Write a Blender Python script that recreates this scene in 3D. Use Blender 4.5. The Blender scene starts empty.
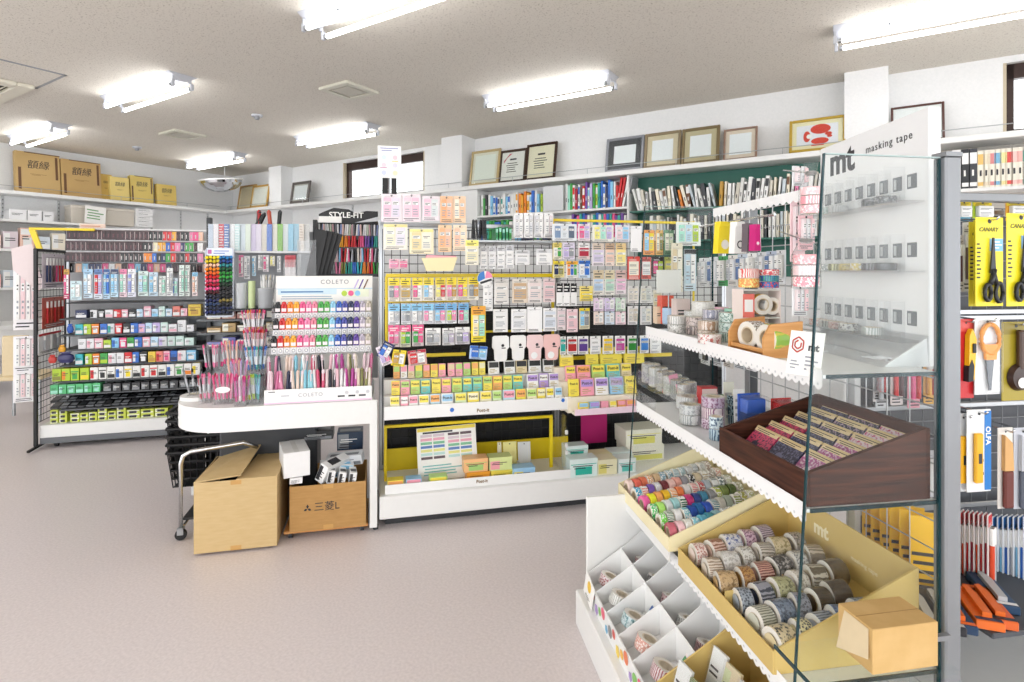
import bpy, bmesh, math, random, re
from mathutils import Vector, Matrix, Euler
R = random.Random(7)
SC = bpy.context.scene
COL = SC.collection
PI = math.pi
H_CAM, FOC, CX, HY = 1.35, 562.0, 512.0, 271.0

# ---------- colours and materials ----------
PAL = dict(white='F4F4F2', cream='F3E7C4', ivory='F2EEDD', black='151517', charcoal='303236', grey='8C9094', silver='B9BDC2',
    red='D5262B', crimson='B01236', maroon='4A1420', pink='F08CB4', rose='E9588F', magenta='C81E78', peach='F7C3A6', orange='F08A24',
    amber='F0AE2E', yellow='F4DC2C', lemon='F6EE7C', lime='B5D334', green='3FA648', mint='A6E3CF', teal='2FA79B', turquoise='37BEC9',
    sky='8CCBEE', blue='2F6FCB', navy='1F2C5C', purple='7A4BA6', lavender='C4B3E2', violet='5B3C9A', brown='6B4428', tan='C69C63', kraft='C9A46B',
    beige='DECBA3', olive='8A8A3A', gold='C79A3A', khaki='D7BE79', brick='B8452E')
def lin(c):
    return c / 12.92 if c <= 0.04045 else ((c + 0.055) / 1.055) ** 2.4
def rgb(c):
    if isinstance(c, tuple): return c
    h = PAL.get(c, c)
    return tuple(lin(int(h[i:i + 2], 16) / 255) for i in (0, 2, 4))
_mats = {}
def _nt(name):
    m = bpy.data.materials.new(name); m.use_nodes = True
    nt = m.node_tree
    return m, nt, nt.nodes['Principled BSDF']
def M(c, rough=0.45, metal=0.0, var=0.05, scale=40.0, spec=0.5, emit=0.0, coat=0.0):
    """plain surface with a slight procedural mottling of its tone"""
    key = (c, rough, metal, var, scale, spec, emit, coat)
    if key in _mats: return _mats[key]
    m, nt, b = _nt(f'{c if isinstance(c, str) else "mix"}_surface')
    r = rgb(c)
    if var > 0:
        tc = nt.nodes.new('ShaderNodeTexCoord'); nz = nt.nodes.new('ShaderNodeTexNoise'); nz.inputs['Scale'].default_value = scale
        nt.links.new(tc.outputs['Object'], nz.inputs['Vector'])
        mx = nt.nodes.new('ShaderNodeMix'); mx.data_type = 'RGBA'
        mx.inputs[6].default_value = (*[x * (1 - var) for x in r], 1); mx.inputs[7].default_value = (*[min(1, x * (1 + var)) for x in r], 1)
        nt.links.new(nz.outputs['Fac'], mx.inputs[0]); nt.links.new(mx.outputs[2], b.inputs['Base Color'])
    else:
        b.inputs['Base Color'].default_value = (*r, 1)
    b.inputs['Roughness'].default_value = rough; b.inputs['Metallic'].default_value = metal
    b.inputs['Specular IOR Level'].default_value = spec; b.inputs['Coat Weight'].default_value = coat
    if emit: b.inputs['Emission Color'].default_value = (*r, 1); b.inputs['Emission Strength'].default_value = emit
    _mats[key] = m
    return m
def noise_mat(name, ca, cb, scale, rough, detail=4, stretch=(1, 1, 1), bump=0.0, lo=0.35, hi=0.65, spec=0.5, coat=0.0, coat_rough=0.1):
    m, nt, b = _nt(name)
    tc = nt.nodes.new('ShaderNodeTexCoord'); mp = nt.nodes.new('ShaderNodeMapping'); mp.inputs['Scale'].default_value = stretch
    nz = nt.nodes.new('ShaderNodeTexNoise'); nz.inputs['Scale'].default_value = scale; nz.inputs['Detail'].default_value = detail
    cr = nt.nodes.new('ShaderNodeValToRGB'); cr.color_ramp.elements[0].position = lo; cr.color_ramp.elements[1].position = hi
    cr.color_ramp.elements[0].color = (*rgb(ca), 1); cr.color_ramp.elements[1].color = (*rgb(cb), 1)
    nt.links.new(tc.outputs['Object'], mp.inputs[0]); nt.links.new(mp.outputs[0], nz.inputs['Vector'])
    nt.links.new(nz.outputs['Fac'], cr.inputs[0]); nt.links.new(cr.outputs[0], b.inputs['Base Color'])
    b.inputs['Roughness'].default_value = rough; b.inputs['Specular IOR Level'].default_value = spec
    b.inputs['Coat Weight'].default_value = coat; b.inputs['Coat Roughness'].default_value = coat_rough
    if bump:
        bp = nt.nodes.new('ShaderNodeBump'); bp.inputs['Strength'].default_value = bump; bp.inputs['Distance'].default_value = 0.004
        nt.links.new(nz.outputs['Fac'], bp.inputs['Height']); nt.links.new(bp.outputs[0], b.inputs['Normal'])
    return m
def clear_mat(name, tint, refl=0.5, rough=0.02, haze=0.0):
    """thin glass or acrylic: passes light, mirrors at grazing angles"""
    m, nt, b = _nt(name)
    nt.nodes.remove(b); out = nt.nodes['Material Output']
    tr = nt.nodes.new('ShaderNodeBsdfTransparent'); tr.inputs[0].default_value = (*tint, 1)
    gl = nt.nodes.new('ShaderNodeBsdfGlossy'); gl.inputs['Roughness'].default_value = rough
    lw = nt.nodes.new('ShaderNodeLayerWeight'); lw.inputs[0].default_value = .5
    pw = nt.nodes.new('ShaderNodeMath'); pw.operation = 'POWER'; pw.inputs[1].default_value = 5
    nt.links.new(lw.outputs['Facing'], pw.inputs[0])
    ml = nt.nodes.new('ShaderNodeMath'); ml.operation = 'MULTIPLY_ADD'; ml.inputs[1].default_value = .9 * refl; ml.inputs[2].default_value = .03 * refl
    mx = nt.nodes.new('ShaderNodeMixShader')
    nt.links.new(pw.outputs[0], ml.inputs[0]); nt.links.new(ml.outputs[0], mx.inputs[0]); nt.links.new(gl.outputs[0], mx.inputs[2])
    if haze:
        df = nt.nodes.new('ShaderNodeBsdfDiffuse'); df.inputs[0].default_value = (.9, .9, .92, 1)
        m2 = nt.nodes.new('ShaderNodeMixShader'); m2.inputs[0].default_value = haze
        nt.links.new(tr.outputs[0], m2.inputs[1]); nt.links.new(df.outputs[0], m2.inputs[2]); nt.links.new(m2.outputs[0], mx.inputs[1])
    else:
        nt.links.new(tr.outputs[0], mx.inputs[1])
    nt.links.new(mx.outputs[0], out.inputs[0])
    return m
WHITE = M('EDEDEB', .4, var=.02); WHITE_GLOSS = M('F2F2F1', .25, var=.01); STEEL = M('B4B7BA', .3, .9, var=.03); CHROME = M('D8DADC', .12, 1.0, var=.02)
BLACK = M('black', .45); DARK = M('charcoal', .5); ALU = M('8C8F93', .38, .3, var=.03); GREY = M('9A9CA0', .5)
GLASS = clear_mat('clear_glass', (.975, .99, .985), .8); GLASS_EDGE = M('123A40', .15, var=.1); GLASS_EDGE_DARK = M('123238', .15, var=.1)
ACRYL = clear_mat('clear_acrylic', (.985, .988, .99), .8, .04, .03); FILM = clear_mat('clear_film', (.99, .99, .99), .8, .12, .03)
CARDBOARD = noise_mat('cardboard', 'C9AC7A', 'D1B686', 14, .75, stretch=(1, 1, 6), lo=.3, hi=.7)
CARDBOARD_DARK = noise_mat('brown_cardboard', 'B0854C', 'BC9158', 14, .75, stretch=(1, 1, 6), lo=.3, hi=.7)
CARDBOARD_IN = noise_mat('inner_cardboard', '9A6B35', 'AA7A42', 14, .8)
MUSTARD = noise_mat('mustard_board', 'CFB26A', 'D6BA74', 9, .6, lo=.3, hi=.7)
WOOD = noise_mat('orange_wood', 'C98D4E', 'DBA365', 8, .5, stretch=(1, 1, 14), lo=.3, hi=.7)
WALNUT = noise_mat('dark_walnut', '28130E', '5A3222', 5, .5, detail=6, stretch=(1.2, 1.2, 22), lo=.3, hi=.72, spec=.3)
TAPE = M('C79A5A', .3)
PAPER = M('F6F5F1', .6, var=.02)

# ---------- geometry ----------
class MB:
    def __init__(s): s.v = []; s.f = []; s.fm = []; s.mats = []; s.sm = []; s.T = None
    def mi(s, m):
        if m not in s.mats: s.mats.append(m)
        return s.mats.index(m)
    def add(s, vs, fs, mat, smooth=False):
        n = len(s.v); k = s.mi(mat)
        for p in vs:
            p = Vector(p); s.v.append(s.T @ p if s.T is not None else p)
        for f in fs: s.f.append([n + i for i in f]); s.fm.append(k); s.sm.append(smooth)
        return s
    def box(s, x0, y0, z0, x1, y1, z1, mat, bev=0.0):
        if x1 < x0: x0, x1 = x1, x0
        if y1 < y0: y0, y1 = y1, y0
        if z1 < z0: z0, z1 = z1, z0
        b = min(bev, (x1 - x0) * .45, (y1 - y0) * .45, (z1 - z0) * .45)
        if b <= 0:
            return s.add([(x0, y0, z0), (x1, y0, z0), (x1, y1, z0), (x0, y1, z0), (x0, y0, z1), (x1, y0, z1), (x1, y1, z1), (x0, y1, z1)],
                [(3, 2, 1, 0), (4, 5, 6, 7), (0, 1, 5, 4), (1, 2, 6, 5), (2, 3, 7, 6), (3, 0, 4, 7)], mat)
        vs, ix = [], {}
        c0, c1 = (x0, y0, z0), (x1, y1, z1)
        for i in range(8):
            s3 = [(i >> k) & 1 for k in range(3)]
            for ax in range(3):
                p = []
                for k in range(3):
                    e = c1[k] if s3[k] else c0[k]
                    p.append(e if k == ax else (e - b if s3[k] else e + b))
                ix[(i, ax)] = len(vs); vs.append(tuple(p))
        fs = []
        for ax in range(3):
            a, c = (ax + 1) % 3, (ax + 2) % 3
            for sg in (0, 1):
                q = [(0, 0), (1, 0), (1, 1), (0, 1)]
                if not sg: q.reverse()
                fs.append([ix[((sg << ax) | (p << a) | (r << c), ax)] for p, r in q])
        for ax in range(3):
            a, c = (ax + 1) % 3, (ax + 2) % 3
            for p in (0, 1):
                for r in (0, 1):
                    i0 = (p << a) | (r << c); i1 = i0 | (1 << ax)
                    q = [ix[(i0, a)], ix[(i1, a)], ix[(i1, c)], ix[(i0, c)]]
                    if (p == r): q.reverse()
                    fs.append(q)
        for i in range(8):
            q = [ix[(i, 0)], ix[(i, 1)], ix[(i, 2)]]
            if bin(i).count('1') % 2 == 0: q.reverse()
            fs.append(q)
        return s.add(vs, fs, mat)
    def cyl(s, p0, p1, r, mat, n=8, r1=None, caps=True, smooth=True):
        p0, p1 = Vector(p0), Vector(p1); d = (p1 - p0)
        if d.length < 1e-9: return s
        q = d.to_track_quat('Z', 'Y'); r1 = r if r1 is None else r1
        vs = []
        for p, rr in ((p0, r), (p1, r1)):
            for i in range(n):
                a = 2 * PI * i / n; vs.append(p + q @ Vector((rr * math.cos(a), rr * math.sin(a), 0)))
        s.add(vs, [(i, (i + 1) % n, n + (i + 1) % n, n + i) for i in range(n)], mat, smooth)
        if caps: s.add(vs, [tuple(range(n - 1, -1, -1)), tuple(range(n, 2 * n))], mat)
        return s
    def tube(s, pts, r, mat, n=6):
        pts = [Vector(p) for p in pts]; rings = []
        for i, p in enumerate(pts):
            d = (pts[min(i + 1, len(pts) - 1)] - pts[max(i - 1, 0)])
            q = d.to_track_quat('Z', 'Y')
            rings.append([p + q @ Vector((r * math.cos(2 * PI * k / n), r * math.sin(2 * PI * k / n), 0)) for k in range(n)])
        fs = []
        for i in range(len(rings) - 1):
            for k in range(n):
                fs.append((i * n + k, i * n + (k + 1) % n, (i + 1) * n + (k + 1) % n, (i + 1) * n + k))
        e = (len(rings) - 1) * n
        fs += [tuple(range(n - 1, -1, -1)), tuple(range(e, e + n))]
        return s.add([p for r_ in rings for p in r_], fs, mat, True)
    def lathe(s, prof, mat, n=16, axis='z', mats=None, smooth=True, sx=1.0, sy=1.0):
        """prof: (r, h) points; mats: one material per segment"""
        vs = []
        for r, h in prof:
            for k in range(n):
                a = 2 * PI * k / n; p = (r * math.cos(a) * sx, r * math.sin(a) * sy, h)
                if axis == 'y': p = (p[0], h, p[1])
                if axis == 'x': p = (h, p[0], p[1])
                vs.append(p)
        for i in range(len(prof) - 1):
            fs = []
            for k in range(n):
                q = (i * n + k, i * n + (k + 1) % n, (i + 1) * n + (k + 1) % n, (i + 1) * n + k)
                fs.append(tuple(reversed(q)) if axis == 'y' else q)
            base = len(s.v)
            s.add([vs[j] for j in range(i * n, (i + 2) * n)], [tuple(j - i * n for j in f) for f in fs], (mats[i] if mats else mat), smooth)
        return s
    def prism(s, poly, a0, a1, mat, axis='z'):
        """outline extruded; axis y: poly is (x, z), front at a0"""
        n = len(poly)
        mk = {'z': lambda p, a: (p[0], p[1], a), 'y': lambda p, a: (p[0], a, p[1]), 'x': lambda p, a: (a, p[0], p[1])}[axis]
        vs = [mk(p, a0) for p in poly] + [mk(p, a1) for p in poly]
        return s.add(vs, [tuple(range(n - 1, -1, -1)), tuple(range(n, 2 * n))] + [(i, (i + 1) % n, n + (i + 1) % n, n + i) for i in range(n)], mat)
    def rect(s, x0, z0, x1, z1, y, mat):
        """a printed patch on a front face, facing -y"""
        return s.add([(x0, y, z0), (x1, y, z0), (x1, y, z1), (x0, y, z1)], [(0, 1, 2, 3)], mat)
    def disc(s, cx, cz, r, y, mat, n=14, rx=1.0):
        return s.add([(cx + rx * r * math.cos(2 * PI * i / n), y, cz + r * math.sin(2 * PI * i / n)) for i in range(n)], [tuple(range(n))], mat)
    def mesh(s, name='mesh', fix=False):
        me = bpy.data.meshes.new(name)
        me.from_pydata([tuple(p) for p in s.v], [], s.f); 
        for m in s.mats: me.materials.append(m)
        me.polygons.foreach_set('material_index', s.fm); me.polygons.foreach_set('use_smooth', s.sm)
        if fix:
            bm = bmesh.new(); bm.from_mesh(me); bmesh.ops.recalc_face_normals(bm, faces=bm.faces[:]); bm.to_mesh(me); bm.free()
        me.update()
        return me
_mc = {}
def cached(key, fn):
    if key not in _mc: _mc[key] = fn()
    return _mc[key]

# ---------- objects ----------
def tag(o, label=None, cat=None, group=None, kind=None):
    if label: o['label'] = label
    if cat: o['category'] = cat
    if group: o['group'] = group
    if kind: o['kind'] = kind
    return o
def raw(name, data, loc=(0, 0, 0), rot=(0, 0, 0), parent=None):
    o = bpy.data.objects.new(name, data); COL.objects.link(o)
    o.location = loc; o.rotation_euler = rot
    if parent is not None: o.parent = parent
    return o
def thing(name, label, cat, loc=(0, 0, 0), rot=0.0, group=None, mesh=None):
    o = raw(name, mesh, loc, rot if isinstance(rot, tuple) else (0, 0, rot))
    return tag(o, label, cat, group)
def part(name, mesh, parent, loc=(0, 0, 0), rot=(0, 0, 0), label=None):
    if isinstance(mesh, MB): mesh = mesh.mesh(name)
    o = raw(name, mesh, loc, rot, parent)
    if label: o['label'] = label
    return o
def struct(name, mb, loc=(0, 0, 0), rot=0.0):
    return tag(raw(name, mb.mesh(name), loc, (0, 0, rot)), kind='structure')
def text_mesh(body, size, mat, bold=0.0, extrude=0.0004, shear=0.0, align='CENTER', space=1.0, sx=1.0):
    def mk():
        c = bpy.data.curves.new('lettering', 'FONT'); c.body = body; c.size = size; c.offset = bold; c.extrude = extrude; c.shear = shear
        c.align_x = align; c.align_y = 'CENTER'; c.space_character = space; c.resolution_u = 3
        o = bpy.data.objects.new('lettering', c); COL.objects.link(o)
        dg = bpy.context.evaluated_depsgraph_get(); me = bpy.data.meshes.new_from_object(o.evaluated_get(dg))
        bpy.data.objects.remove(o); bpy.data.curves.remove(c)
        me.materials.clear(); me.materials.append(mat)
        if sx != 1.0:
            for v in me.vertices: v.co.x *= sx
        return me
    return cached(('t', body, size, mat.name, bold, extrude, shear, align, space, sx), mk)
def text(body, size, mat, parent, loc, rot=(PI / 2, 0, 0), name='lettering', **k):
    """writing standing upright on a front face (facing -y)"""
    return part(name, text_mesh(body, size, mat, **k), parent, loc, rot)

# ---------- places ----------
def ray(px, py): return Vector(((px - CX) / FOC, 1.0, (HY - py) / FOC))
class Fr:
    """an upright local frame: u along a front (to its right), v into it, turned by ang"""
    def __init__(s, ang):
        s.a = ang; s.u = Vector((math.cos(ang), math.sin(ang), 0)); s.v = Vector((-math.sin(ang), math.cos(ang), 0))
    def w(s, u, v, z): return s.u * u + s.v * v + Vector((0, 0, z))
    def px(s, x, y, v):
        d = ray(x, y); t = v / d.dot(s.v); return d.dot(s.u) * t, H_CAM + d.z * t
    def pu(s, x, v): return s.px(x, HY, v)[0]
    def pz(s, x, y, z):
        d = ray(x, y); t = (z - H_CAM) / d.z; return d.dot(s.u) * t, d.dot(s.v) * t
    def T(s, u=0, v=0, z=0): return Matrix.Translation(s.w(u, v, z)) @ Matrix.Rotation(s.a, 4, 'Z')
ORD = 'first second third fourth fifth sixth seventh eighth ninth tenth eleventh twelfth thirteenth fourteenth fifteenth sixteenth seventeenth eighteenth nineteenth'.split()
TENS = {2: 'twent', 3: 'thirt', 4: 'fort', 5: 'fift', 6: 'sixt'}
def nth(i, n=None):
    """i from 0"""
    k = i + 1
    if n is not None and k == n and n > 1: return 'rightmost'
    if k == 1: return 'leftmost'
    s = ORD[k - 1] if k < 20 else (TENS[k // 10] + 'ieth' if k % 10 == 0 else TENS[k // 10] + 'y-' + ORD[k % 10 - 1])
    return s
def cname(c):
    if c in PAL: return c
    f = lambda h: [int(h[i:i + 2], 16) for i in (0, 2, 4)]
    a = f(c); return min((k for k in PAL if k not in ('kraft', 'brick', 'khaki')), key=lambda k: sum(w * (x - y) ** 2 for w, x, y in zip((3, 4, 2), a, f(PAL[k]))))
def lab(desc, i, n, row):
    t = nth(i, n)
    return f'{desc}, {t} in {row}' if t in ('leftmost', 'rightmost') else f'{desc}, {t} from left in {row}'
# ---------- camera, world ----------
cam = raw('camera', bpy.data.cameras.new('camera'), (0, 0, H_CAM), (PI / 2, 0, 0))
cam.data.sensor_width = 36; cam.data.lens = FOC / 1024 * 36; cam.data.shift_y = -(341 - HY) / 1024; cam.data.clip_start = 0.02
SC.camera = cam
wd = bpy.data.worlds.new('daylight'); SC.world = wd; wd.use_nodes = True
wd.node_tree.nodes['Background'].inputs[0].default_value = (.96, .98, 1, 1); wd.node_tree.nodes['Background'].inputs[1].default_value = 1.7
SC.view_settings.view_transform = 'Standard'; SC.view_settings.look = 'None'; SC.view_settings.gamma = 1; SC.view_settings.use_curve_mapping = False
SC.view_settings.exposure = 0.88
SC.cycles.use_denoising = True; SC.cycles.max_bounces = 8; SC.cycles.transparent_max_bounces = 24; SC.cycles.diffuse_bounces = 4
SC.cycles.glossy_bounces = 3; SC.cycles.caustics_reflective = False; SC.cycles.caustics_refractive = False; SC.cycles.sample_clamp_indirect = 4

BW = Fr(math.radians(-32.47)); LW = Fr(math.radians(57.53))
CEIL, DB, DL = 2.95, 5.51, 9.12
FLOORM = noise_mat('speckled_vinyl', 'D3CACA', 'E2D9D9', 90, .30, detail=8, lo=.3, hi=.7, spec=.45)
def _floor_mat():
    nt = FLOORM.node_tree; b = nt.nodes['Principled BSDF']
    tc = nt.nodes.new('ShaderNodeTexCoord'); n2 = nt.nodes.new('ShaderNodeTexNoise'); n2.inputs['Scale'].default_value = 1.3
    nt.links.new(tc.outputs['Object'], n2.inputs['Vector'])
    r = nt.nodes.new('ShaderNodeMapRange'); r.inputs[3].default_value = .24; r.inputs[4].default_value = .42
    nt.links.new(n2.outputs['Fac'], r.inputs[0]); nt.links.new(r.outputs[0], b.inputs['Roughness'])
_floor_mat()
CEILM = noise_mat('speckled_ceiling_board', 'A89F92', 'E2DCD1', 95, .9, detail=6, lo=.28, hi=.44, bump=.15)
WALLM = noise_mat('white_wallpaper', 'EBECEC', 'F1F1F1', 60, .7, lo=.3, hi=.7)
struct('floor', MB().box(-DL, -3.2, -.05, 6.2, DB, 0, FLOORM), rot=BW.a)
struct('ceiling', MB().box(-DL, -3.2, CEIL, 6.2, DB + .16, CEIL + .05, CEILM), rot=BW.a)
uC = BW.w(0, 0, 0)
corner_u = (BW.u.dot(LW.v * DL) + 0)  # the back wall meets the left wall where u = -DL
# back wall with two window openings, in BW local coordinates
wz0, wz1 = 2.36, 2.90
w1a, w1b = BW.pu(343, DB), BW.pu(424.5, DB)
w2a, w2b = BW.pu(1003, DB), BW.pu(1003, DB) + 1.3
mb = MB()
for a, b in ((-DL, w1a), (w1b, w2a), (w2b, 6.2)): mb.box(a, DB, 0, b, DB + .16, CEIL, WALLM)
for a, b in ((w1a, w1b), (w2a, w2b)):
    mb.box(a, DB, 0, b, DB + .16, wz0, WALLM); mb.box(a, DB, wz1, b, DB + .16, CEIL, WALLM)
struct('wall_back', mb, rot=BW.a)
struct('wall_left', MB().box(-6, DL, 0, DB + .16, DL + .15, CEIL, WALLM), rot=LW.a)
REVEAL = M('C9BCA2', .6); FRAME_BR = M('3A2A26', .4, .3)
for i, (a, b) in enumerate(((w1a, w1b), (w2a, w2b))):
    w = tag(raw(f'window_{i+1}', None, BW.w((a + b) / 2, DB + .05, wz0), (0, 0, BW.a)), kind='structure')
    h = (b - a) / 2; hh = wz1 - wz0; f = .05
    m = MB(); m.box(-h, -.05, 0, -h + .02, .05, hh, REVEAL).box(h - .02, -.05, 0, h, .05, hh, REVEAL)
    m.box(-h + .02, 0, 0, -h + .02 + f, .06, hh, FRAME_BR).box(h - .02 - f, 0, 0, h - .02, .06, hh, FRAME_BR)
    m.box(-h + .02, 0, 0, h - .02, .06, f, FRAME_BR).box(-h + .02, 0, hh - f * 2.2, h - .02, .06, hh, FRAME_BR)
    if i == 0: m.box(-.035, .01, f, .035, .055, hh, FRAME_BR)
    wf = part('window_frame', m, w)
    part('pane', MB().box(-h + .06, .03, .04, h - .06, .036, hh - .1, GLASS), wf)
# pillars
for k, (pa, pb, d) in enumerate(((268.7, 281, .2), (441.4, 461.8, .26), (844.3, 888.5, .24))):
    a, b = BW.pu(pa, DB - d), BW.pu(pb, DB - d)
    m = MB().box(a, DB - d, 0, b, DB, CEIL, WALLM)
    struct(f'trim_{k+1}', m, rot=BW.a)
# plinth-like lower band of wall beside window
# wall shelf running round both walls
SHZ, SHD = 2.335, .30
m = MB().box(-DL + .002, DB - SHD, SHZ - .045, 6.0, DB - .002, SHZ, WHITE, .004)
t = thing('wall_shelf', 'long white shelf board high on the back wall with picture frames on it', 'shelf', (0, 0, 0), BW.a)
part('shelf_board', m, t)
def rail(t, u0, u1, v, z, step=.9):
    m = MB().cyl((u0, v, z + .055), (u1, v, z + .055), .0035, STEEL, 6)
    u = u0 + .1
    while u < u1: m.cyl((u, v, z), (u, v, z + .055), .003, STEEL, 5); u += step
    part('guard_rail', m, t)
rail(t, -DL + .3, 6.0, DB - SHD + .02, SHZ)
t = thing('wall_shelf', 'long white shelf board high on the left wall under the calligraphy boxes', 'shelf', (0, 0, 0), LW.a)
part('shelf_board', MB().box(-5.5, DL - SHD, SHZ - .045, DB - SHD - .003, DL - .002, SHZ, WHITE, .004), t)
rail(t, -5.4, DB - .4, DL - SHD + .02, SHZ)
# slotted uprights of the wall shelving
def slots(fr, us, v, z0, z1, label):
    for i, u in enumerate(us):
        m = MB().box(-.013, -.012, z0, .013, 0, z1, M('C9CACB', .5))
        z = z0 + .03
        while z < z1 - .03: m.box(-.004, -.0125, z, .004, -.0118, z + .018, DARK); z += .05
        thing('slotted_upright', lab('slotted metal shelf upright on the wall', i, len(us), label), 'upright', fr.w(u, v, 0), fr.a, mesh=m.mesh())
slots(LW, [LW.pu(x, DL - .02) for x in (3, 59, 152, 181, 208)], DL - .002, 1.2, SHZ - .05, 'left wall below the shelf')
slots(BW, [BW.pu(x, DB - .02) for x in (352, 702, 735, 801)], DB - .002, 1.2, SHZ - .05, 'back wall below the shelf')

# ---------- ceiling fixtures ----------
TUBE = M('FFFFFF', .4, var=0, emit=6.5)
LAMPW = M('C4C6CD', .35, var=.01)
def lamp(px0, px1, label):
    zt = CEIL - .095
    a = Vector(BW.pz(*px0, zt)); b = Vector(BW.pz(*px1, zt)) if px1 else a + Vector((1.24, 0))
    c = (a + b) / 2; L = 1.23
    t = thing('fluorescent_light', label, 'ceiling light', BW.w(c.x, c.y, CEIL), BW.a)
    h = L / 2
    m = MB().prism([(-.115, 0), (-.02, -.062), (.02, -.062), (.115, 0)], -h, h, LAMPW, axis='x')
    rf = part('reflector', m.mesh(fix=True), t)
    for s in (-1, 1):
        part('tube', MB().cyl((-h + .05, s * .075, -.095), (h - .05, s * .075, -.095), .0155, TUBE, 12), t)
        for e in (-1, 1):
            m = MB().box(e * (h - .022), s * .075 - .012, -.112, e * (h + .0), s * .075 + .012, -.06, LAMPW, .004).box(e * (h - .018), s * .075 - .006, -.062, e * (h - .004), s * .05 - s * .006, -.03, LAMPW)
            m.cyl((e * (h - .05), s * .075, -.095), (e * (h - .03), s * .075, -.095), .0165, STEEL, 10)
            part('lamp_holder', m, t)
    part('screw', MB().cyl((-h * .5, -.06, -.042), (-h * .5, -.062, -.046), .006, DARK, 8), rf)
    part('screw', MB().cyl((h * .5, -.06, -.042), (h * .5, -.062, -.046), .006, DARK, 8), rf)
lamp((833, 46), None, 'twin-tube fluorescent ceiling light above the masking tape display board')
lamp((312, 34), None, 'large twin-tube fluorescent ceiling light at the top edge of the photo')
lamp((488, 107), (613, 87), 'twin-tube fluorescent ceiling light above the row of framed certificates')
lamp((299, 147), (377, 131), 'twin-tube fluorescent ceiling light just in front of the small window')
lamp((189, 168), (243, 160), 'twin-tube fluorescent ceiling light directly over the convex mirror')
lamp((113, 110), (184, 85), 'twin-tube fluorescent ceiling light beside the left ceiling air grille')
lamp((18, 146), (61, 131), 'twin-tube fluorescent ceiling light above the big calligraphy boxes')
def vent(px, py, s, label):
    u, v = BW.pz(px, py, CEIL)
    t = thing('ceiling_vent', label, 'vent', BW.w(u, v, CEIL), BW.a)
    m = MB(); h = s / 2
    IV = M('D9D6C6', .5)
    for q in range(4):
        m.T = Matrix.Rotation(q * PI / 2, 4, 'Z'); m.prism([(-h, -h), (h, -h), (h * .72, -h * .72), (-h * .72, -h * .72)], -.022, 0, IV)
    part('vent_frame', m.mesh(fix=True), t)
    part('vent_slot', MB().box(-h * .72, -h * .72, -.006, h * .72, h * .72, -.001, M('6A6656', .7)), t)
    part('vent_cover', MB().box(-h * .6, -h * .6, -.02, h * .6, h * .6, -.008, M('C9C5B8', .6), .003), t)
vent(349, 89.5, .36, 'square ivory ceiling vent between the fluorescent lights')
vent(182.5, 134, .36, 'far square ivory ceiling vent near the convex mirror')
def detector(px, py, label):
    u, v = BW.pz(px, py, CEIL)
    t = thing('smoke_detector', label, 'detector', BW.w(u, v, CEIL), 0)
    part('detector_base', MB().lathe([(0.0, -.018), (.05, -.018), (.055, 0)], LAMPW, 16), t)
    part('sensor_head', MB().lathe([(0, -.05), (.022, -.045), (.03, -.018)], GREY, 12), t)
detector(257, 115, 'small round ceiling detector beyond the middle vent')
detector(137, 147, 'small round ceiling detector nearer the left wall')
# air conditioner cassette and access hatch, upper left
u1, v1 = BW.pz(67, 75, CEIL); v1 += .0
t = thing('access_hatch', 'square ceiling access hatch outlined by a thin dark metal edge', 'hatch', BW.w(u1, v1, CEIL), BW.a)
m = MB()
for (x0, y0, x1, y1) in ((-.62, -.45, 0, -.43), (-.62, -.02, 0, 0), (-.62, -.45, -.6, 0), (-.02, -.45, 0, 0)): m.box(x0, y0, -.006, x1, y1, 0, GREY)
part('hatch_frame', m, t); part('hatch_board', MB().box(-.6, -.43, -.003, -.02, -.02, 0, CEILM), t)
u2, v2 = BW.pz(35, 85.5, CEIL)
t = thing('air_conditioner', 'ceiling air conditioner cassette with dark louvre at the left edge', 'air conditioner', BW.w(u2, v2, CEIL), BW.a)
IV = M('E2DDCC', .45)
m = MB()
for (x0, y0, x1, y1) in ((-.9, -.9, 0, -.78), (-.9, -.12, 0, 0), (-.9, -.78, -.78, -.12), (-.12, -.78, 0, -.12)): m.box(x0, y0, -.035, x1, y1, 0, IV, .008)
part('cassette_frame', m, t)
part('grille', MB().box(-.72, -.72, -.03, -.18, -.18, -.005, IV, .01), t)
m = MB().box(-.78, -.78, -.008, -.12, -.12, -.002, M('3C352B', .6)); part('air_slot', m, t)
for q in range(4):
    m = MB(); m.T = Matrix.Translation((-.45, -.45, 0)) @ Matrix.Rotation(q * PI / 2, 4, 'Z') @ Matrix.Translation((0, .3, -.02)) @ Matrix.Rotation(.6, 4, 'X')
    part('louvre', m.box(-.26, -.025, -.003, .26, .025, .003, IV), t)
# convex mirror
uM, vM = BW.px(221, 181, DB - .62)[0], DB - .62
zM = BW.px(221, 181, vM)[1] - .02
t = thing('convex_mirror', 'half-dome convex security mirror hanging from the ceiling in the far corner', 'mirror', BW.w(uM, vM, zM), BW.a)
MIRROR = M('D5D7DC', .06, 1.0, var=.04, scale=6)
prof = [(.0001, -.15)] + [(.30 * math.sin(a * PI / 2 / 7), -.15 + .17 * (1 - math.cos(a * PI / 2 / 7))) for a in range(1, 8)]
part('mirror_dome', MB().lathe(prof, MIRROR, 28), t, rot=(.12, 0, 0))
part('mirror_rim', MB().lathe([(.30, .02), (.315, .02), (.315, .04), (.30, .04)], WHITE, 28), t, rot=(.12, 0, 0))
part('hanger_rod', MB().cyl((.1, 0, .02), (.1, 0, CEIL - zM), .006, WHITE, 6), t)
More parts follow.
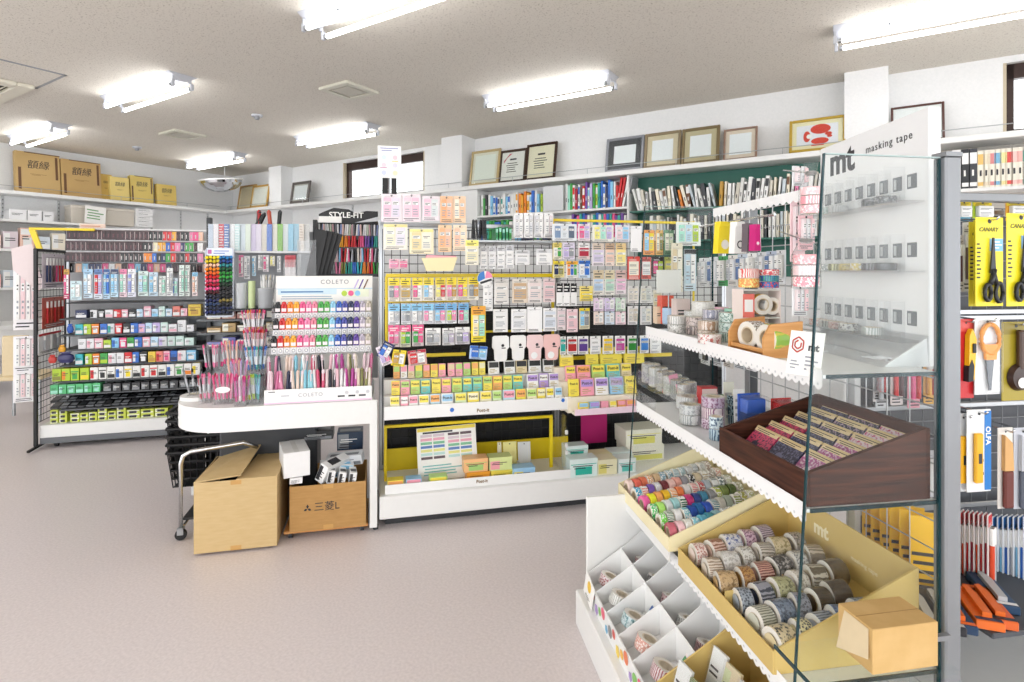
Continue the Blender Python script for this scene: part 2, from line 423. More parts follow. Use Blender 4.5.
# ---------- goods: packs, pads, boxes, pens, tape, books ----------
INK = M('2B2B30', .5, var=0)
def lines(m, x0, z0, x1, z1, y, col, n, seed):
    """rows of small print"""
    r = random.Random(seed); hh = (z1 - z0) / max(n, 1)
    for i in range(n):
        a = x0 + (x1 - x0) * r.uniform(0, .08); b = x1 - (x1 - x0) * r.uniform(0, .4)
        zc = z0 + hh * (i + .5); m.rect(a, zc - hh * .2, b, zc + hh * .2, y, col)
def pmat(c): return M(c, .35, var=.03)
def card_mesh(w, h, t, base, hdr, seed, hf=.24):
    def mk():
        m = MB(); m.box(-w / 2, 0, -h, w / 2, t, 0, pmat(base), min(.002, t * .4))
        y = -.0004
        if hdr: m.rect(-w * .485, -h * hf, w * .485, -h * .01, y, pmat(hdr))
        r = random.Random(seed)
        dark = INK if rgb(hdr or base)[1] > .12 else PAPER
        lines(m, -w * .4, -h * hf * .92, w * .4, -h * .1, y * 2, dark, 2, seed)
        m.disc(0, -min(h * .06, .012), min(w * .07, .005), y * 3, DARK, 8)
        lines(m, -w * .42, -h * .97, w * .42, -h * .86, y * 2, INK if rgb(base)[1] > .12 else PAPER, 2, seed + 1)
        return m.mesh('card')
    return cached(('card', round(w, 3), round(h, 3), round(t, 3), base, hdr, seed % 4, hf), mk)
def prod_mesh(w, h, d, prods, seed, shape='block'):
    def mk():
        m = MB(); n = len(prods); g = w * .06
        for i, c in enumerate(prods):
            a = -w / 2 + w * i / n; b = a + w / n
            mm = pmat(c)
            if shape == 'rod':
                m.cyl(((a + b) / 2, -d * .5, -h / 2), ((a + b) / 2, -d * .5, h / 2), min((b - a) * .4, d * .5), mm, 8)
                m.cyl(((a + b) / 2, -d * .5, h * .2), ((a + b) / 2, -d * .5, h * .5), min((b - a) * .45, d * .55), M('white', .3), 8)
            elif shape == 'disc':
                m.lathe([(0, -d), (min(w / n, h) * .42, -d), (min(w / n, h) * .45, 0)], mm, 14, axis='y'); 
            else:
                m.box(a + g / 2, -d, -h / 2, b - g / 2, 0, h / 2, mm, .002)
                k = M(c if c in ('white', 'ivory') else 'white', .3, var=0)
                m.rect(a + g, h * .12, b - g, h * .3, -d - .0004, k)
                lines(m, a + g * 1.3, h * .13, b - g * 1.3, h * .29, -d - .0008, INK, 2, seed + i)
                if rgb(c)[0] + rgb(c)[1] > .5: lines(m, a + g * 1.2, -h * .42, b - g * 1.2, -h * .05, -d - .0004, M('9AA0A8', .5), 3, seed + 3 * i)
        return m.mesh('product')
    return cached(('prod', round(w, 3), round(h, 3), round(d, 3), tuple(prods), seed % 4, shape), mk)
def pack(name, label, cat, group, loc, rot, w, h, base, hdr, prods, seed=0, t=.004, shape='block', d=None, hf=.24):
    o = thing(name, label, cat, loc, rot, group)
    part('card', card_mesh(w, h, t, base, hdr, seed, hf), o)
    if prods:
        ph = h * (.95 - hf - .14); d = d or min(.014, w * .2)
        part('product', prod_mesh(w * .84, ph, d, prods, seed, shape), o, (0, -.0002, -h * hf - ph / 2 - h * .01))
    return o
def packrow(fr, v, rows, kind, rowp, cat='pack', name='hanging_pack', hooks=None, **k):
    """rows: (x0, y0, x1, y1, base, header, products, description)"""
    n = len(rows)
    for i, rw in enumerate(rows):
        x0, y0, x1, y1, base, hdr, prods = rw[:7]
        desc = rw[7] if len(rw) > 7 else (f'{base} {kind} with {hdr} top' if hdr and hdr != base else f'{base} {kind}')
        vv = v - .006 * (i % 2)
        u0, zt = fr.px(x0, y0, vv); u1, zb = fr.px(x1, y1, vv)
        z2 = fr.px((x0 + x1) / 2, y0, vv)[1]
        pr = prods if isinstance(prods, (list, tuple)) else ([prods] if prods else [])
        pack(name, lab(desc, i, n, rowp), cat, rowp, fr.w((u0 + u1) / 2, vv, z2), fr.a + R.uniform(-.06, .06), (u1 - u0) * .97, z2 - zb, base, hdr, pr, i, **k)
        if hooks is not None: hooks.append(((u0 + u1) / 2, vv, z2 - .008))
def carton_mesh(w, d, h, base, acc, seed, bev=.0015):
    """a small printed carton, origin at the middle of its front bottom edge"""
    def mk():
        m = MB(); m.box(-w / 2, 0, 0, w / 2, d, h, pmat(base), bev); y = -.0004
        r = random.Random(seed)
        if acc:
            q = seed % 3
            if q == 0: m.rect(-w * .45, h * .08, w * .45, h * .4, y, pmat(acc))
            elif q == 1: m.rect(-w * .46, h * .1, -w * .05, h * .9, y, pmat(acc))
            else: m.rect(-w * .46, h * .68, w * .46, h * .95, y, pmat(acc)); m.rect(-w * .3, h * .12, w * .3, h * .55, y, pmat(acc))
            m.add([(-w * .4, d * .2, h + .0004), (w * .4, d * .2, h + .0004), (w * .4, d * .6, h + .0004), (-w * .4, d * .6, h + .0004)], [(0, 1, 2, 3)], pmat(acc))
        ink = INK if rgb(base)[1] > .1 else PAPER
        lines(m, -w * .4, h * .42, w * .35, h * .66, y * 2, ink, 2, seed)
        return m.mesh('carton')
    return cached(('ctn', round(w, 3), round(d, 3), round(h, 3), base, acc, seed % 6), mk)
def pen_mesh(body, cap, L=.142, r=.0052, kind='pen'):
    def mk():
        m = MB(); b = M(body, .28, var=.02); c = M(cap, .28, var=.02)
        m.lathe([(.0006, 0), (r * .35, L * .03), (r * .85, L * .11)], M('silver', .25, .6), 8)
        m.lathe([(r * .85, L * .11), (r, L * .15), (r * 1.08, L * .3)], c, 8)
        m.lathe([(r * 1.08, L * .3), (r, L * .31), (r, L * .86)], b, 8)
        m.lathe([(r, L * .86), (r * 1.05, L * .87), (r * 1.0, L * .96), (r * .6, L * .965), (r * .55, L), (.0004, L)], c, 8)
        m.box(-r * .3, -r * 1.9, L * .62, r * .3, -r * 1.5, L * .93, c, .0004); m.box(-r * .3, -r * 1.9, L * .89, r * .3, -r * .6, L * .93, c)
        return m.mesh('pen')
    return cached(('pen', body, cap, round(L, 3), round(r, 4)), mk)
PRINTS = [('E7C7CB', 'C26A78'), ('D9E4D0', '7FA06A'), ('F0E0B4', 'C8963C'), ('C8D8E6', '5C82AA'), ('E8DCE8', '9A6AA0'), ('DDD8CE', '6A6660'), ('F2EEEA', '444448'), ('CBB898', '7A5A34')]
def tape_mat(a, b, k):
    def mk():
        m, nt, bs = _nt('printed_washi_tape')
        tc = nt.nodes.new('ShaderNodeTexCoord'); 
        if k % 3 == 0:
            tx = nt.nodes.new('ShaderNodeTexVoronoi'); tx.inputs['Scale'].default_value = 160; o = tx.outputs['Distance']
        elif k % 3 == 1:
            tx = nt.nodes.new('ShaderNodeTexWave'); tx.inputs['Scale'].default_value = 55; tx.inputs['Distortion'].default_value = 3; o = tx.outputs['Fac']
        else:
            tx = nt.nodes.new('ShaderNodeTexNoise'); tx.inputs['Scale'].default_value = 140; o = tx.outputs['Fac']
        nt.links.new(tc.outputs['Object'], tx.inputs['Vector'])
        cr = nt.nodes.new('ShaderNodeValToRGB'); cr.color_ramp.elements[0].position = .38; cr.color_ramp.elements[1].position = .52
        cr.color_ramp.elements[0].color = (*rgb(b), 1); cr.color_ramp.elements[1].color = (*rgb(a), 1)
        nt.links.new(o, cr.inputs[0]); nt.links.new(cr.outputs[0], bs.inputs['Base Color']); bs.inputs['Roughness'].default_value = .4; bs.inputs['Coat Weight'].default_value = .4
        return m
    return cached(('tm', a, b, k % 3), mk)
def tape_meshes(ro, w, col, pat, k):
    """(outer winding, paper core): rings lying on y, centred"""
    ri = ro * .62
    def mk():
        sm = tape_mat(col, pat, k) if pat else pmat(col)
        a = MB().lathe([(ri, -w / 2), (ro * .97, -w / 2), (ro, -w * .42), (ro, w * .42), (ro * .97, w / 2), (ri, w / 2)], sm, 22, axis='y',
            mats=[pmat('E9E4DA'), sm, sm, sm, pmat('E9E4DA')] if pat else None, smooth=False).mesh('winding')
        b = MB().lathe([(ri * .86, -w * .5), (ri, -w * .5), (ri, w * .5), (ri * .86, w * .5), (ri * .86, -w * .5)], M('D8C9AE', .7), 18, axis='y').mesh('core')
        return a, b
    return cached(('tape', round(ro, 3), round(w, 3), col, pat, k % 3), mk)
def tape(label, loc, rot, ro, w, col, pat=None, k=0, group=None, wrap=False, name='masking_tape_roll'):
    o = thing(name, label, 'tape roll', loc, rot, group)
    a, b = tape_meshes(ro, w, col, pat, k)
    part('winding', a, o); part('paper_core', b, o)
    if wrap:
        wr = part('wrapper', cached(('wr', round(ro, 3), round(w, 3)), lambda: MB().lathe([(ro * .1, -w * .56), (ro * .75, -w * .57), (ro * 1.03, -w * .5), (ro * 1.03, w * .5), (ro * .75, w * .57), (ro * .1, w * .56)], FILM, 14, axis='y').mesh('wrapper')), o)
        part('label_disc', cached(('ld', round(ro, 3), round(w, 3), col), lambda: MB().lathe([(.0001, -w * .585), (ro * .6, -w * .58)], pmat(col), 14, axis='y').mesh('label_disc')), wr)
    return o
def book_mesh(w, d, h, cov, band):
    """spine faces -y; origin at the middle of the spine's foot"""
    def mk():
        m = MB(); c = M(cov, .4, var=.04); t = min(.0022, w * .15)
        m.box(-w / 2, 0, 0, w / 2, t, h, c, t * .5); m.box(-w / 2, 0, 0, -w / 2 + t, d, h, c); m.box(w / 2 - t, 0, 0, w / 2, d, h, c)
        m.box(-w / 2 + t, t, .003, w / 2 - t, d - .003, h - .003, PAPER)
        if band:
            m.rect(-w * .46, h * .62, w * .46, h * .9, -.0004, M(band, .4, var=0)); m.rect(-w * .46, h * .05, w * .46, h * .15, -.0004, M(band, .4, var=0))
        lines(m, -w * .2, h * .2, w * .2, h * .58, -.0004, INK if rgb(cov)[1] > .15 else PAPER, 1, 1)
        return m.mesh('book')
    return cached(('book', round(w, 3), round(d, 3), round(h, 3), cov, band), mk)
def grid_panel(u0, u1, z0, z1, y, step, r, mat, frame=True):
    m = MB(); n = max(1, round((u1 - u0) / step)); k = max(1, round((z1 - z0) / step))
    for i in range(n + 1): x = u0 + (u1 - u0) * i / n; m.cyl((x, y, z0), (x, y, z1), r, mat, 4, caps=False)
    for i in range(k + 1): z = z0 + (z1 - z0) * i / k; m.cyl((u0, y + r * 1.6, z), (u1, y + r * 1.6, z), r, mat, 4, caps=False)
    return m
# ---------- centre rack ----------
CF = Fr(math.radians(13.52))
ca = CF.pu(379.5, 3.0); cm = CF.pu(563, 3.3); cb = CF.pu(735, 3.3)
VB = 3.42
cg = thing('display_gondola', 'black wire-backed gondola in the middle with white base and yellow trim rails', 'display rack', (0, 0, 0), CF.a)
BLK = M('1E1E21', .5); YEL = M('EFD320', .35, var=.03)
part('base_deck', MB().box(ca, 3.0, .055, cb, 3.9, .172, WHITE, .004), cg)
part('kick_plate', MB().box(ca + .03, 3.07, 0, cb, 3.85, .055, M('3A3B3E', .6)), cg)
part('back_board', MB().box(ca, VB + .06, .172, cb, VB + .075, 1.12, BLK), cg)
part('mesh_panel', grid_panel(ca + .02, cm, .2, 1.60, VB, .052, .0022, BLK), cg)
part('mesh_panel', grid_panel(cm + .02, cb, .2, 1.60, VB, .052, .0022, BLK), cg)
for u in (ca + .015, cm, cb):
    part('upright_post', MB().box(u - .016, VB - .0, .172, u + .016, VB + .06, 1.66, STEEL, .003), cg)
part('top_rail', MB().box(ca, VB, 1.615, cm, VB + .03, 1.64, STEEL, .003), cg)
def rail_px(x0, x1, y, v, h, mat=YEL, name='yellow_rail', d=.012):
    u0, z = CF.px(x0, y, v); u1 = CF.pu(x1, v)
    zz = CF.px((x0 + x1) / 2, y, v)[1]
    part(name, MB().box(u0, v, zz - h / 2, u1, v + d, zz + h / 2, mat, .002), cg)
rail_px(386, 553, 275.5, 3.22, .022); rail_px(388, 470, 301.5, 3.30, .012); rail_px(553, 694, 221.5, 3.2, .016)
rail_px(412, 466, 355, 3.3, .02); rail_px(565, 672, 356.5, 3.24, .022); rail_px(470, 556, 331, 3.31, .012)
for x in (386.5, 553):
    u, z = CF.px(x, 276, 3.22); zb = CF.px(x, 352, 3.22)[1]
    part('yellow_post', MB().box(u - .008, 3.22, zb, u + .008, 3.232, z, YEL, .002), cg)
for x in (553.5, 694):
    u, z = CF.px(x, 221, 3.2); zb = CF.px(x, 345, 3.2)[1]
    part('yellow_post', MB().box(u - .006, 3.2, zb, u + .006, 3.21, z, YEL, .002), cg)
# lower bay: yellow frame and board
u0, z0 = CF.px(384, 425, 3.2); u1, z1 = CF.px(553, 416, 3.2)
part('yellow_frame', MB().box(u0, 3.2, z0 - .02, u1, 3.215, z0 - .004, YEL, .002).box(u0, 3.2, .18, u0 + .016, 3.215, z0 - .02, YEL, .002).box(u1 - .02, 3.2, .18, u1, 3.215, z0 - .02, YEL, .002), cg)
part('yellow_board', MB().box(u0, VB - .03, .172, u1 + .16, VB - .02, .30, YEL), cg)
hooks = []
# --- left bay, hanging sleeves and craft kits ---
packrow(CF, 3.10, [(381, 194, 402, 222, 'F2E6EC', None, ['F0C4D6', 'E4DCEA'], 'clear sleeve of pink pattern paper'), (402, 194, 421, 222, 'F0E2E8', None, ['F2D0DC', 'EFC0D2'], 'clear sleeve of pink pattern paper'),
    (422, 196, 440, 221, 'F2E9EE', None, ['F0C8D8', 'DCE4E4'], 'clear sleeve with pink label'), (440, 196, 453, 223, 'F3C49A', None, ['F0B080', 'peach'], 'orange pattern paper sleeve'), (453, 196, 466, 223, 'F6D8B8', None, ['ivory', 'F4C8A0'], 'pale orange pattern paper sleeve')],
    'paper sleeve', 'the top sleeve row', 'paper sleeve', 'paper_sleeve', hooks, d=.003, hf=.12)
packrow(CF, 3.08, [(383, 224, 408, 250, 'F5F0E4', 'F2E7A0', ['EFE8D0', 'E4E0EA'], 'square white pattern sheet pack'), (409, 229, 434, 254, 'F2EAC8', 'F4EA9A', ['EAD9A4', 'ivory'], 'square yellow and white pattern sheet pack'),
    (438, 225, 452, 252, 'F4D2A8', None, ['F2B888', 'peach'], 'orange pattern sheet pack'), (453, 225, 467, 251, 'F7E2C6', None, ['peach', 'F7E2C6'], 'peach pattern sheet pack')],
    'paper pack', 'the second sleeve row', 'paper pack', 'paper_pack', hooks, d=.003, hf=.12)
packrow(CF, 3.06, [(465, 240, 479, 265, 'ivory', 'lemon', ['EDE6C0'], 'yellow and white card pack turned sideways')], 'card pack', 'the second sleeve row', 'card pack', 'card_pack', d=.003)
u, z = CF.px(440, 271, 3.04)
t = thing('paper_basket', 'folded yellow-and-pink paper basket sample hanging on the centre rack', 'paper basket', CF.w(u, 3.04, z), CF.a)
part('basket_side', MB().prism([(-.07, 0), (.07, 0), (.095, .075), (-.1, .07)], 0, .004, pmat('F0E4B2'), axis='y').mesh(fix=True), t)
part('basket_rim', MB().prism([(-.08, .055), (.08, .055), (.09, .082), (-.07, .085)], .005, .06, pmat('F2A9B4'), axis='y').mesh(fix=True), t)
part('basket_back', MB().prism([(-.07, 0), (.07, 0), (.09, .07), (-.09, .07)], .06, .064, pmat('F0E4B2'), axis='y').mesh(fix=True), t)
packrow(CF, 3.12, [(389, 259, 399, 269, 'F4C8D4', None, ['pink']), (399, 259, 408, 269, 'F2D9DF', None, ['rose'])], 'ribbon bag', 'the small pair below the sheet packs', 'bag', 'ribbon_bag', hooks)
# --- tool packs ---
yt = [(388, 400), (400, 411), (412, 423), (423, 434), (435, 446), (446, 457), (457, 468), (468, 479)]
yp = [['grey', 'pink'], ['C0A050'], ['rose', 'white'], ['sky', 'white'], ['lemon', 'red'], ['pink', 'gold'], ['rose', 'yellow'], ['grey', 'gold']]
packrow(CF, 3.14, [(a, 278 - i * .15, b, 301.5 - i * .2, 'ECE6D8', 'yellow', yp[i]) for i, (a, b) in enumerate(yt)], 'memo tape pack', 'the yellow-topped pack row', hooks=hooks, hf=.32)
bt = [(388, 400), (401, 411), (411, 423), (423, 434), (434, 446), (446, 457), (458, 469)]
bp = [['white', 'silver'], ['silver', 'grey'], ['white', 'silver'], ['pink', 'white'], ['sky', 'pink'], ['lime', 'pink'], ['rose', 'mint']]
packrow(CF, 3.14, [(a, 304 - i * .15, b, 324.5 - i * .2, 'E4E6EA', 'sky' if i < 4 else '6FAFE0', bp[i], 'sticky film pack with sky blue top') for i, (a, b) in enumerate(bt)], 'film pack', 'the blue-topped pack row', hooks=hooks, hf=.34)
packrow(CF, 3.10, [(471, 306, 486, 342, 'yellow', 'F2A93A', ['F7E9B8', 'mint'], 'tall yellow-and-orange hanging pack')], 'tall pack', 'the middle of the centre rack', hooks=hooks)
mt_ = [(388, 400), (400, 412), (412, 424)]
packrow(CF, 3.14, [(388, 325, 400, 347, 'E2D4D8', 'rose', ['rose', 'pink'], 'index tab pack with rose pink top'), (400, 325, 411, 347, 'E2E4D0', 'rose', ['lime', 'green'], 'index tab pack with rose pink top'), (412, 324.5, 424, 346, 'E6DCDC', 'rose', ['green', 'rose'], 'index tab pack with rose pink top'),
    (425, 328, 441, 345, 'E6E4E2', 'white', ['grey', 'silver'], 'small grey film pack'), (442, 328, 455, 345, 'D8D6D6', 'white', ['silver', 'BDB3C8'], 'small grey film pack'), (455, 327, 470, 344, 'D5D2D6', 'white', ['grey', 'lavender'], 'small grey film pack')],
    'index pack', 'the pink-topped pack row', hooks=hooks, hf=.3)
packrow(CF, 3.0, [(375, 346, 386, 366, 'E8DDE4', None, ['lavender', 'pink'], 'tilted pale purple card'), (384, 343, 396, 360, 'navy', None, ['blue', 'white'], 'dark blue sample card'), (393, 350, 407, 366, 'yellow', None, ['gold', 'white'], 'yellow sample card'),
    (407, 350, 426, 365, 'E2B7B2', 'crimson', ['red', 'white'], 'red sample card'), (470, 346, 488, 359, 'BFD5F0', 'blue', ['blue', 'sky'], 'blue sample card')], 'sample card', 'the front edge of the tray', 'sample card', 'sample_card', hf=.2)
for i, o in enumerate([o for o in COL.objects if o.name.startswith('sample_card') and o.parent is None]): o.rotation_euler[1] = (-.35, .5, .15, -.1, .1)[i % 5]
# --- right half of left bay: frames, white bags ---
packrow(CF, 3.16, [(514, 213, 523.5, 238, 'F3F2F2', None, ['DCDDE0', 'white'], 'white carton with red dots'), (524, 213, 533.5, 238, 'F3F2F2', None, ['white', 'DCDDE0'], 'white carton with red dots'), (534, 213, 543.5, 238, 'F3F2F2', None, ['DCDDE0', 'white'], 'white carton with red dots'), (544, 213, 553.5, 238, 'F3F2F2', None, ['white', 'E4D8DA'], 'white carton with red dots')],
    'carton', 'the upright carton row on the shelf', 'carton', 'white_carton', t=.03, hf=.1)
sp = CF.px(515, 240, 3.1)
part('shelf_plate', MB().box(CF.pu(473, 3.14), 3.14, sp[1] - .012, CF.pu(556, 3.14), 3.40, sp[1], STEEL, .002), cg)
packrow(CF, 3.13, [(480, 246, 488, 269, 'F2F2F3', 'D2D3D6', ['white']), (488.5, 246, 496, 269, 'F0F0F1', 'D2D3D6', ['EDEDEE']), (497, 245.5, 505.5, 269, 'F2F2F3', 'D2D3D6', ['white']), (506, 245, 514, 268.5, 'F0F0F1', 'C9CBD0', ['white']), (515, 250, 530, 265, 'F4F4F4', 'DADBDD', ['F4F4F4']), (536, 249, 553, 265, 'F4F4F4', 'DADBDD', ['white'])],
    'label card pack', 'the row under the shelf plate', hooks=hooks, d=.003)
u, z = CF.px(485, 278.5, 3.0)
t = thing('round_sign', 'round blue, white and pink pop sign on the yellow rail', 'sign', CF.w(u, 3.0, z), (0, -.3, CF.a))
part('sign_disc', MB().lathe([(.0001, -.002), (.042, -.002), (.042, .002), (.0001, .002)], WHITE, 24, axis='y'), t)
m = MB(); m.add([(0, -.0026, 0)] + [(.041 * math.cos(a), -.0026, .041 * math.sin(a)) for a in [PI * .45 + i * PI * .6 / 8 for i in range(9)]], [(0, i, i + 1) for i in range(1, 9)], pmat('2E79C4'))
m.add([(0, -.0026, 0)] + [(.041 * math.cos(a), -.0026, .041 * math.sin(a)) for a in [-PI * .05 + i * PI * .4 / 8 for i in range(9)]], [(0, i, i + 1) for i in range(1, 9)], pmat('F08AB0'))
m.rect(-.033, -.022, .033, -.01, -.003, INK); part('sign_print', m, t)
packrow(CF, 3.13, [(483, 284, 493, 311, 'F3F3F3', None, ['white', 'EDEDED'], 'tall white notepad pack'), (494, 279, 509, 304, 'ECE9E6', 'D9D6D2', ['E6E2DC']), (512, 279, 528, 303, 'E4D6C4', 'E7E1D6', ['C9AA86'], 'kraft brown notepad pack'), (528, 279, 542, 303, 'F0E9E6', 'E2DAD6', ['EBDDDA']), (543, 278.5, 555.5, 302, 'F0DCDC', 'E8D2D2', ['EBC9CC'], 'pale pink notepad pack')],
    'notepad pack', 'the notepad row', hooks=hooks, d=.004, hf=.16)
packrow(CF, 3.13, [(493, 309, 508, 332, 'F1F0EF', None, ['EDEDED']), (511, 309, 527, 332, 'F4F4F4', None, ['E6E7EA']), (527, 307, 542.5, 332, 'F7F7F7', None, None, 'white die-cut cat memo pad'), (543, 308, 557, 331, 'F5F5F6', None, ['D9E0EA'], 'white die-cut cat memo pad'), (557, 308, 566, 330, 'EEE4E6', None, ['E6D3D8']), (566.5, 309, 578, 332, 'F2D9DC', None, ['EDC6CC'], 'pale pink memo pack'), (579, 308, 590, 329, 'E8E0C0', 'yellow', ['sky', 'grey'], 'yellow-topped memo pack')],
    'memo pack', 'the die-cut memo row', hooks=hooks, d=.004, hf=.14)
def cat_pad(i, x0, y0, x1, y1, c):
    u0, zt = CF.px(x0, y0, 3.12); u1, zb = CF.px(x1, y1, 3.12); w = u1 - u0; h = zt - zb
    t = thing('cat_memo_pad', lab(f'{"white" if i < 2 else "pink"} cat-shaped memo pad', i, 4, 'the lowest hanging row of white bags'), 'memo pad', CF.w((u0 + u1) / 2, 3.12, zb), CF.a, 'cat-shaped memo pads')
    o = [(-.5, .55), (-.48, .95), (-.36, 1), (.36, 1), (.48, .95), (.5, .55), (.38, .45), (.36, .08), (.25, 0), (-.25, 0), (-.36, .08), (-.38, .45)]
    pd = part('pad', MB().prism([(a * w, b * h) for a, b in o], -.006, .006, pmat(c), axis='y').mesh(fix=True), t)
    m = MB().disc(w * .12, h * .62, w * .09, -.0066, INK, 10); m.disc(-w * .05, h * .2, w * .2, -.0066, pmat('F4F4F4'), 12); m.rect(w * .05, h * .5, w * .28, h * .54, -.0066, INK)
    part('printed_cat', m, pd)
for i, q in enumerate([(492, 336, 509, 361, 'F6F6F5'), (510, 335.5, 526, 360, 'F3F3F1'), (526.5, 335, 543, 360, 'F3D6D6'), (543, 334.5, 560, 359.5, 'F2C6C2')]): cat_pad(i, *q)
# --- right bay ---
packrow(CF, 3.10, [(552, 224, 577, 241, 'E8ECEF', None, ['7A93B5', 'DCE2E6', '5A6A7E'], 'white and blue sticker sheet pack'), (578, 224, 590.5, 241, 'EBDDE4', None, ['rose', 'lavender'], 'pink sticker sheet pack'), (592, 225, 614, 242, 'EDEBE0', None, ['lemon', 'mint', 'lavender'], 'pastel sticker sheet pack'), (615, 225, 630, 242, 'E8E6EE', None, ['F2D6DA', 'sky'], 'pale pastel sticker sheet pack'),
    (630.5, 226, 642, 252, 'F5F5F5', None, None, 'white card pack with black cat print'), (643, 230, 655, 255, 'F0A050', None, ['sky', 'yellow'], 'orange card pack'), (655.5, 230, 663.5, 255, 'F2C070', None, ['ivory', 'olive'], 'amber card pack'), (664, 230, 674, 255, '6E9A78', None, ['ivory', 'DCE4C8'], 'green card pack')],
    'sticker pack', 'the top row right of the yellow post', hooks=hooks, d=.003, hf=.12)
packrow(CF, 3.12, [(553, 242.5, 562, 259.5, 'F1EBD0', 'E6D36A', ['white', 'green']), (562.5, 242.5, 575, 259.5, 'E0D8E8', None, ['lavender', 'grey']), (578, 243, 590, 259, 'EBD5D5', 'EEE', ['crimson'], 'red and white label pack') if False else (578, 243, 590, 259, 'EBD5D5', 'white', ['crimson'], 'red and white label pack'),
    (592, 243, 604.5, 266, 'ECE4EA', 'D8C8B8', ['D8CFE8'], 'lavender gift tag pack'), (605, 243, 615, 266, 'F1E0D6', 'C9A98A', ['F2CDB8'], 'peach gift tag pack'), (615.5, 243, 626.5, 266, 'F2EAC8', 'E2C48A', ['F6E48A'], 'yellow gift tag pack')],
    'label pack', 'the upper tag row of the right bay', hooks=hooks, d=.003, hf=.3)
packrow(CF, 3.12, [(553, 261, 564.5, 277.5, 'EEE2A0', 'yellow', ['navy', 'olive']), (566, 261, 578, 278, 'F0F0EA', 'amber', ['orange', 'blue', 'green'], 'multicoloured label pack'), (578.5, 260.5, 590.5, 278, 'CFE2F4', 'blue', ['white', 'blue'], 'blue label pack'),
    (627.5, 256.5, 640, 279.5, 'D9483E', None, ['ivory'], 'red gift tag pack'), (641, 257, 651.5, 279, 'E06A60', None, ['white'], 'pale red gift tag pack'), (652, 257, 664, 277, '3A2F30', None, ['rose', 'lime'], 'black pack with pink oval'), (664.5, 257, 673, 276, 'C8CE7A', None, ['lemon'], 'olive green pack')],
    'label pack', 'the middle tag row of the right bay', hooks=hooks, d=.003, hf=.2)
packrow(CF, 3.13, [(593, 270, 604, 295, 'F0ECE6', 'D8C8A8', ['B9D2EC'], 'pale blue gift tag pack'), (604.5, 270, 615, 295, 'EFEEE6', 'DCD0B0', ['B6DCC8'], 'pale green gift tag pack'), (615.5, 270, 626.5, 294, 'F2E8EC', 'DCC0B8', ['EDC0DA'], 'pale pink gift tag pack')],
    'gift tag pack', 'the lower tag row of the right bay', hooks=hooks, d=.003, hf=.36)
packrow(CF, 3.12, [(556.5, 283, 563, 306, 'F4F4F4', 'black', None, 'narrow white card with black cat'), (563.5, 283, 570, 306, 'F4F4F4', 'black', None, 'narrow white card with black cat'), (570.5, 283, 577, 306, 'F4F4F4', 'black', None, 'narrow white card with black cat'), (579.5, 286, 593, 301, 'F3E28A', None, ['yellow'], 'yellow memo pack')],
    'card', 'the black-and-white card row', 'card', 'memo_card', hooks, hf=.4)
pas = ['E9D6EA', 'DDD0EC', 'CFE6D2', 'F1E2D8', 'D9E6F2', 'F3D9E0']
packrow(CF, 3.12, [(593.5 + 11 * (i % 3), 298 + 13.5 * (i // 3), 604 + 11 * (i % 3), 311 + 13.5 * (i // 3), pas[i], None, [pas[i], 'white'], 'small square pastel sticker pack') for i in range(6)], 'sticker pack', 'the pastel block', hooks=hooks, d=.003, hf=.1)
packrow(CF, 3.12, [(627.5, 286, 639, 303, 'EFEDEA', None, ['DAD6CC', 'EAE4D4']), (640, 286, 652, 303, 'EDECE8', None, ['E2DCCB', 'D2D6D0']), (627.5, 306, 639, 324.5, 'EEECEC', None, ['DAD6CC', 'CFC6B4']), (640, 306, 652, 324.5, 'EDEBEA', None, ['D6D8DA', 'EAE4D4']), (653, 290, 662, 318, 'E8E2D2', None, ['D8C8A0'])], 'white film pack', 'the white block beside the pastel stickers', hooks=hooks, d=.003, hf=.14)
cc = [(560, 566, 'teal'), (567, 577.5, 'B02A2A'), (578, 588.5, '5A3C8C'), (590, 601, 'F0F0F0'), (602.5, 613.5, 'F0CB1E'), (615, 625.5, 'C04A98'), (627.5, 638, '2E8A34'), (640, 649, '3E86D8'), (650, 661.5, 'EDEDED')]
cn = ['teal', 'brick red', 'purple', 'white', 'bright yellow', 'magenta', 'green', 'sky blue', 'white and black']
packrow(CF, 3.12, [(a, 336.5 - i * .15, b, 354.5 - i * .2, 'F0EFED', 'white', [c], f'{cn[i]} felt sheet pack') for i, (a, b, c) in enumerate(cc)], 'felt pack', 'the solid-colour card row', hooks=hooks, d=.004, hf=.15)
# pegs
seen = 0
for (u, v, z) in hooks[:96]:
    L = VB - v + .012
    part('peg_hook', cached(('peg', round(L, 2)), lambda: MB().tube([(0, L, 0), (0, 0, 0), (0, -.006, .008)], .0022, CHROME, 5).mesh('peg_hook')), cg, (u, v - .012, z))
# --- sticky-note trays ---
u0, zb = CF.px(384, 420.5, 3.0); u1, zb1 = CF.px(571, 410, 3.0); zt = CF.px(477, 402, 3.0)[1]
t = thing('note_tray', 'white stepped counter tray of sticky notes across the centre rack', 'display tray', CF.w(0, 0, 0), CF.a)
part('front_lip', MB().box(u0, 3.0, zb, u1, 3.006, zt, WHITE_GLOSS, .001), t)
steps = []
for k in range(3):
    v0 = 3.006 + .075 * k; zs = zb + .03 + .075 * k
    part('step', MB().box(u0, v0, zb, u1, v0 + .074, zs, WHITE_GLOSS, .001), t); steps.append((v0 + .012, zs))
for u in (u0, u1): part('side_wall', MB().prism([(3.0, zb), (3.24, zb), (3.24, zb + .26), (3.17, zb + .24), (3.0, zb + .05)], u - .002, u + .002, ACRYL, axis='x').mesh(fix=True), t)
text('Post-it', .026, M('7A5A20', .5), t, (CF.pu(483, 3.0), 2.9994, (zb + zt) / 2 - .012), bold=.0006)
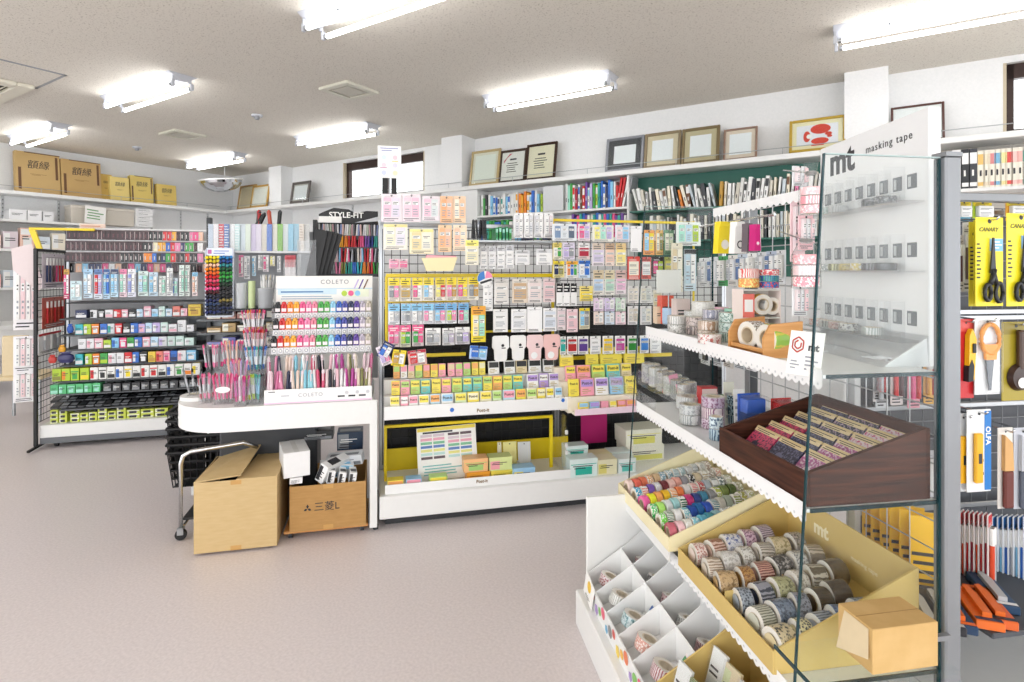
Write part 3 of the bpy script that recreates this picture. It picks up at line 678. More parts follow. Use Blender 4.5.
part('blue_mark', MB().disc(CF.pu(452, 3.0), (zb + zt) / 2 + .0, .012, 2.9992, pmat('2F6FCB'), 8), t); part('blue_mark', MB().disc(CF.pu(563, 3.0), (zb + zt) / 2 + .018, .011, 2.9992, pmat('2F6FCB'), 8), t)
PIT = M('4A3A1E', .5)
def note_pad(label, grp, loc, rot, w, h, d, col, lc, name='sticky_note_pad', word=True):
    o = thing(name, label, 'sticky notes', loc, rot, grp)
    def mk():
        m = MB(); m.box(-w / 2, 0, 0, w / 2, d, h, pmat(col), .001)
        m.rect(-w * .44, h * .52, w * .44, h * .93, -.0003, pmat(lc)); lines(m, -w * .4, h * .1, w * .3, h * .42, -.0003, M('B9A35A', .5), 3, 2)
        return m.mesh('pad')
    pd = part('pad', cached(('np', round(w, 3), round(h, 3), round(d, 3), col, lc), mk), o)
    if word: text('Post-it', round(w * .3, 3), PIT, pd, (0, -.0006, h * .72), bold=.0004)
    return o
PN = {'yellow': 'F5E258', 'pink': 'F6A6B8', 'green': 'B6DA7A', 'teal': '6FCBC6', 'blue': '9CCBEA', 'orange': 'F4AE62', 'purple': 'B69ADC', 'white': 'F2F1EE', 'pale green': 'D6E8BC', 'pale blue': 'C6E2EE', 'cream': 'F2ECC6', 'black': '2A2A2C', 'beige': 'E4D2A8'}
def pads(frm, v, items, z, rowp, hpx, dep=.02, lean=.12, word=True):
    n = len(items)
    for i, (x0, x1, c, lc) in enumerate(items):
        u0, u1 = frm.pu(x0, v), frm.pu(x1, v); t_ = v / ray((x0 + x1) / 2, HY).dot(frm.v)
        note_pad(lab(f'{c} sticky-note pad with {lc} label' if c != lc else f'{c} sticky-note pad', i, n, rowp), rowp, frm.w((u0 + u1) / 2, v, z + .0008 + dep * math.sin(lean)), (-lean, 0, frm.a), (u1 - u0) * .95, hpx * t_ / FOC, dep, PN[c], PN[lc], word=word)
xs = lambda q: [(370 + a / 3.531, 370 + b / 3.531) for a, b in q]
fr_ = xs([(70, 105), (108, 136), (138, 170), (172, 210), (212, 249), (252, 296), (300, 342), (345, 386), (390, 431), (434, 466), (470, 514), (517, 552), (555, 590), (592, 621), (624, 651), (654, 680)])
fc = ['cream', 'pink', 'white', 'white', 'pale blue', 'white', 'pale green', 'yellow', 'cream', 'pale green', 'pale blue', 'yellow', 'cream', 'yellow', 'white', 'white']
fl = ['yellow', 'white', 'pink', 'yellow', 'orange', 'blue', 'yellow', 'cream', 'yellow', 'green', 'pink', 'orange', 'green', 'cream', 'yellow', 'blue']
pads(CF, steps[0][0], [(a, b, fc[i], fl[i]) for i, (a, b) in enumerate(fr_)], steps[0][1], 'the lowest step of the note tray', 16)
mr = xs([(75, 106), (108, 141), (143, 177), (179, 214), (218, 251), (253, 287), (290, 326), (328, 361), (363, 397), (400, 433), (435, 468), (470, 503), (505, 541), (555, 596), (598, 631), (633, 668)])
mc_ = ['yellow', 'pink', 'green', 'teal', 'yellow', 'pink', 'green', 'teal', 'teal', 'yellow', 'orange', 'green', 'teal', 'white', 'purple', 'white']
ml_ = ['orange', 'green', 'yellow', 'yellow', 'yellow', 'yellow', 'yellow', 'yellow', 'green', 'green', 'yellow', 'yellow', 'yellow', 'purple', 'white', 'purple']
pads(CF, steps[1][0], [(a, b, mc_[i], ml_[i]) for i, (a, b) in enumerate(mr)], steps[1][1], 'the middle step of the note tray', 14)
tr = xs([(82, 106), (108, 132), (134, 158), (160, 186), (188, 212), (214, 240), (242, 268), (275, 300), (302, 328), (330, 356), (360, 384), (386, 408), (418, 458), (474, 514), (516, 556), (560, 606), (612, 652)])
tc_ = ['orange', 'white', 'beige', 'green', 'orange', 'yellow', 'pink', 'pink', 'pink', 'green', 'yellow', 'yellow', 'white', 'white', 'beige', 'white', 'white']
tl_ = ['green', 'pink', 'pink', 'yellow', 'pink', 'orange', 'yellow', 'beige', 'green', 'pink', 'orange', 'cream', 'black', 'black', 'black', 'black', 'black']
pads(CF, steps[2][0], [(a, b, tc_[i], tl_[i]) for i, (a, b) in enumerate(tr)], steps[2][1], 'the top step of the note tray', 13, word=False)
# tilted tray on the right
u0, zb = CF.px(575, 416, 2.93); u1 = CF.pu(641, 2.93)
t = thing('note_tray', 'tilted tray of sticky notes beside the glass tape bay', 'display tray', (0, 0, 0), CF.a)
part('front_lip', MB().box(u0, 2.93, zb, u1, 2.936, zb + .035, M('F3D9E6', .4), .001), t)
st2 = []
for k in range(4):
    v0 = 2.936 + .06 * k; zs = zb + .012 + .075 * k
    part('step', MB().box(u0 - .02 * k, v0, zb, u1, v0 + .059, zs, M('F1E9D8', .5), .001), t); st2.append((v0 + .012, zs))
pads(CF, st2[0][0], [(579, 589, 'yellow', 'blue'), (590, 600, 'blue', 'purple'), (601.5, 609, 'pink', 'pink'), (610, 617, 'cream', 'yellow'), (618, 626, 'orange', 'pink'), (627, 636, 'pink', 'orange')], st2[0][1], 'the lowest row of the tilted tray', 9, word=False)
pads(CF, st2[1][0], [(569, 579.5, 'yellow', 'yellow'), (580.5, 594.5, 'pink', 'purple'), (595.5, 609, 'white', 'purple'), (610, 624, 'blue', 'purple'), (625.5, 637, 'yellow', 'yellow')], st2[1][1], 'the second row of the tilted tray', 17)
pads(CF, st2[2][0], [(566, 576, 'pink', 'yellow'), (577, 591, 'pink', 'orange'), (592, 605.5, 'green', 'yellow'), (606.5, 620.5, 'teal', 'yellow'), (621.5, 632, 'beige', 'yellow')], st2[2][1], 'the third row of the tilted tray', 15)
pads(CF, st2[3][0], [(560, 574, 'yellow', 'cream'), (586, 599, 'yellow', 'yellow'), (600, 622.5, 'yellow', 'yellow'), (624, 645, 'yellow', 'yellow')], st2[3][1], 'the back row of the tilted tray', 17)
# --- lower deck: poster board, boxes ---
DK = .172
t = thing('deck_tray', 'white shallow tray with front lip on the base of the centre rack', 'display tray', (0, 0, 0), CF.a)
ua, ub = CF.pu(385, 3.03), CF.pu(571, 3.03)
part('front_lip', MB().box(ua, 3.03, DK + .0005, ub, 3.035, DK + .05, WHITE_GLOSS, .001), t); part('floor_sheet', MB().box(ua, 3.035, DK + .0005, ub, 3.37, DK + .004, WHITE_GLOSS), t)
text('Post-it', .024, M('7A5A20', .5), t, (CF.pu(482, 3.03), 3.0294, DK + .027), bold=.0006)
t0 = DK + .0045
pads(CF, 3.05, [(387, 404, 'yellow', 'orange'), (405.5, 422, 'blue', 'pink'), (429, 448, 'green', 'yellow')], t0, 'the deck below the poster', 11, .06, 0, False)
u0, zt = CF.px(418, 428, 3.2); u1, zb = CF.px(477, 470, 3.2)
w, h = u1 - u0, zt - zb
t = thing('chart_board', 'leaning white colour chart board with coloured stripes', 'sign', CF.w((u0 + u1) / 2, 3.17, t0 + .001), (-.12, -.03, CF.a))
h = zt - t0
part('board', MB().box(-w / 2, 0, 0, w / 2, .006, h, PAPER), t)
m = MB(); m.rect(-w * .49, h * .93, w * .49, h * .995, -.0004, pmat('E8D24A'))
for c in range(2):
    for r_ in range(7):
        col = ['5E4A52', 'D9C9D2', 'E9A6B8', '7FBF9A', '5C7FC0', 'E6E38A', 'BFE0DC'][r_ if c else (r_ + 1) % 7]
        for q in range(2):
            x = -w * .44 + c * w * .46 + q * w * .21; m.rect(x, h * (.82 - r_ * .07), x + w * .19, h * (.87 - r_ * .07), -.0004, pmat(col))
lines(m, -w * .42, h * .08, w * .3, h * .3, -.0004, M('7FBFC0', .5), 4, 3); m.rect(-w * .4, h * .885, w * .1, h * .92, -.0004, INK)
part('printed_chart', m, t)
def dbox(x0, y0, x1, y1, v, base, acc, label, seed, d=.08, z=None, name='sticky_note_box', px_h=None):
    u0, u1 = CF.pu(x0, v), CF.pu(x1, v); tt = v / ray((x0 + x1) / 2, HY).dot(CF.v)
    h = (y1 - y0) * tt / FOC; z = t0 + .0005 if z is None else z
    o = thing(name, label, 'box', CF.w((u0 + u1) / 2, v, z), CF.a)
    part('carton', carton_mesh(u1 - u0, d, h, base, acc, seed), o)
    part('lid', MB().box(-(u1 - u0) / 2 - .001, -.0012, h * .72, (u1 - u0) / 2 + .001, d + .001, h + .001, pmat(base), .001), o)
    return z + h + .0015
zz = dbox(467, 471, 490, 481, 3.08, 'F2A53A', None, 'orange box under the orange-and-green sticky-note box', 3)
dbox(464, 457, 488, 470, 3.08, 'F3BE84', 'A8CF7A', 'orange-and-green sticky-note box on top of the orange box', 2, z=zz)
zz = dbox(491, 469.5, 513, 479, 3.08, 'F1DE5A', None, 'yellow box under the pale green sticky-note box', 3)
dbox(489.5, 455.5, 512, 468.5, 3.08, 'D8E29A', 'F2A6B0', 'pale green sticky-note box on top of the yellow box', 1, z=zz)
dbox(513.5, 464, 535, 476, 3.05, '9CC7E6', 'F3E48A', 'sky blue and yellow sticky-note box on the deck', 1)
for i, (x0, x1, c, l) in enumerate([(498, 502, 'E9E2C8', 'narrow cream swatch card behind the pale green box'), (503.5, 517, 'F2E89A', 'pale yellow swatch card behind the sticky-note boxes'), (518.5, 531, 'DEDEDC', 'pale grey swatch card behind the sticky-note boxes')]):
    v = 3.22; u0, zt = CF.px(x0, 443, v); u1 = CF.pu(x1, v)
    t = thing('swatch_card', l, 'card', CF.w((u0 + u1) / 2, v, t0 + .0005), (-.1, 0, CF.a)); h = zt - t0
    part('card', MB().box(-(u1 - u0) / 2, 0, 0, (u1 - u0) / 2, .008, h, pmat(c), .001), t)
    part('card_hole', MB().disc(0, h * .93, .004, -.0005, DARK, 8), t)
# acrylic stand and price clips between the bays
u, z = CF.px(566, 460, 3.05)
t = thing('acrylic_divider', 'clear acrylic divider with white clips on the centre rack deck', 'divider', CF.w(u, 0, 0), CF.a)
part('panel', MB().box(-.002, 3.05, t0 + .001, .002, 3.3, .52, ACRYL), t)
for k, y in enumerate((432, 445, 452)): zc = CF.px(565, y, 3.05)[1]; part('clip', MB().box(-.008, 3.035, zc - .012, .008, 3.049, zc + .012, WHITE, .003), t)
# right deck: boxes of film tape, magenta panel
t0 = DK
dbox(570, 462, 597.5, 480, 3.03, 'DFEFEC', '2FB3A0', 'white-and-teal carton in the front of the deck stack', 2, .09, z=DK + .0005, name='film_box')
zz = dbox(566, 458, 587, 470, 3.14, 'DFEFEC', '2FB3A0', 'lower white-and-teal carton behind the front carton', 1, .08, z=DK + .0005, name='film_box')
dbox(566, 446, 588, 458, 3.14, 'E4F1EE', '2FB3A0', 'upper white-and-teal carton with teal lid print', 2, .08, z=zz, name='film_box')
dbox(598, 463, 617, 478, 3.03, 'E9E4C0', 'E0D67A', 'pale yellow carton with blue square print', 1, .1, z=DK + .0005, name='film_box')
dbox(589, 449, 612, 462, 3.15, 'E6E3B0', 'D9D070', 'yellowish carton behind the pale yellow carton', 0, .1, z=DK + .0005, name='film_box')
dbox(618.5, 462, 636, 476, 3.03, 'E2ECEA', '5FC0B4', 'white carton at the right end of the deck stack', 2, .09, z=DK + .0005, name='film_box')
dbox(611, 448, 632, 461, 3.16, 'DCEAE6', '4AB8A6', 'teal-topped carton next to the large yellow-and-white box', 2, .1, z=DK + .0005, name='film_box')
zz = dbox(628, 451, 664, 466, 3.2, 'ECE9D8', 'E0DC74', 'lower large yellow-and-white box at the bay corner', 0, .17, z=DK + .0005, name='film_box')
dbox(626, 434, 662, 450, 3.2, 'EFEDDC', 'E4DE70', 'upper large yellow-and-white box at the bay corner', 2, .17, z=zz, name='film_box')
u0, zt = CF.px(581, 402, 3.36); u1, zb = CF.px(607, 442, 3.36)
thing('card_sheet', 'magenta back panel behind the wire mesh of the right bay', 'panel', CF.w((u0 + u1) / 2, 3.36, zb), CF.a, mesh=MB().box(-(u1 - u0) / 2, 0, 0, (u1 - u0) / 2, .004, zt - zb, pmat('B01468'), .001).mesh())
# ---------- left rack ----------
LF = Fr(math.radians(16.57))
VL = 5.087
la = LF.pu(36.5, VL); lb = la + 1.86
VLB = VL + .47
lg = thing('display_gondola', 'grey shelf rack full of small cartons with black wire side panel', 'display rack', (0, 0, 0), LF.a)
part('base_deck', MB().box(la + .02, VL, .085, lb, VL + .5, .18, WHITE, .004), lg)
part('kick_plate', MB().box(la + .02, VL + .004, .04, lb, VL + .5, .085, M('6B6E72', .5)), lg)
part('back_board', MB().box(la + .02, VLB, .18, lb, VLB + .02, 1.70, M('C2C5C9', .5)), lg)
for u in (la + .1, la + .95, la + 1.8):
    part('caster', MB().lathe([(.0001, -.012), (.02, -.012), (.02, .012), (.0001, .012)], BLACK, 12, axis='x'), lg, (u, VL + .07, .0205))
m = MB()
for v in (VL - .01, VLB): m.box(la - .012, v - .012, .03, la + .012, v + .012, 1.52, BLACK, .003)
m.box(la - .01, VL - .01, 1.50, la + .01, VLB, 1.52, BLACK, .003)
part('side_frame', m, lg)
part('side_mesh', (lambda g: (setattr(g, 'v', [Vector((la, VL + p.x, p.z)) for p in g.v]), g)[1])(grid_panel(0, .46, .2, 1.50, 0, .05, .0025, BLACK)), lg)
part('foot_bar', MB().box(la - .01, VL - .12, .012, la + .01, VL + .5, .03, BLACK, .003), lg)
part('right_upright', MB().box(lb - .02, VL + .3, .1, lb, VLB, 1.72, STEEL, .003), lg)
part('left_upright', MB().box(LF.pu(66, VL + .2), VL + .2, .18, LF.pu(66, VL + .2) + .02, VL + .22, 1.70, STEEL, .003), lg)
SHV = VL + .12
def lshelf(y, x0=60, x1=202, v=SHV, mat=M('55585C', .5)):
    z = LF.px(120, y, v)[1]
    part('shelf', MB().box(LF.pu(x0, v), v - .012, z - .012, lb - .02, VLB, z, mat, .002), lg)
    return z
def lrow(y, spec, rowp, hpx=9.0, v=SHV, d=.09, stack=1):
    z = lshelf(y, v=v); n = len(spec); t_ = v / ray(120, HY).dot(LF.v); h = hpx * t_ / FOC
    for i, (x0, x1, base, acc, nm, *hh) in enumerate(spec):
        u0, u1 = LF.pu(x0, v), LF.pu(x1, v); k = hh[0] if hh else 1.0
        hs = h * k; ns = stack if hs > .05 else 1
        for s in range(ns):
            where = '' if ns == 1 else ('upper ' if s == ns - 1 else 'lower ')
            o = thing('eraser_carton', lab(f'{where}{nm} carton', i, n, rowp), 'carton', LF.w((u0 + u1) / 2, v, z + .0006 + s * (hs / ns + .0006)), LF.a, rowp)
            w = (u1 - u0) * .96
            part('carton', carton_mesh(w, d, hs / ns, base, acc, i), o)
            part('open_flap', cached(('flap', round(w, 3), round(hs / ns, 3), base), lambda: MB().box(-w / 2, -.002, hs / ns * .78, w / 2, -.0005, hs / ns, pmat(base), .0003).mesh('open_flap')), o)
nm = {'navy': 'dark blue', 'E9EAEC': 'white', 'black': 'black', 'F3B8C6': 'pale pink', 'BFDDF2': 'pale blue', 'F0897A': 'coral', 'CDE8E0': 'pale mint', 'D6D9DC': 'pale grey', 'F2D24A': 'yellow'}
def q(x0, x1, b, a=None, k=1.0): return (x0, x1, b, a, nm.get(b, b), k)
lrow(317.5, [q(75, 87, 'navy', 'E9EAEC'), q(90, 97, 'E9EAEC', 'black'), q(98, 104.5, 'black', 'E9EAEC'), q(105, 113, 'E9EAEC', 'F3B8C6'), q(113.5, 121, 'red', 'E9EAEC'), q(121.5, 128, 'F3B8C6', 'E9EAEC'), q(128.5, 136, 'black', 'E9EAEC'), q(136.5, 143, 'BFDDF2', 'E9EAEC'),
    q(143.5, 151, 'F3B8C6', 'E9EAEC', 1.35), q(151.5, 158, 'BFDDF2', 'sky'), q(158.5, 165, 'CDE8E0', 'E9EAEC', 1.3), q(165.5, 172, 'BFDDF2', 'E9EAEC'), q(172.5, 180, 'F0897A', 'E9EAEC', 1.3), q(180.5, 187.5, 'F3B8C6', 'E9EAEC'), q(188, 201, 'F2D24A', 'gold', 1.5)], 'the top carton shelf', 8)
lrow(333.5, [q(75, 83, 'turquoise', 'E9EAEC'), q(83.4, 91, 'lime', 'E9EAEC'), q(91.4, 99, 'orange', 'E9EAEC'), q(100, 107, 'blue', 'E9EAEC'), q(107.4, 114.6, 'D6D9DC', 'teal'), q(115, 122, 'red', 'E9EAEC'), q(123, 130, 'black', 'E9EAEC'), q(130.5, 138, 'blue', 'E9EAEC'),
    q(138.4, 145, 'lavender', 'F3B8C6', .9), q(145.4, 152, 'BFDDF2', 'E9EAEC'), q(152.4, 160, 'lavender', 'E9EAEC'), q(160.4, 168, 'CDE8E0', 'E9EAEC'), q(168.4, 177, 'E9EAEC', 'F3B8C6', .8), q(177.4, 186, 'E9EAEC', 'D6D9DC', 1.2), q(186.4, 194, 'E9EAEC', None, .7)], 'the second carton shelf', 10)
lrow(347.8, [q(78, 86, 'E9EAEC', None), q(86.4, 94, 'E9EAEC', 'F3B8C6'), q(94.4, 103, 'F3B8C6', 'E9EAEC'), q(103.4, 111, 'lime', 'E9EAEC', .8), q(111.4, 119, 'sky', 'blue'), q(119.4, 126.6, 'rose', 'E9EAEC'), q(127, 134, 'green', 'E9EAEC'), q(134.4, 142, 'blue', 'E9EAEC'),
    q(142.4, 150, 'F3B8C6', 'E9EAEC'), q(150.4, 158, 'BFDDF2', 'E9EAEC'), q(158.4, 167, 'D6D9DC', 'lavender'), q(167.4, 175, 'CDE8E0', 'D6D9DC'), q(175.4, 184, 'CDE8E0', 'E9EAEC'), q(184.4, 194, 'CDE8E0', 'E9EAEC', .8)], 'the third carton shelf', 10)
lrow(363.3, [q(75, 83, 'turquoise', 'E9EAEC'), q(85, 92, 'lime', 'E9EAEC'), q(92.4, 99.6, 'orange', 'E9EAEC'), q(100, 107.6, 'green', 'lime'), q(108, 116, 'E9EAEC', 'F3B8C6'), q(116.4, 124, 'E9EAEC', None), q(124.4, 132, 'red', 'E9EAEC'), q(132.4, 139, 'blue', 'E9EAEC'), q(139.4, 147, 'black', 'E9EAEC'),
    q(148, 155.6, 'F2D24A', 'gold'), q(156, 163, 'F0897A', 'red'), q(163.4, 170, 'F3B8C6', 'rose'), q(170.4, 177, 'blue', 'navy'), q(177.4, 186, 'E9EAEC', 'F3B8C6'), q(186.4, 196, 'sky', 'E9EAEC')], 'the fourth carton shelf', 10.5)
dots = ['red', 'black', 'black', 'blue', 'yellow', 'black', 'red', 'red', 'black', 'blue', 'green', 'orange', 'yellow']
lrow(378.5, [q(52, 61, 'lime', 'olive'), q(61.4, 70, 'lime', 'orange'), q(70.4, 79, 'lime', 'green'), q(80, 89, 'lime', 'yellow')] + [(90 + i * 8.5, 98 + i * 8.5, 'F0F0EC', dots[i], f'white and {dots[i]}') for i in range(13)], 'the fifth carton shelf', 12, v=SHV - .04)
lrow(391.0, [q(50 + 8.5 * i, 58 + 8.5 * i, '5CC07E', 'mint') for i in range(6)] + [q(103 + 9.5 * i, 111.5 + 9.5 * i, '3A3B3E', 'grey', .85) for i in range(10)], 'the sixth carton shelf', 9, v=SHV - .06)
nm['5CC07E'] = 'green'
for o in COL.objects:
    if o.name.startswith('eraser_carton') and o.get('label'): o['label'] = o['label'].replace('5CC07E', 'green').replace('3A3B3E', 'dark grey')
# dark lead cases in a sloping tray
z = lshelf(406, v=SHV - .08)
for i in range(24):
    for r_ in range(2):
        v = SHV - .07 + .10 * r_; u = LF.pu(50, v) + .058 * i
        if u > lb - .08: continue
        o = thing('lead_case', lab(f'dark flat refill case in the {"front" if r_ == 0 else "back"} line', i, 24, 'the black sloping tray'), 'refill case', LF.w(u + .03, v, z + .003 + .028 * r_), (.22, 0, LF.a), 'dark refill cases')
        part('case', carton_mesh(.054, .095, .018, '26272A', 'grey' if i % 3 else '3A3B3E', 2), o)
        part('clip', cached('lclip', lambda: MB().box(-.02, -.003, .004, .02, -.0005, .012, M('5A5C60', .4), .001).mesh('clip')), o)
# lime boxes on the base
v = VL + .05; z = .1806
lim = [(50, 58, 3), (59, 67, 3), (70, 79.5, 2), (80, 88, 2), (88.5, 97, 2), (97.5, 107, 3), (107.5, 116, 2), (116.5, 126, 3), (126.5, 140, 2), (140.5, 154, 2), (154.5, 168, 2)]
for i, (x0, x1, ns) in enumerate(lim):
    u0, u1 = LF.pu(x0, v), LF.pu(x1, v)
    for s in range(ns):
        o = thing('refill_carton', lab(f'{["bottom", "second", "top"][s]} lime green carton', i, len(lim), 'the row along the base deck'), 'carton', LF.w((u0 + u1) / 2, v, z + s * .0338), LF.a, 'lime cartons on the base deck')
        part('carton', carton_mesh((u1 - u0) * .96, .14, .033, 'D3DE5A', 'F3F3DC', i % 3), o)
        part('end_label', cached(('el', round(u1 - u0, 2)), lambda: MB().rect(-(u1 - u0) * .3, .006, (u1 - u0) * .25, .024, -.0009, INK).mesh('end_label')), o)
# hanging lead refills, three rails
c1 = ['maroon'] * 17 + ['black', 'black', 'black', 'red', 'red', 'amber', 'maroon', 'black', 'black', 'pink', 'rose', 'peach']
c2 = ['maroon'] * 16 + ['black', 'black', 'cream', 'amber', 'amber', 'blue', 'red', 'pink', 'navy', 'green', 'green', 'maroon', 'white']
c3 = ['maroon'] * 11 + ['black'] * 5 + ['orange', 'orange', 'blue', 'black', 'navy', 'green', 'red', 'maroon', 'black', 'red', 'black', 'black', 'pink']
RV = VL + .16
def refill_mesh(c):
    def mk():
        m = MB(); m.box(-.0225, -.009, -.078, .0225, .009, -.006, M('34141A' if c == 'maroon' else c, .22, var=.2, scale=90), .003); m.box(-.0165, -.001, -.008, .0165, .001, 0, pmat('8A7A7C'), .0005)
        m.rect(-.006, -.06, .001, -.03, -.0096, pmat('6A3A42' if c == 'maroon' else 'D6D2D0'))
        m.rect(.0185, -.076, .0222, -.012, -.0096, M('C9B4B4', .3)); return m.mesh('refill')
    return cached(('rf', c), mk)
for r_, (cs, y, x0) in enumerate(((c1, 229.5, 68.5), (c2, 240.5, 67), (c3, 251.5, 67))):
    z = LF.px(130, y, RV)[1]
    part('hang_rail', MB().box(LF.pu(x0 - 1, RV), RV - .004, z - .006, lb - .01, RV + .004, z + .006, pmat('ECECEC'), .002), lg)
    for i, c in enumerate(cs):
        u = LF.pu(x0, RV) + .0175 + i * (LF.pu(203, RV) - LF.pu(x0, RV)) / 29
        thing('pen_refill', lab(f'{"dark red" if c == "maroon" else c} hanging refill pack', i, 29, f'the {["upper", "middle", "lower"][r_]} hanging rail'), 'refill pack', LF.w(u, RV - .014, z - .0075), LF.a + R.uniform(-.2, .2), 'hanging refill packs', mesh=refill_mesh(c))
z = LF.px(130, 262, RV + .1)[1]
part('hang_rail', MB().box(LF.pu(70, RV + .1), RV + .096, z - .006, lb - .01, RV + .104, z + .006, STEEL, .002), lg)
for i in range(26):
    c = R.choice(['black', 'navy', 'maroon', 'white', 'silver', 'sky', 'rose', 'peach'])
    thing('pen_refill', lab(f'{c} thin refill tube', i, 26, 'the fourth rail behind the blister packs'), 'refill pack', LF.w(LF.pu(71, RV + .1) + .015 + i * .046, RV + .085, z - .0075), LF.a, 'thin refill tubes', mesh=refill_mesh(c))
# blister packs
bl = [(63.5, 69.5, 269, 299, 'B8245E', 'gold', ['rose', 'white']), (70, 82, 281, 300, 'CFE6EC', None, ['D6EDF0', 'white']), (83, 93, 269, 298, 'CFE3F0', 'A8CDEB', ['BFDDF2', 'white']), (94, 102.5, 269, 299, 'DAE3EC', '5C7FB8', ['red', 'lavender']), (103, 110, 269, 299, 'BFDDF2', '2E5C98', ['sky', 'blue']), (110.5, 118.5, 269, 297, 'C2E2F4', 'navy', ['sky', 'BFDDF2']),
    (119.5, 127, 269, 297, 'F2D6E0', 'pink', ['mint', 'white']), (127.5, 136, 269, 297, 'E4E6F4', 'F0F0F4', ['8F9CDA', 'white']), (138, 148.5, 271, 296, 'DCECE8', None, ['BFDDF2', 'mint']), (149, 158, 272, 296, 'C9DFEE', None, ['sky', 'white']), (158.5, 166, 276, 296, 'E6ECEA', None, ['white', 'mint']), (166.5, 173, 268, 296, 'EEF0F0', None, ['white', 'silver']), (171, 178, 278, 296, 'D8E6F0', None, ['5C7FC0', 'mint']), (179, 184.5, 265, 296, 'E2F0EA', None, ['white', 'mint']), (185, 190, 265, 296, 'E9F1EC', None, ['mint', 'white']), (192, 198, 272, 296, 'F0DCDC', 'sky', ['peach', 'white'])]
bn = ['crimson', 'pale ice blue', 'light blue', 'white and red', 'light blue with dark top', 'sky blue with dark blue top', 'white and pink', 'white and violet', 'pale mint', 'pale blue', 'white', 'tall white', 'white with blue print', 'narrow mint', 'narrow white', 'peach with blue top']
for i, b in enumerate(bl):
    packrow(LF, VL + .02 - .012 * (i % 2), [(b[0], b[2], b[1], b[3], b[4], b[5], b[6], 'X')], 'pack', 'the blister row', 'blister pack', 'blister_pack', hf=.18)
for i, o in enumerate([o for o in COL.objects if o.name.startswith('blister_pack')]): o['label'] = lab(f'{bn[i]} blister pack', i, len(bl), 'the row under the hanging refills')
z = LF.px(120, 302, VL + .03)[1]
part('hook_rail', MB().box(LF.pu(66, VL + .05), VL + .05, z - .01, lb - .02, VL + .3, z, M('2A2C30', .4), .002), lg)
# goods on the side mesh (inner face) and outside
def sidepack(x0, y0, x1, y1, label, base, hdr, prods, dv, shape='rod', side=1):
    v = VL + dv; uu = la + .02 * side
    t_ = LF.w(uu, v, 0); z0 = H_CAM + (HY - y0) / FOC * t_.y; z1 = H_CAM + (HY - y1) / FOC * t_.y
    pack('pen_pack', label, 'pen pack', 'packs on the wire side panel', LF.w(uu, v, z0), LF.a - (PI / 2 if side < 0 else -PI / 2), .36, z0 - z1, base, hdr, prods, 1, shape=shape, hf=.12)
sidepack(40, 254, 62, 288, 'upper pack of red and dark blue pens on the wire side panel', 'DCD2DA', None, ['navy', 'navy', 'maroon', 'rose', 'red', 'red'], .22)
sidepack(40, 297, 60, 327, 'middle pack of red pens on the wire side panel', 'C65A4A', None, ['red', 'brick', 'red', 'brick', 'red'], .22)
sidepack(38, 332, 50, 352, 'lower white pack with red top on the wire side panel', 'E6E6E8', 'red', ['silver', 'white', 'silver'], .16)
for i, (y0, y1, l) in enumerate([(270, 330, 'upper white folder pack with red lines hung outside the wire side panel'), (336, 372, 'middle white folder pack with red lines hung outside the wire side panel'), (372, 402, 'lower pale folder pack hung outside the wire side panel')]):
    v = VL + .12; p = LF.w(la - .12, v, 0); z0 = H_CAM + (HY - y0) / FOC * p.y; z1 = H_CAM + (HY - y1) / FOC * p.y
    pack('folder_pack', l, 'folder pack', 'folder packs outside the wire panel', (p.x, p.y, z0), LF.a + .25, .15, z0 - z1, 'F2F0F2', None, ['white', 'F4D6DA', 'white', 'F4D6DA'], i, shape='block', d=.01, hf=.06)
# yellow rule and crinkled bag on the top corner, sign card
p = LF.w(la + .04, VL + .1, 0)
t = thing('plastic_bracket', 'bent yellow plastic frame on the top corner of the wire panel', 'frame', (p.x, p.y, 1.50), LF.a)
part('frame_bar', MB().box(-.13, -.01, .165, .30, .01, .185, YEL, .003), t); part('frame_leg', MB().prism([(-.13, .165), (-.09, .165), (-.045, .02), (-.08, .02)], -.01, .01, YEL, axis='y').mesh(fix=True), t)
t = thing('paper_sheet', 'pale pink curled paper hanging beside the yellow frame', 'paper', (p.x - .12, p.y - .05, 1.36), LF.a + .3)
part('sheet', MB().prism([(-.09, 0), (.06, -.17), (.09, -.12), (.02, .2), (-.1, .16)], 0, .003, pmat('F2E2E2'), axis='y').mesh(fix=True), t)
t = thing('price_sign', 'small peach price sign on the top corner of the left rack', 'sign', LF.w(la + .28, VL + .22, 1.66), LF.a)
part('sign_card', MB().box(-.09, 0, 0, .09, .003, .07, pmat('F6DCCB'), .001), t); m = MB(); lines(m, -.08, .01, .08, .06, -.0005, M('D98A5A', .5), 3, 4); part('print', m, t)
part('sign_post', MB().cyl((0, .004, -.14), (0, .004, 0), .003, STEEL, 6), t)
# small bags on the lower left of shelves
for i, (x0, x1, y0, y1, c, l) in enumerate([(58, 66, 345, 352, 'amber', 'small amber bag at the end of the second carton shelf'), (66.5, 74, 324, 333, '2A58B0', 'small blue bag at the end of the second carton shelf'), (57, 75, 352, 362.5, '3A3A6A', 'dark blue and red bag heap at the end of the fourth carton shelf'), (48, 57, 355, 363, 'D0403A', 'red bag beside the wire panel')]):
    v = SHV - .02; u0, zt = LF.px(x0, y0, v); u1, zb = LF.px(x1, y1, v); w = u1 - u0; h = zt - zb
    t = thing('candy_bag', l, 'bag', LF.w((u0 + u1) / 2, v, zb), LF.a)
    part('pouch', MB().lathe([(.001, 0), (w * .35, .002), (w * .5, h * .35), (w * .42, h * .7), (w * .2, h * .85)], pmat(c), 10, sy=.5), t)
    part('bag_top', MB().prism([(-w * .2, h * .8), (w * .2, h * .8), (w * .34, h), (-w * .34, h)], -.004, .004, pmat(c), axis='y').mesh(fix=True), t)
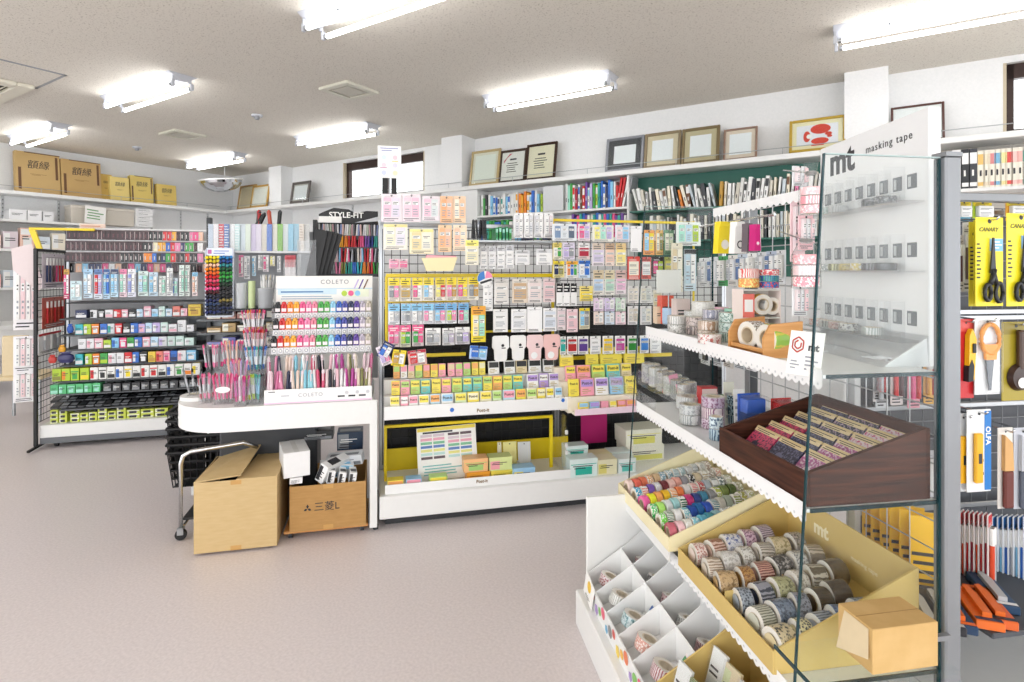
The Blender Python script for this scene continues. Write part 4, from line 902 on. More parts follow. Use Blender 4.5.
# far left: low white table and shelves against the left wall
t = thing('wall_rack', 'pale slotted wall rack with three shelves at the left wall', 'shelf', (0, 0, 0), LW.a)
part('back_panel', MB().box(-3.5, DL - .05, .0, 3.4, DL - .03, 2.0, M('D2D2D0', .5)), t)
for z in (1.98, 1.62, 1.15): part('shelf', MB().box(-3.5, DL - .36, z - .03, 3.4, DL - .05, z, WHITE, .003), t)
for i, (x0, x1, c) in enumerate([(9, 27, 'EFEFF0'), (27.5, 42, 'F2F2F3'), (43, 54, 'EDEDEE')]):
    v = DL - .34; u0, u1 = LW.pu(x0, v), LW.pu(x1, v); z = 1.981
    o = thing('white_carton', lab('long white carton', i, 3, 'the trio on the left wall rack'), 'carton', LW.w((u0 + u1) / 2, v, z), LW.a, 'white cartons on the wall rack')
    part('carton', carton_mesh((u1 - u0) * .97, .2, .12, c, None, 0), o); part('lid', MB().box(-(u1 - u0) * .485, -.001, .1, (u1 - u0) * .485, .2, .1205, pmat(c)), o)
v = DL - .34; u0, u1 = LW.pu(73, v), LW.pu(136, v)
t = thing('storage_box', 'long beige storage box on the left wall rack', 'box', LW.w((u0 + u1) / 2, v + .05, 1.981), LW.a)
w = (u1 - u0); part('box_body', MB().box(-w / 2, 0, 0, w / 2, .22, .2, M('CFC8BC', .7), .005), t); part('box_lid', MB().box(-w / 2 - .005, -.005, .2, w / 2 + .005, .225, .24, M('D6CFC3', .7), .005), t)
t = thing('notice_card', 'white notice card leaning on the beige storage box', 'card', LW.w(LW.pu(95, DL - .37), DL - .37, 1.982), (-.15, .1, LW.a))
part('card', MB().box(-.12, 0, 0, .12, .004, .24, PAPER), t); m = MB(); lines(m, -.1, .05, .1, .2, -.0005, M('6FA06A', .5), 4, 3); part('print', m, t)
for k in range(5):
    v = DL - .34; u0, u1 = LW.pu(136.5, v), LW.pu(153, v)
    o = thing('white_carton', lab('flat white carton', k, 9, 'the pile, counted up from the rack shelf').replace('from left in', 'up in').replace('leftmost in', 'lowest in'), 'carton', LW.w((u0 + u1) / 2, v, 1.981 + k * .052), LW.a, 'flat white cartons in the pile')
    part('carton', carton_mesh((u1 - u0), .24, .05, 'F0F0F0', None, k), o)
pc = ['F3D9DE', 'F6E6CF', 'E2D4DA', 'F0C9B8', 'D9E2EA', 'F2EAD8', '5A4A6A', 'E8D8C8']
for r_, zz in enumerate((1.15, .78, 1.62)):
    for i in range(9):
        if zz == .78: continue
        v = DL - .34; u = LW.pu(1, v) - .55 + i * .16
        o = thing('craft_pack', lab(f'blurry pastel craft pack on the {"lower" if r_ == 0 else "upper"} shelf', i, 9, 'the left wall rack'), 'pack', LW.w(u, v, zz + .001), LW.a, 'pastel craft packs')
        part('pack_body', carton_mesh(.14, .08, .16 + .05 * ((i * 7) % 3), pc[(i + 3 * r_) % 8], 'white', i), o)
t = thing('side_table', 'white low table at the left edge below the craft packs', 'table', LW.w(LW.pu(0, DL - .9) + .1, DL - .95, 0), LW.a)
part('table_top', MB().box(-1.2, -.35, .72, .55, .45, .76, WHITE, .005), t)
for sx in (-1.15, .5):
    for sy in (-.3, .4): part('leg', MB().box(sx - .02, sy - .02, 0, sx + .02, sy + .02, .72, WHITE), t)
part('front_panel', MB().box(-1.2, -.33, .45, .55, -.32, .72, WHITE), t)
t = thing('chair_back', 'pale wooden chair back beyond the wire side panel', 'chair', LF.w(LF.pu(15, 6.0), 6.0, 0), .3)
part('backrest', MB().box(-.1, 0, .42, .1, .03, .78, M('E3CFA8', .5), .012), t); part('seat', MB().box(-.2, 0, .38, .2, .4, .42, M('E3CFA8', .5), .01), t)
for sx in (-.17, .17):
    for sy in (.03, .36): part('leg', MB().cyl((sx, sy, 0), (sx, sy, .38), .014, STEEL, 8), t)
# ---------- pen counter ----------
CV = 3.0
ka = CF.pu(378, CV)
ZT, ZB = .68, .56
ke = Vector((CF.pu(181, 3.28), 3.28))
kc = ke.x + .28
t = thing('pen_counter', 'white pen counter with rounded end and thin white legs', 'counter', (0, 0, 0), CF.a)
out = [(ka - .02, CV), (ka - .02, CV + .56)] + [(kc + .28 * math.cos(a), CV + .28 + .28 * math.sin(a)) for a in [PI / 2 + PI * i / 20 for i in range(21)]]
def ccw(p): return p if sum(p[i][0] * p[(i + 1) % len(p)][1] - p[(i + 1) % len(p)][0] * p[i][1] for i in range(len(p))) > 0 else p[::-1]
out = ccw(out)
part('counter_top', MB().prism(out, ZB, ZT, WHITE).mesh(fix=True), t)
part('end_panel', MB().box(ka - .022, CV + .024, .02, ka - .004, CV + .54, ZB, WHITE, .003), t)
part('foot', MB().cyl((ka - .012, CV + .03, 0), (ka - .012, CV + .03, .022), .014, DARK, 10), t)
part('foot', MB().cyl((ka - .012, CV + .5, 0), (ka - .012, CV + .5, .022), .014, DARK, 10), t)
part('front_leg', MB().box(ka - .042, CV - .004, .02, ka - .004, CV + .022, ZT - .0005, WHITE, .002), t)
u0 = CF.pu(224, 3.4)
part('pedestal', MB().box(u0, 3.3, .0, u0 + .5, 3.52, ZB, M('3C3E42', .5), .01), t)
part('side_shelf', MB().lathe([(.0001, ZT + .001), (.085, ZT + .001), (.085, ZT + .02), (.0001, ZT + .02)], WHITE, 20), t, (ke.x + .088, 3.26, 0))
def P(px_, py_, v): return CF.px(px_, py_, v)
# pens holders
def holder(name, label, x0, x1, ytop, v, d, pens, z=ZT, lean=.08, cat='pen holder', mat=None):
    """clear holder with pens: pens = list of (body, cap); every pen its own thing"""
    u0, u1 = CF.pu(x0, v), CF.pu(x1, v); h = CF.px((x0 + x1) / 2, ytop, v)[1] - z; w = u1 - u0
    o = thing(name, label, cat, CF.w((u0 + u1) / 2, v, z + .0005), CF.a)
    mt = mat or ACRYL; tk = .0025
    part('holder_wall', MB().box(-w / 2, 0, 0, w / 2, tk, h, mt).box(-w / 2, d - tk, 0, w / 2, d, h, mt).box(-w / 2, tk, 0, -w / 2 + tk, d - tk, h, mt).box(w / 2 - tk, tk, 0, w / 2, d - tk, h, mt), o)
    part('holder_base', MB().box(-w / 2 + tk, tk, 0, w / 2 - tk, d - tk, .004, mt), o)
    return o, (u0 + u1) / 2, v, z, w, d, h
def fill(hd, pens, rowp, L=.142, lean=.14, kind='pen', r=.0052, zoff=.0055):
    o, uc, v, z, w, d, h = hd; n = len(pens)
    for i, (b, c, nmx) in enumerate(pens):
        f = (i + .5) / n - .5
        u = uc + f * w * .82; vv = v + d * (.3 + .4 * ((i * 3) % 5) / 4)
        tx = R.uniform(-.06, .12) * lean / .14; ty = f * 2 * lean + R.uniform(-.03, .03)
        lim_ = max(.01, w / 2 - r - .004); 
        thing('pen', lab(f'{nmx} pen', i, n, rowp), 'pen', CF.w(u - math.tan(ty) * .0, vv, z + zoff), (tx, ty, CF.a + 0.0), rowp, mesh=pen_mesh(b, c, L, r))
def pens_of(spec, n):
    """spec: cycle of (body, cap, words)"""
    return [spec[(i * 5 + i // 3) % len(spec)] for i in range(n)]
PK = [('F4C4D2', 'rose', 'pink'), ('F3E4E8', 'pink', 'white and pink'), ('E88AAE', 'rose', 'rose pink'), ('C9CCD0', 'rose', 'silver and pink'), ('E9E9EC', 'crimson', 'white and red')]
h1 = holder('pen_holder', 'clear pen cup with grey pens on the rounded counter end', 186, 197, 398, 3.22, .07, None, z=ZT + .0205)
fill(h1, [('silver', 'grey', 'silver'), ('C9CCD0', 'charcoal', 'grey and black'), ('silver', 'black', 'silver and black')], 'the cup on the rounded counter end', lean=.3)
h2 = holder('pen_holder', 'clear pen cup of pink and silver pens beside the pink pen cup', 198.5, 211, 391, 3.12, .09, None)
fill(h2, pens_of([('C9CCD0', 'crimson', 'silver and red'), ('E9E9EC', 'rose', 'white and pink'), ('silver', 'pink', 'silver and pink'), ('5A5C66', 'black', 'dark grey')], 7), 'the cup left of the pink pen cup', lean=.12)
h3 = holder('pen_holder', 'clear pen cup packed with pink pens and a white oval label', 212.5, 233, 384, 3.08, .1, None)
fill(h3, pens_of([('E9588F', 'rose', 'rose pink'), ('F08CB4', 'rose', 'pink'), ('F4A6C2', 'pink', 'pale pink')], 12), 'the pink pen cup with oval label', lean=.12)
m = MB(); m.disc(0, 0, .016, 0, PAPER, 18, rx=2.2); zz = P(222, 390, 3.08)[1]
part('oval_label', m, h3[0], (0, -.0006, zz - ZT))
h4 = holder('pen_holder', 'narrow clear pen cup of magenta pens at the front', 234, 246, 381, 3.01, .08, None)
fill(h4, pens_of([('D05AA8', 'magenta', 'magenta'), ('E9B8D6', 'white', 'pale magenta'), ('B43A90', 'magenta', 'dark magenta')], 7), 'the narrow magenta pen cup', lean=.1)
h5 = holder('pen_holder', 'clear pen cup of green, blue and black pens beside the pen display', 247, 263, 377, 3.03, .12, None)
fill(h5, pens_of([('EDF0F2', 'lime', 'white and green'), ('sky', 'teal', 'sky blue'), ('26282C', 'black', 'black'), ('2F7FA8', 'teal', 'teal blue'), ('DADDE4', 'lavender', 'white and lavender')], 9), 'the mixed cup beside the pen display', lean=.14)
# second line: taller stepped holders behind
for k, (x0, x1, yt, v, lbl, spec, n, zb_) in enumerate([
    (203, 222, 362, 3.36, 'clear stepped pen box of grey and pink pens behind the front cups', [('C9CCD0', 'rose', 'silver and pink'), ('8C9094', 'grey', 'grey'), ('E9E9EC', 'pink', 'white and pink')], 10, .80),
    (222, 240, 352, 3.34, 'clear stepped pen box of silver pens with pink caps', [('B9BDC2', 'rose', 'silver and pink'), ('F1D6C6', 'peach', 'peach'), ('D5D6DA', 'rose', 'pale grey and pink')], 10, .82),
    (228, 247, 366, 3.2, 'clear stepped pen box of peach and pink pens in the middle', [('F3CFC0', 'peach', 'peach'), ('E9B8D6', 'pink', 'pale pink'), ('D9CCE8', 'lavender', 'lavender')], 9, .73),
    (244, 264, 333, 3.34, 'clear stepped pen box of red and blue pens next to the pen display', [('E9E9EC', 'red', 'white and red'), ('F3DCE0', 'magenta', 'white and magenta'), ('F1ECEC', 'brick', 'white and brick red')], 12, .88),
    (246, 264, 352, 3.22, 'clear stepped pen box of blue pens beside the pen display', [('EDF0F2', 'blue', 'white and blue'), ('BFE0F2', '2F7FA8', 'pale blue'), ('EDF0F2', 'teal', 'white and teal')], 10, .80),
    (243, 262, 312, 3.46, 'clear tall pen box of white pens with pink tops at the back', [('F0F0F2', 'rose', 'white and pink'), ('F0F0F2', 'orange', 'white and orange'), ('E9E9EC', 'magenta', 'white and magenta')], 10, .98)]):
    hd = holder('pen_box', lbl, x0, x1, yt + 14, v, .09, None, z=ZT)
    if zb_ > ZT + .02: part('riser', MB().box(-hd[4] / 2 + .003, .003, .004, hd[4] / 2 - .003, .087, zb_ - ZT, ACRYL), hd[0])
    fill((hd[0], hd[1], hd[2], zb_, hd[4], hd[5], hd[6]), pens_of(spec, n), 'the ' + ['grey-and-pink', 'silver-and-pink', 'peach-and-pink', 'red-and-magenta', 'blue-and-teal', 'white-and-pink'][k] + ' stepped pen box', lean=.16)
# ---- white refill and pen display with header ----
ua, ub = CF.pu(264, 3.02), CF.pu(372, 3.02)
W_ = ub - ua
t = thing('pen_display', 'white stepped display of colourful pens and refills with large header card', 'display stand', CF.w((ua + ub) / 2, 3.02, ZT + .0005), CF.a)
hdT = P(320, 276, 3.36)[1] - ZT; hdB = P(320, 340, 3.36)[1] - ZT
bH = P(320, 388, 3.02)[1] - ZT
part('front_board', MB().box(-W_ / 2, 0, 0, W_ / 2, .006, bH, WHITE_GLOSS, .001), t)
part('base_tray', MB().box(-W_ / 2, .006, 0, W_ / 2, .36, .01, WHITE_GLOSS), t)
part('header_card', MB().box(-W_ / 2, .34, .01, W_ / 2, .348, hdT, PAPER, .001), t)
for s in (-1, 1): part('side_panel', MB().prism([(0, .01), (.34, .01), (.34, hdT * .95), (.30, hdT * .9), (.02, .2), (0, bH)], s * W_ / 2 - .0015, s * W_ / 2 + .0015, ACRYL, axis='x').mesh(fix=True), t)
hm = MB(); hy = .3394
hm.rect(-W_ * .48, hdT - .105, W_ * .12, hdT - .075, hy, pmat('CFE6F2')); hm.rect(W_ * .2, hdT - .12, W_ * .46, hdT - .075, hy, pmat('EAF0D6')); hm.rect(-W_ * .5, hdT - .075, W_ * .5, hdT - .07, hy, pmat('BFD9EA'))
for i, c in enumerate(['lavender', 'violet', 'brown', 'lime', 'rose', 'sky']): hm.add([(W_ * (.32 + .05 * i) - .012, hy - .0004, hdT - .075 + .0), (W_ * (.32 + .05 * i) - .004, hy - .0004, hdT - .075), (W_ * (.32 + .05 * i) + .02, hy - .0004, hdT - .02), (W_ * (.32 + .05 * i) + .012, hy - .0004, hdT - .02)], [(0, 1, 2, 3)], pmat(c)) if i < 3 else hm.disc(W_ * (.2 + .07 * (i - 3)), hdT - .1, .016, hy - .0004, pmat(c), 12)
lines(hm, -W_ * .46, hdT - .135, W_ * .1, hdT - .11, hy - .0004, M('8FA9BE', .5), 2, 4); lines(hm, -W_ * .46, hdT - .1, W_ * .0, hdT - .08, hy - .0004, M('3E78B0', .5), 1, 4)
part('header_print', hm, t)
text('COLETO', .034, M('8C8C94', .4), t, (W_ * .1, hy - .0006, hdT - .035), space=1.25)
text('COLETO', .026, M('A9A9B0', .4), t, (-W_ * .08, -.0006, bH * .55), space=1.25)
fm = MB(); fm.rect(-W_ * .5, .001, W_ * .5, .008, -.0004, pmat('E8C6DE')); 
for x in (.22, .32, .42): lines(fm, W_ * x - .025, bH * .2, W_ * x + .02, bH * .5, -.0005, INK, 1, 3); fm.disc(W_ * x + .02, bH * .6, .009, -.0005, M('C9C9CE', .4), 10)
lines(fm, -W_ * .47, bH * .78, -W_ * .36, bH * .92, -.0005, INK, 1, 2); lines(fm, -W_ * .36, bH * .45, -W_ * .22, bH * .65, -.0005, M('B9B9C0', .4), 1, 2)
part('front_print', fm, t)
rc = ['black', 'red', 'orange', 'amber', 'rose', 'pink', 'E98AA0', 'green', '5AB04A', '9AD4EE', '2F5FB8', '4A4FA8', 'navy', 'violet', 'BFB6C6', 'C9C0B0']
rn = ['black', 'red', 'orange', 'amber', 'rose pink', 'pink', 'pale rose', 'green', 'leaf green', 'pale blue', 'blue', 'indigo', 'dark blue', 'violet', 'pale lilac', 'beige']
def cart_mesh(c):
    def mk():
        m = MB(); mm = M(c, .25, var=.04)
        m.box(-.0155, -.006, .0, .0155, .006, .036, pmat('EFEFF1'), .002); m.box(-.0155, -.012, .036, -.0005, .008, .085, mm, .003); m.box(.0005, -.012, .036, .0155, .008, .085, mm, .003); m.lathe([(.0125, .084), (.011, .096), (.004, .099), (.0003, .099)], mm, 10)
        m.rect(-.012, .044, .012, .062, -.0124, M('F6ECEE', .4)); m.disc(0, .018, .0095, -.0064, M('A9AAB2', .4), 12); m.disc(0, .018, .006, -.0068, PAPER, 10)
        return m.mesh('refill_cartridge')
    return cached(('crt', c), mk)
for r_, (yb, v) in enumerate(((376, 3.20), (356.5, 3.26), (330 - 8.5, 3.32))):
    yb = (349.5, 332, 315.5)[r_]; zb = P(320, yb, v)[1]
    part('tier_shelf', MB().box(-W_ / 2 + .004, v - 3.02 - .02, zb - ZT - .022, W_ / 2 - .004, v - 3.02 + .018, zb - ZT - .019, ACRYL), t)
    n = 16
    for i in range(n):
        u = ua + W_ * (i + .6) / (n + .2) - .002
        thing('ink_refill', lab(f'{rn[i]} ink refill', i, n, f'the {["lower", "middle", "upper"][r_]} refill tier'), 'ink refill', CF.w(u, v, zb - .0185), CF.a, 'ink refills in the white pen display', mesh=cart_mesh(rc[i]))
pp = ['F0D6DE', 'D0709A', 'E38FB0', '2A2C4A', 'F0DDD0', 'EFD9CC', '8FCFE2', '9AD8E4', 'F2F2F2', 'D8567A', 'F3E0E0', '1E2230', 'F2C8D2', 'F0F0F0', 'C03A98', 'B8459A', 'E9D8C6', '8A8A50', 'EADFCF']
pn = ['pale pink', 'rose pink', 'pink', 'dark blue', 'peach', 'pale peach', 'turquoise', 'pale turquoise', 'white', 'deep rose', 'cream', 'black', 'blush', 'white', 'magenta', 'purple', 'beige', 'olive', 'ivory']
for r_, (yb, v, L) in enumerate(((398, 3.045, .10), (385, 3.12, .145))):
    part('pen_rack', MB().box(-W_ / 2 + .004, v - 3.02 - .014, .011, W_ / 2 - .004, v - 3.02 - .011, .05 + .03 * r_, ACRYL), t)
    for i in range(29):
        k = (i * 19 // 29 + r_ * 2) % 19
        u = ua + W_ * (i + .7) / 29.6
        z = ZT + .012
        thing('pen', lab(f'{pn[k]} pen', i, 29, f'the {["front", "back"][r_]} pen line of the white display'), 'pen', CF.w(u, v + .006, z + .0),
            (R.uniform(-.1, -.02), R.uniform(-.09, .09), CF.a), 'pens in the white pen display', mesh=pen_mesh(pp[k], pp[k] if i % 3 else 'F4E4EA', (.15, .215)[r_], .0082))
u, z = P(381, 372, 2.96)
# ---- black tiered pen rack on the upper deck ----
BV = 3.62
ua, ub = CF.pu(316, BV), CF.pu(378, BV); W2 = ub - ua
zb = P(345, 277, BV)[1]; ztp = P(345, 207, BV)[1]
t = thing('pen_rack', 'black four-tier pen rack with curved black header card', 'display stand', CF.w((ua + ub) / 2, BV, 0), CF.a)
part('pedestal', MB().box(-W2 / 2, .0, ZT + .001, W2 / 2, .2, zb, M('DADBDD', .4), .003), t)
Hh = ztp - zb
part('back_panel', MB().box(-W2 / 2, .19, zb, W2 / 2, .2, ztp - .06, BLACK), t)
hp = [(-W2 / 2, ztp - .09), (W2 / 2, ztp - .075), (W2 / 2, ztp - .005), (W2 * .3, ztp - .004), (W2 * .12, ztp - .02), (0, ztp + .004), (-W2 * .25, ztp + .012), (-W2 * .4, ztp - .012), (-W2 / 2, ztp - .03)]
part('header_card', MB().prism(hp, .17, .176, BLACK, axis='y').mesh(fix=True), t)
text('STYLE-FIT', .05, PAPER, t, (-W2 * .04, .1694, ztp - .035), bold=.001)
part('header_print', MB().prism([(W2 * .1, ztp - .082), (W2 * .5, ztp - .07), (W2 * .5, ztp - .04)], .1688, .1694, M('C9CACE', .4), axis='y').mesh(fix=True), t)
part('header_print', MB().box(-W2 * .5, .16, ztp - .085, -W2 * .12, .169, ztp - .045, PAPER), t)
for s in (-1, 1): part('side_panel', MB().box(s * W2 / 2 - .002, 0, zb, s * W2 / 2 + .002, .19, ztp - .09, BLACK), t)
rows_ = [(['E8E8EA', 'D6D8DC', 'C9A0A8', '8C9AC8', 'F0F0F0', '6A6C72', 'E9C8C0', 'B8C4B0'], 232), (['2F6FCB', '3A9ED0', '3FA648', 'lime', 'amber', 'orange', 'red', 'crimson', 'rose', '7A4BA6', '2A3A90', 'teal'], 243.5), (['crimson', 'EDE6DC', 'B8BCC4', 'red', 'E8C8CC', '2A2C34', 'F0F0F0', 'sky', 'charcoal', 'rose'], 258.5), (['silver', 'E2D8D0', 'grey', 'pink', 'olive', 'teal', '2F6FCB', 'turquoise', 'orange', 'red', 'green'], 270)]
for r_, (cs, y) in enumerate(rows_):
    v = BV + .13 - .035 * r_; z = P(345, y, v)[1] - .035
    part('tier', MB().box(-W2 / 2 + .003, v - BV - .014, z - .012, W2 / 2 - .003, v - BV + .014, z - .001, BLACK), t)
    part('tier_lip', MB().box(-W2 / 2 + .003, v - BV - .017, z - .012, W2 / 2 - .003, v - BV - .014, z + .012, M('3A3B40', .35)), t)
    n = 26
    for i in range(n):
        c = cs[(i * len(cs) // n) if r_ in (1, 3) else (i * 3) % len(cs)]
        u = ua + W2 * (i + .5) / n
        thing('pen', lab(f'{cname(c)} pen', i, n, f'the {["top", "second", "third", "bottom"][r_]} tier of the black pen rack'), 'pen', CF.w(u, v, z), (R.uniform(-.05, .05), R.uniform(-.1, .1), CF.a), 'pens in the black pen rack', mesh=pen_mesh(c, c, .085 if r_ != 2 else .1, .0062))
# ---- clear bin with black boards ----
v = 3.40
ua, zb0 = P(298, 282, v); ub = CF.pu(316, v); w = ub - ua; zt_ = P(306, 232, v)[1]; zb0 = ZT + .001
hd = holder('clear_bin', 'tall clear bin holding folded black card boards', 297, 316, 240, v, .14, None, z=ZT)
for i in range(4):
    thing('black_board', ['front', 'second', 'third', 'rear'][i] + ' folded black card board leaning in the clear bin', 'board', CF.w(hd[1] - .02 + .012 * i, v + .02 + i * .028, ZT + .42), (-.04, .2 + .03 * i, CF.a), 'black boards in the clear bin',
        mesh=MB().box(-.034, 0, 0, .034, .006, .50, BLACK, .001).box(-.034, .006, .02, -.028, .016, .47, BLACK).mesh('black_board'))
part('riser', MB().box(-hd[4] / 2 + .004, .004, .005, hd[4] / 2 - .004, .136, .415, ACRYL), hd[0])
# ---- rear rack: hanging sleeves, colour rack, brush cups ----
DV = 3.98
ra, rb = CF.pu(206, DV), CF.pu(314, DV)
rg = thing('sleeve_rack', 'grey rear rack behind the counter with hanging sleeves on top', 'display rack', (0, 0, 0), CF.a)
part('back_board', MB().box(ra, DV + .1, .1, rb, DV + .115, 1.62, M('A9ACB0', .5)), rg)
part('base_deck', MB().box(ra, DV - .3, .02, rb, DV + .115, .1, WHITE, .004), rg)
for u in (ra, rb): part('upright_post', MB().box(u - .014, DV + .06, .1, u + .014, DV + .1, 1.70, DARK, .003), rg)
zr = P(260, 251.5, DV - .05)[1]
part('shelf_rail', MB().box(ra, DV - .06, zr - .01, rb, DV + .1, zr + .004, pmat('E4E5E7'), .002), rg)
sc = [('B9C6D6', None, 'grey blue'), ('E6E3E6', None, 'white'), ('D8384A', 'F0DADA', 'red patterned'), ('3C6CB4', 'E0E6EE', 'blue patterned'), ('EEF0F0', None, 'white'), ('C6E2E2', 'EAF2F0', 'mint dotted'), ('D8E4EC', None, 'pale blue'), ('DCE8D8', None, 'pale green'), ('CFC3E0', None, 'lavender'), ('DED6E6', None, 'pale lilac'), ('E6E0D2', None, 'cream'), ('3F72C8', None, 'blue'), ('E9E4D4', None, 'ivory'), ('7FBF3C', None, 'green'), ('E4ECEC', None, 'white'), ('8FCBE6', None, 'sky blue'), ('A2D2E8', None, 'light sky blue'), ('E8DFD2', 'C9B8A4', 'beige patterned'), ('D8D8D4', None, 'pale grey')]
for i, (c, a, l) in enumerate(sc):
    x0 = 208 + i * 5.35; v = DV - .03 - .01 * (i % 2)
    u0, zt_ = P(x0, 224, v); u1 = CF.pu(x0 + 5.2, v); z0 = zr + .005; h = zt_ - z0; w = u1 - u0
    o = thing('plastic_sleeve', lab(f'{l} upright sleeve', i, len(sc), 'the row on top of the rear rack'), 'sleeve', CF.w((u0 + u1) / 2, v, z0), CF.a + R.uniform(-.1, .1), 'sleeves on the rear rack')
    part('sheet', cached(('sl', c, a), lambda: (lambda m: (lines(m, -w * .45, h * .05, w * .45, h * .95, -.0006, pmat(a), 9, i) if a else None, m)[1])(MB().box(-w / 2, 0, 0, w / 2, .004, h, pmat(c), .001)).mesh('sheet')), o)
    part('film_cover', cached('slf', lambda: MB().box(-w * .52, -.004, 0, w * .52, -.003, h * 1.02, FILM).mesh('film_cover')), o)
# rack of coloured lead tubes (black panel)
v = DV - .2
ua, zt_ = P(206, 249, v); ub, zb_ = P(232.5, 316, v); w = ub - ua
t = thing('colour_rack', 'narrow black panel rack of coloured pen tubes with pale header', 'display stand', CF.w((ua + ub) / 2, v, zb_), CF.a)
h = zt_ - zb_
part('panel', MB().box(-w / 2, .012, 0, w / 2, .03, h * .94, BLACK), t)
part('rack_frame', MB().box(-w / 2 - .006, 0, 0, -w / 2, .04, h, pmat('C9CEDA')).box(w / 2, 0, 0, w / 2 + .006, .04, h, pmat('C9CEDA')).box(-w / 2, 0, -.006, w / 2, .04, .004, pmat('C9CEDA')), t)
part('header_card', MB().box(-w / 2, .006, h * .9, w / 2, .012, h * 1.02, pmat('E2E8F6'), .002), t)
m = MB(); m.rect(-w * .44, h * .93, -w * .3, h * .99, .0055, pmat('C060A0')); lines(m, -w * .24, h * .92, w * .42, h * .99, .0055, M('7F8FC8', .4), 2, 1); part('header_print', m, t)
tl = ['yellow', 'D9C22E', 'peach', 'orange', 'F06A2A', 'red', 'E05070', 'crimson', 'rose', 'maroon', '2A2C40', 'navy', '31456A', '26304A', '1E2A60']
trr = ['2F7FC0', '2A4A90', '2F8A90', '1F5A3A', '2F8A3A', '3FA648', '2A6A40', '1E3A2A', '26282C', '3A3A3E', '1E2026', '8A7A40', '2A2C34', '1E2A50', '26304A']
tn = ['yellow', 'mustard', 'peach', 'orange', 'deep orange', 'red', 'rose red', 'crimson', 'rose', 'dark maroon', 'ink black', 'dark blue', 'slate blue', 'midnight blue', 'royal blue']
tn2 = ['bright blue', 'dark blue', 'teal', 'dark green', 'green', 'leaf green', 'forest green', 'black green', 'black', 'grey', 'coal black', 'olive', 'dark slate', 'night blue', 'dark slate blue']
for i in range(15):
    for s in range(2):
        c = (tl, trr)[s][i]
        def mk(c=c):
            m = MB()
            for k in range(4): m.cyl((-.031 + k * .0205, 0, 0), (-.031 + k * .0205, -.012 - .004 * (k % 2), .006), .009, M(c, .3, var=.15, scale=120), 8)
            return m.mesh('pen_tube')
        o = thing('pen_tube', f'{(tn, tn2)[s][i]} tube cluster in the {"left" if s == 0 else "right"} column of the narrow black rack', 'pen tube', CF.w((ua + ub) / 2 + (-.25 + .5 * s) * w, v - .0005 + .012, zb_ + h * .86 - i * h * .058), CF.a, 'coloured tubes in the narrow black rack')
        mm = M(c, .3, var=.15, scale=120)
        for k in range(4): part('tube', cached(('ptb', c), lambda: MB().cyl((0, 0, 0), (0, -.016, .006), .0095, mm, 8).mesh('tube')), o, (-.033 + k * .021, 0, .004 * (k % 2)))
# brushes and bags next to it
v = DV - .12
packrow(CF, DV - .04, [(238.5, 255, 243.5, 277, 'F2D2DC', 'pink', ['rose', 'white']), (244, 256, 250, 279, 'EDEDEF', None, ['white', 'silver']), (252, 256, 256, 276, 'BFE0F4', 'white', ['sky', 'white']), (258, 255, 262.5, 270, 'E6E4E0', None, ['white', 'silver']), (263, 255, 269, 272, 'EDE6EA', None, ['rose', 'white']), (270, 256, 275, 266, 'F2EAC8', None, ['lemon', 'white']), (277, 256, 281, 272, 'EDEDEF', None, ['silver', 'white'])], 'brush pack', 'the small row under the sleeves', 'brush pack', 'brush_pack', hf=.1)
zs = P(260, 308, v - .05)[1]
part('lower_shelf', MB().box(CF.pu(234, v), v - .16, zs - .012, CF.pu(282, v), DV + .1, zs, DARK, .002), rg)
def cup(x0, x1, ytop, label, mat, v=v - .1):
    u0, u1 = CF.pu(x0, v), CF.pu(x1, v); r = (u1 - u0) / 2; h = P((x0 + x1) / 2, ytop, v)[1] - zs
    o = thing('brush_cup', label, 'cup', CF.w((u0 + u1) / 2, v, zs + .0005), CF.a)
    part('cup_wall', MB().lathe([(.0001, .002), (r * .95, .002), (r, h), (r * .96, h), (r * .9, .004)], mat, 16), o)
    return (u0 + u1) / 2, r, h
cup(236, 247, 283, 'round clear tub with blue label on the rear shelf', clear_mat('cup_plastic', (.93, .95, .95), .8, .05, .3)); uu = CF.pu(241.5, v - .1)
cup(248, 255.5, 281, 'round green-labelled tub on the rear shelf', M('C9D8A0', .3))
uc, r, h = cup(257.5, 276, 288, 'grey translucent tumbler holding white brushes on the rear shelf', clear_mat('grey_plastic', (.75, .77, .79), .8, .08, .3))
for i in range(16):
    a = i * 2.4; rr = r * .7 * ((i % 4) + 1) / 4.5
    o = thing('brush', lab('white-handled brush', i, 16, 'the grey tumbler'), 'brush', CF.w(uc + rr * math.cos(a), v - .1 + rr * math.sin(a), zs + .006), (rr * math.sin(a) * -3, rr * math.cos(a) * 3.4, CF.a), 'brushes in the grey tumbler')
    part('handle', cached('bh', lambda: MB().lathe([(.002, 0), (.0045, .02), (.005, .15), (.003, .17)], WHITE, 8).mesh('handle')), o)
    part('tip', cached(('bt', i % 3), lambda: MB().lathe([(.003, .17), (.0048, .185), (.001, .205)], pmat(['white', 'C9CCD0', 'E6DCC0'][i % 3]), 8).mesh('tip')), o)
hd = holder('pen_box', 'clear box of white and red pens beside the pen display header', 283, 296, 262, DV - .25, .08, None, z=P(290, 288, DV - .25)[1])
part('riser', MB().box(-hd[4] / 2 + .003, .01, -(hd[3] - ZT), hd[4] / 2 - .003, .07, -.001, ACRYL), hd[0])
for i in range(8):
    thing('pen', lab('white and red pen', i, 8, 'the clear box beside the header'), 'pen', CF.w(hd[1] + (i - 3.5) * hd[4] / 9.5, DV - .21, hd[3] + .006), (0, 0, CF.a), 'white and red pens in the clear box', mesh=pen_mesh('F2EEEE', 'D8606A', .2, .0055))
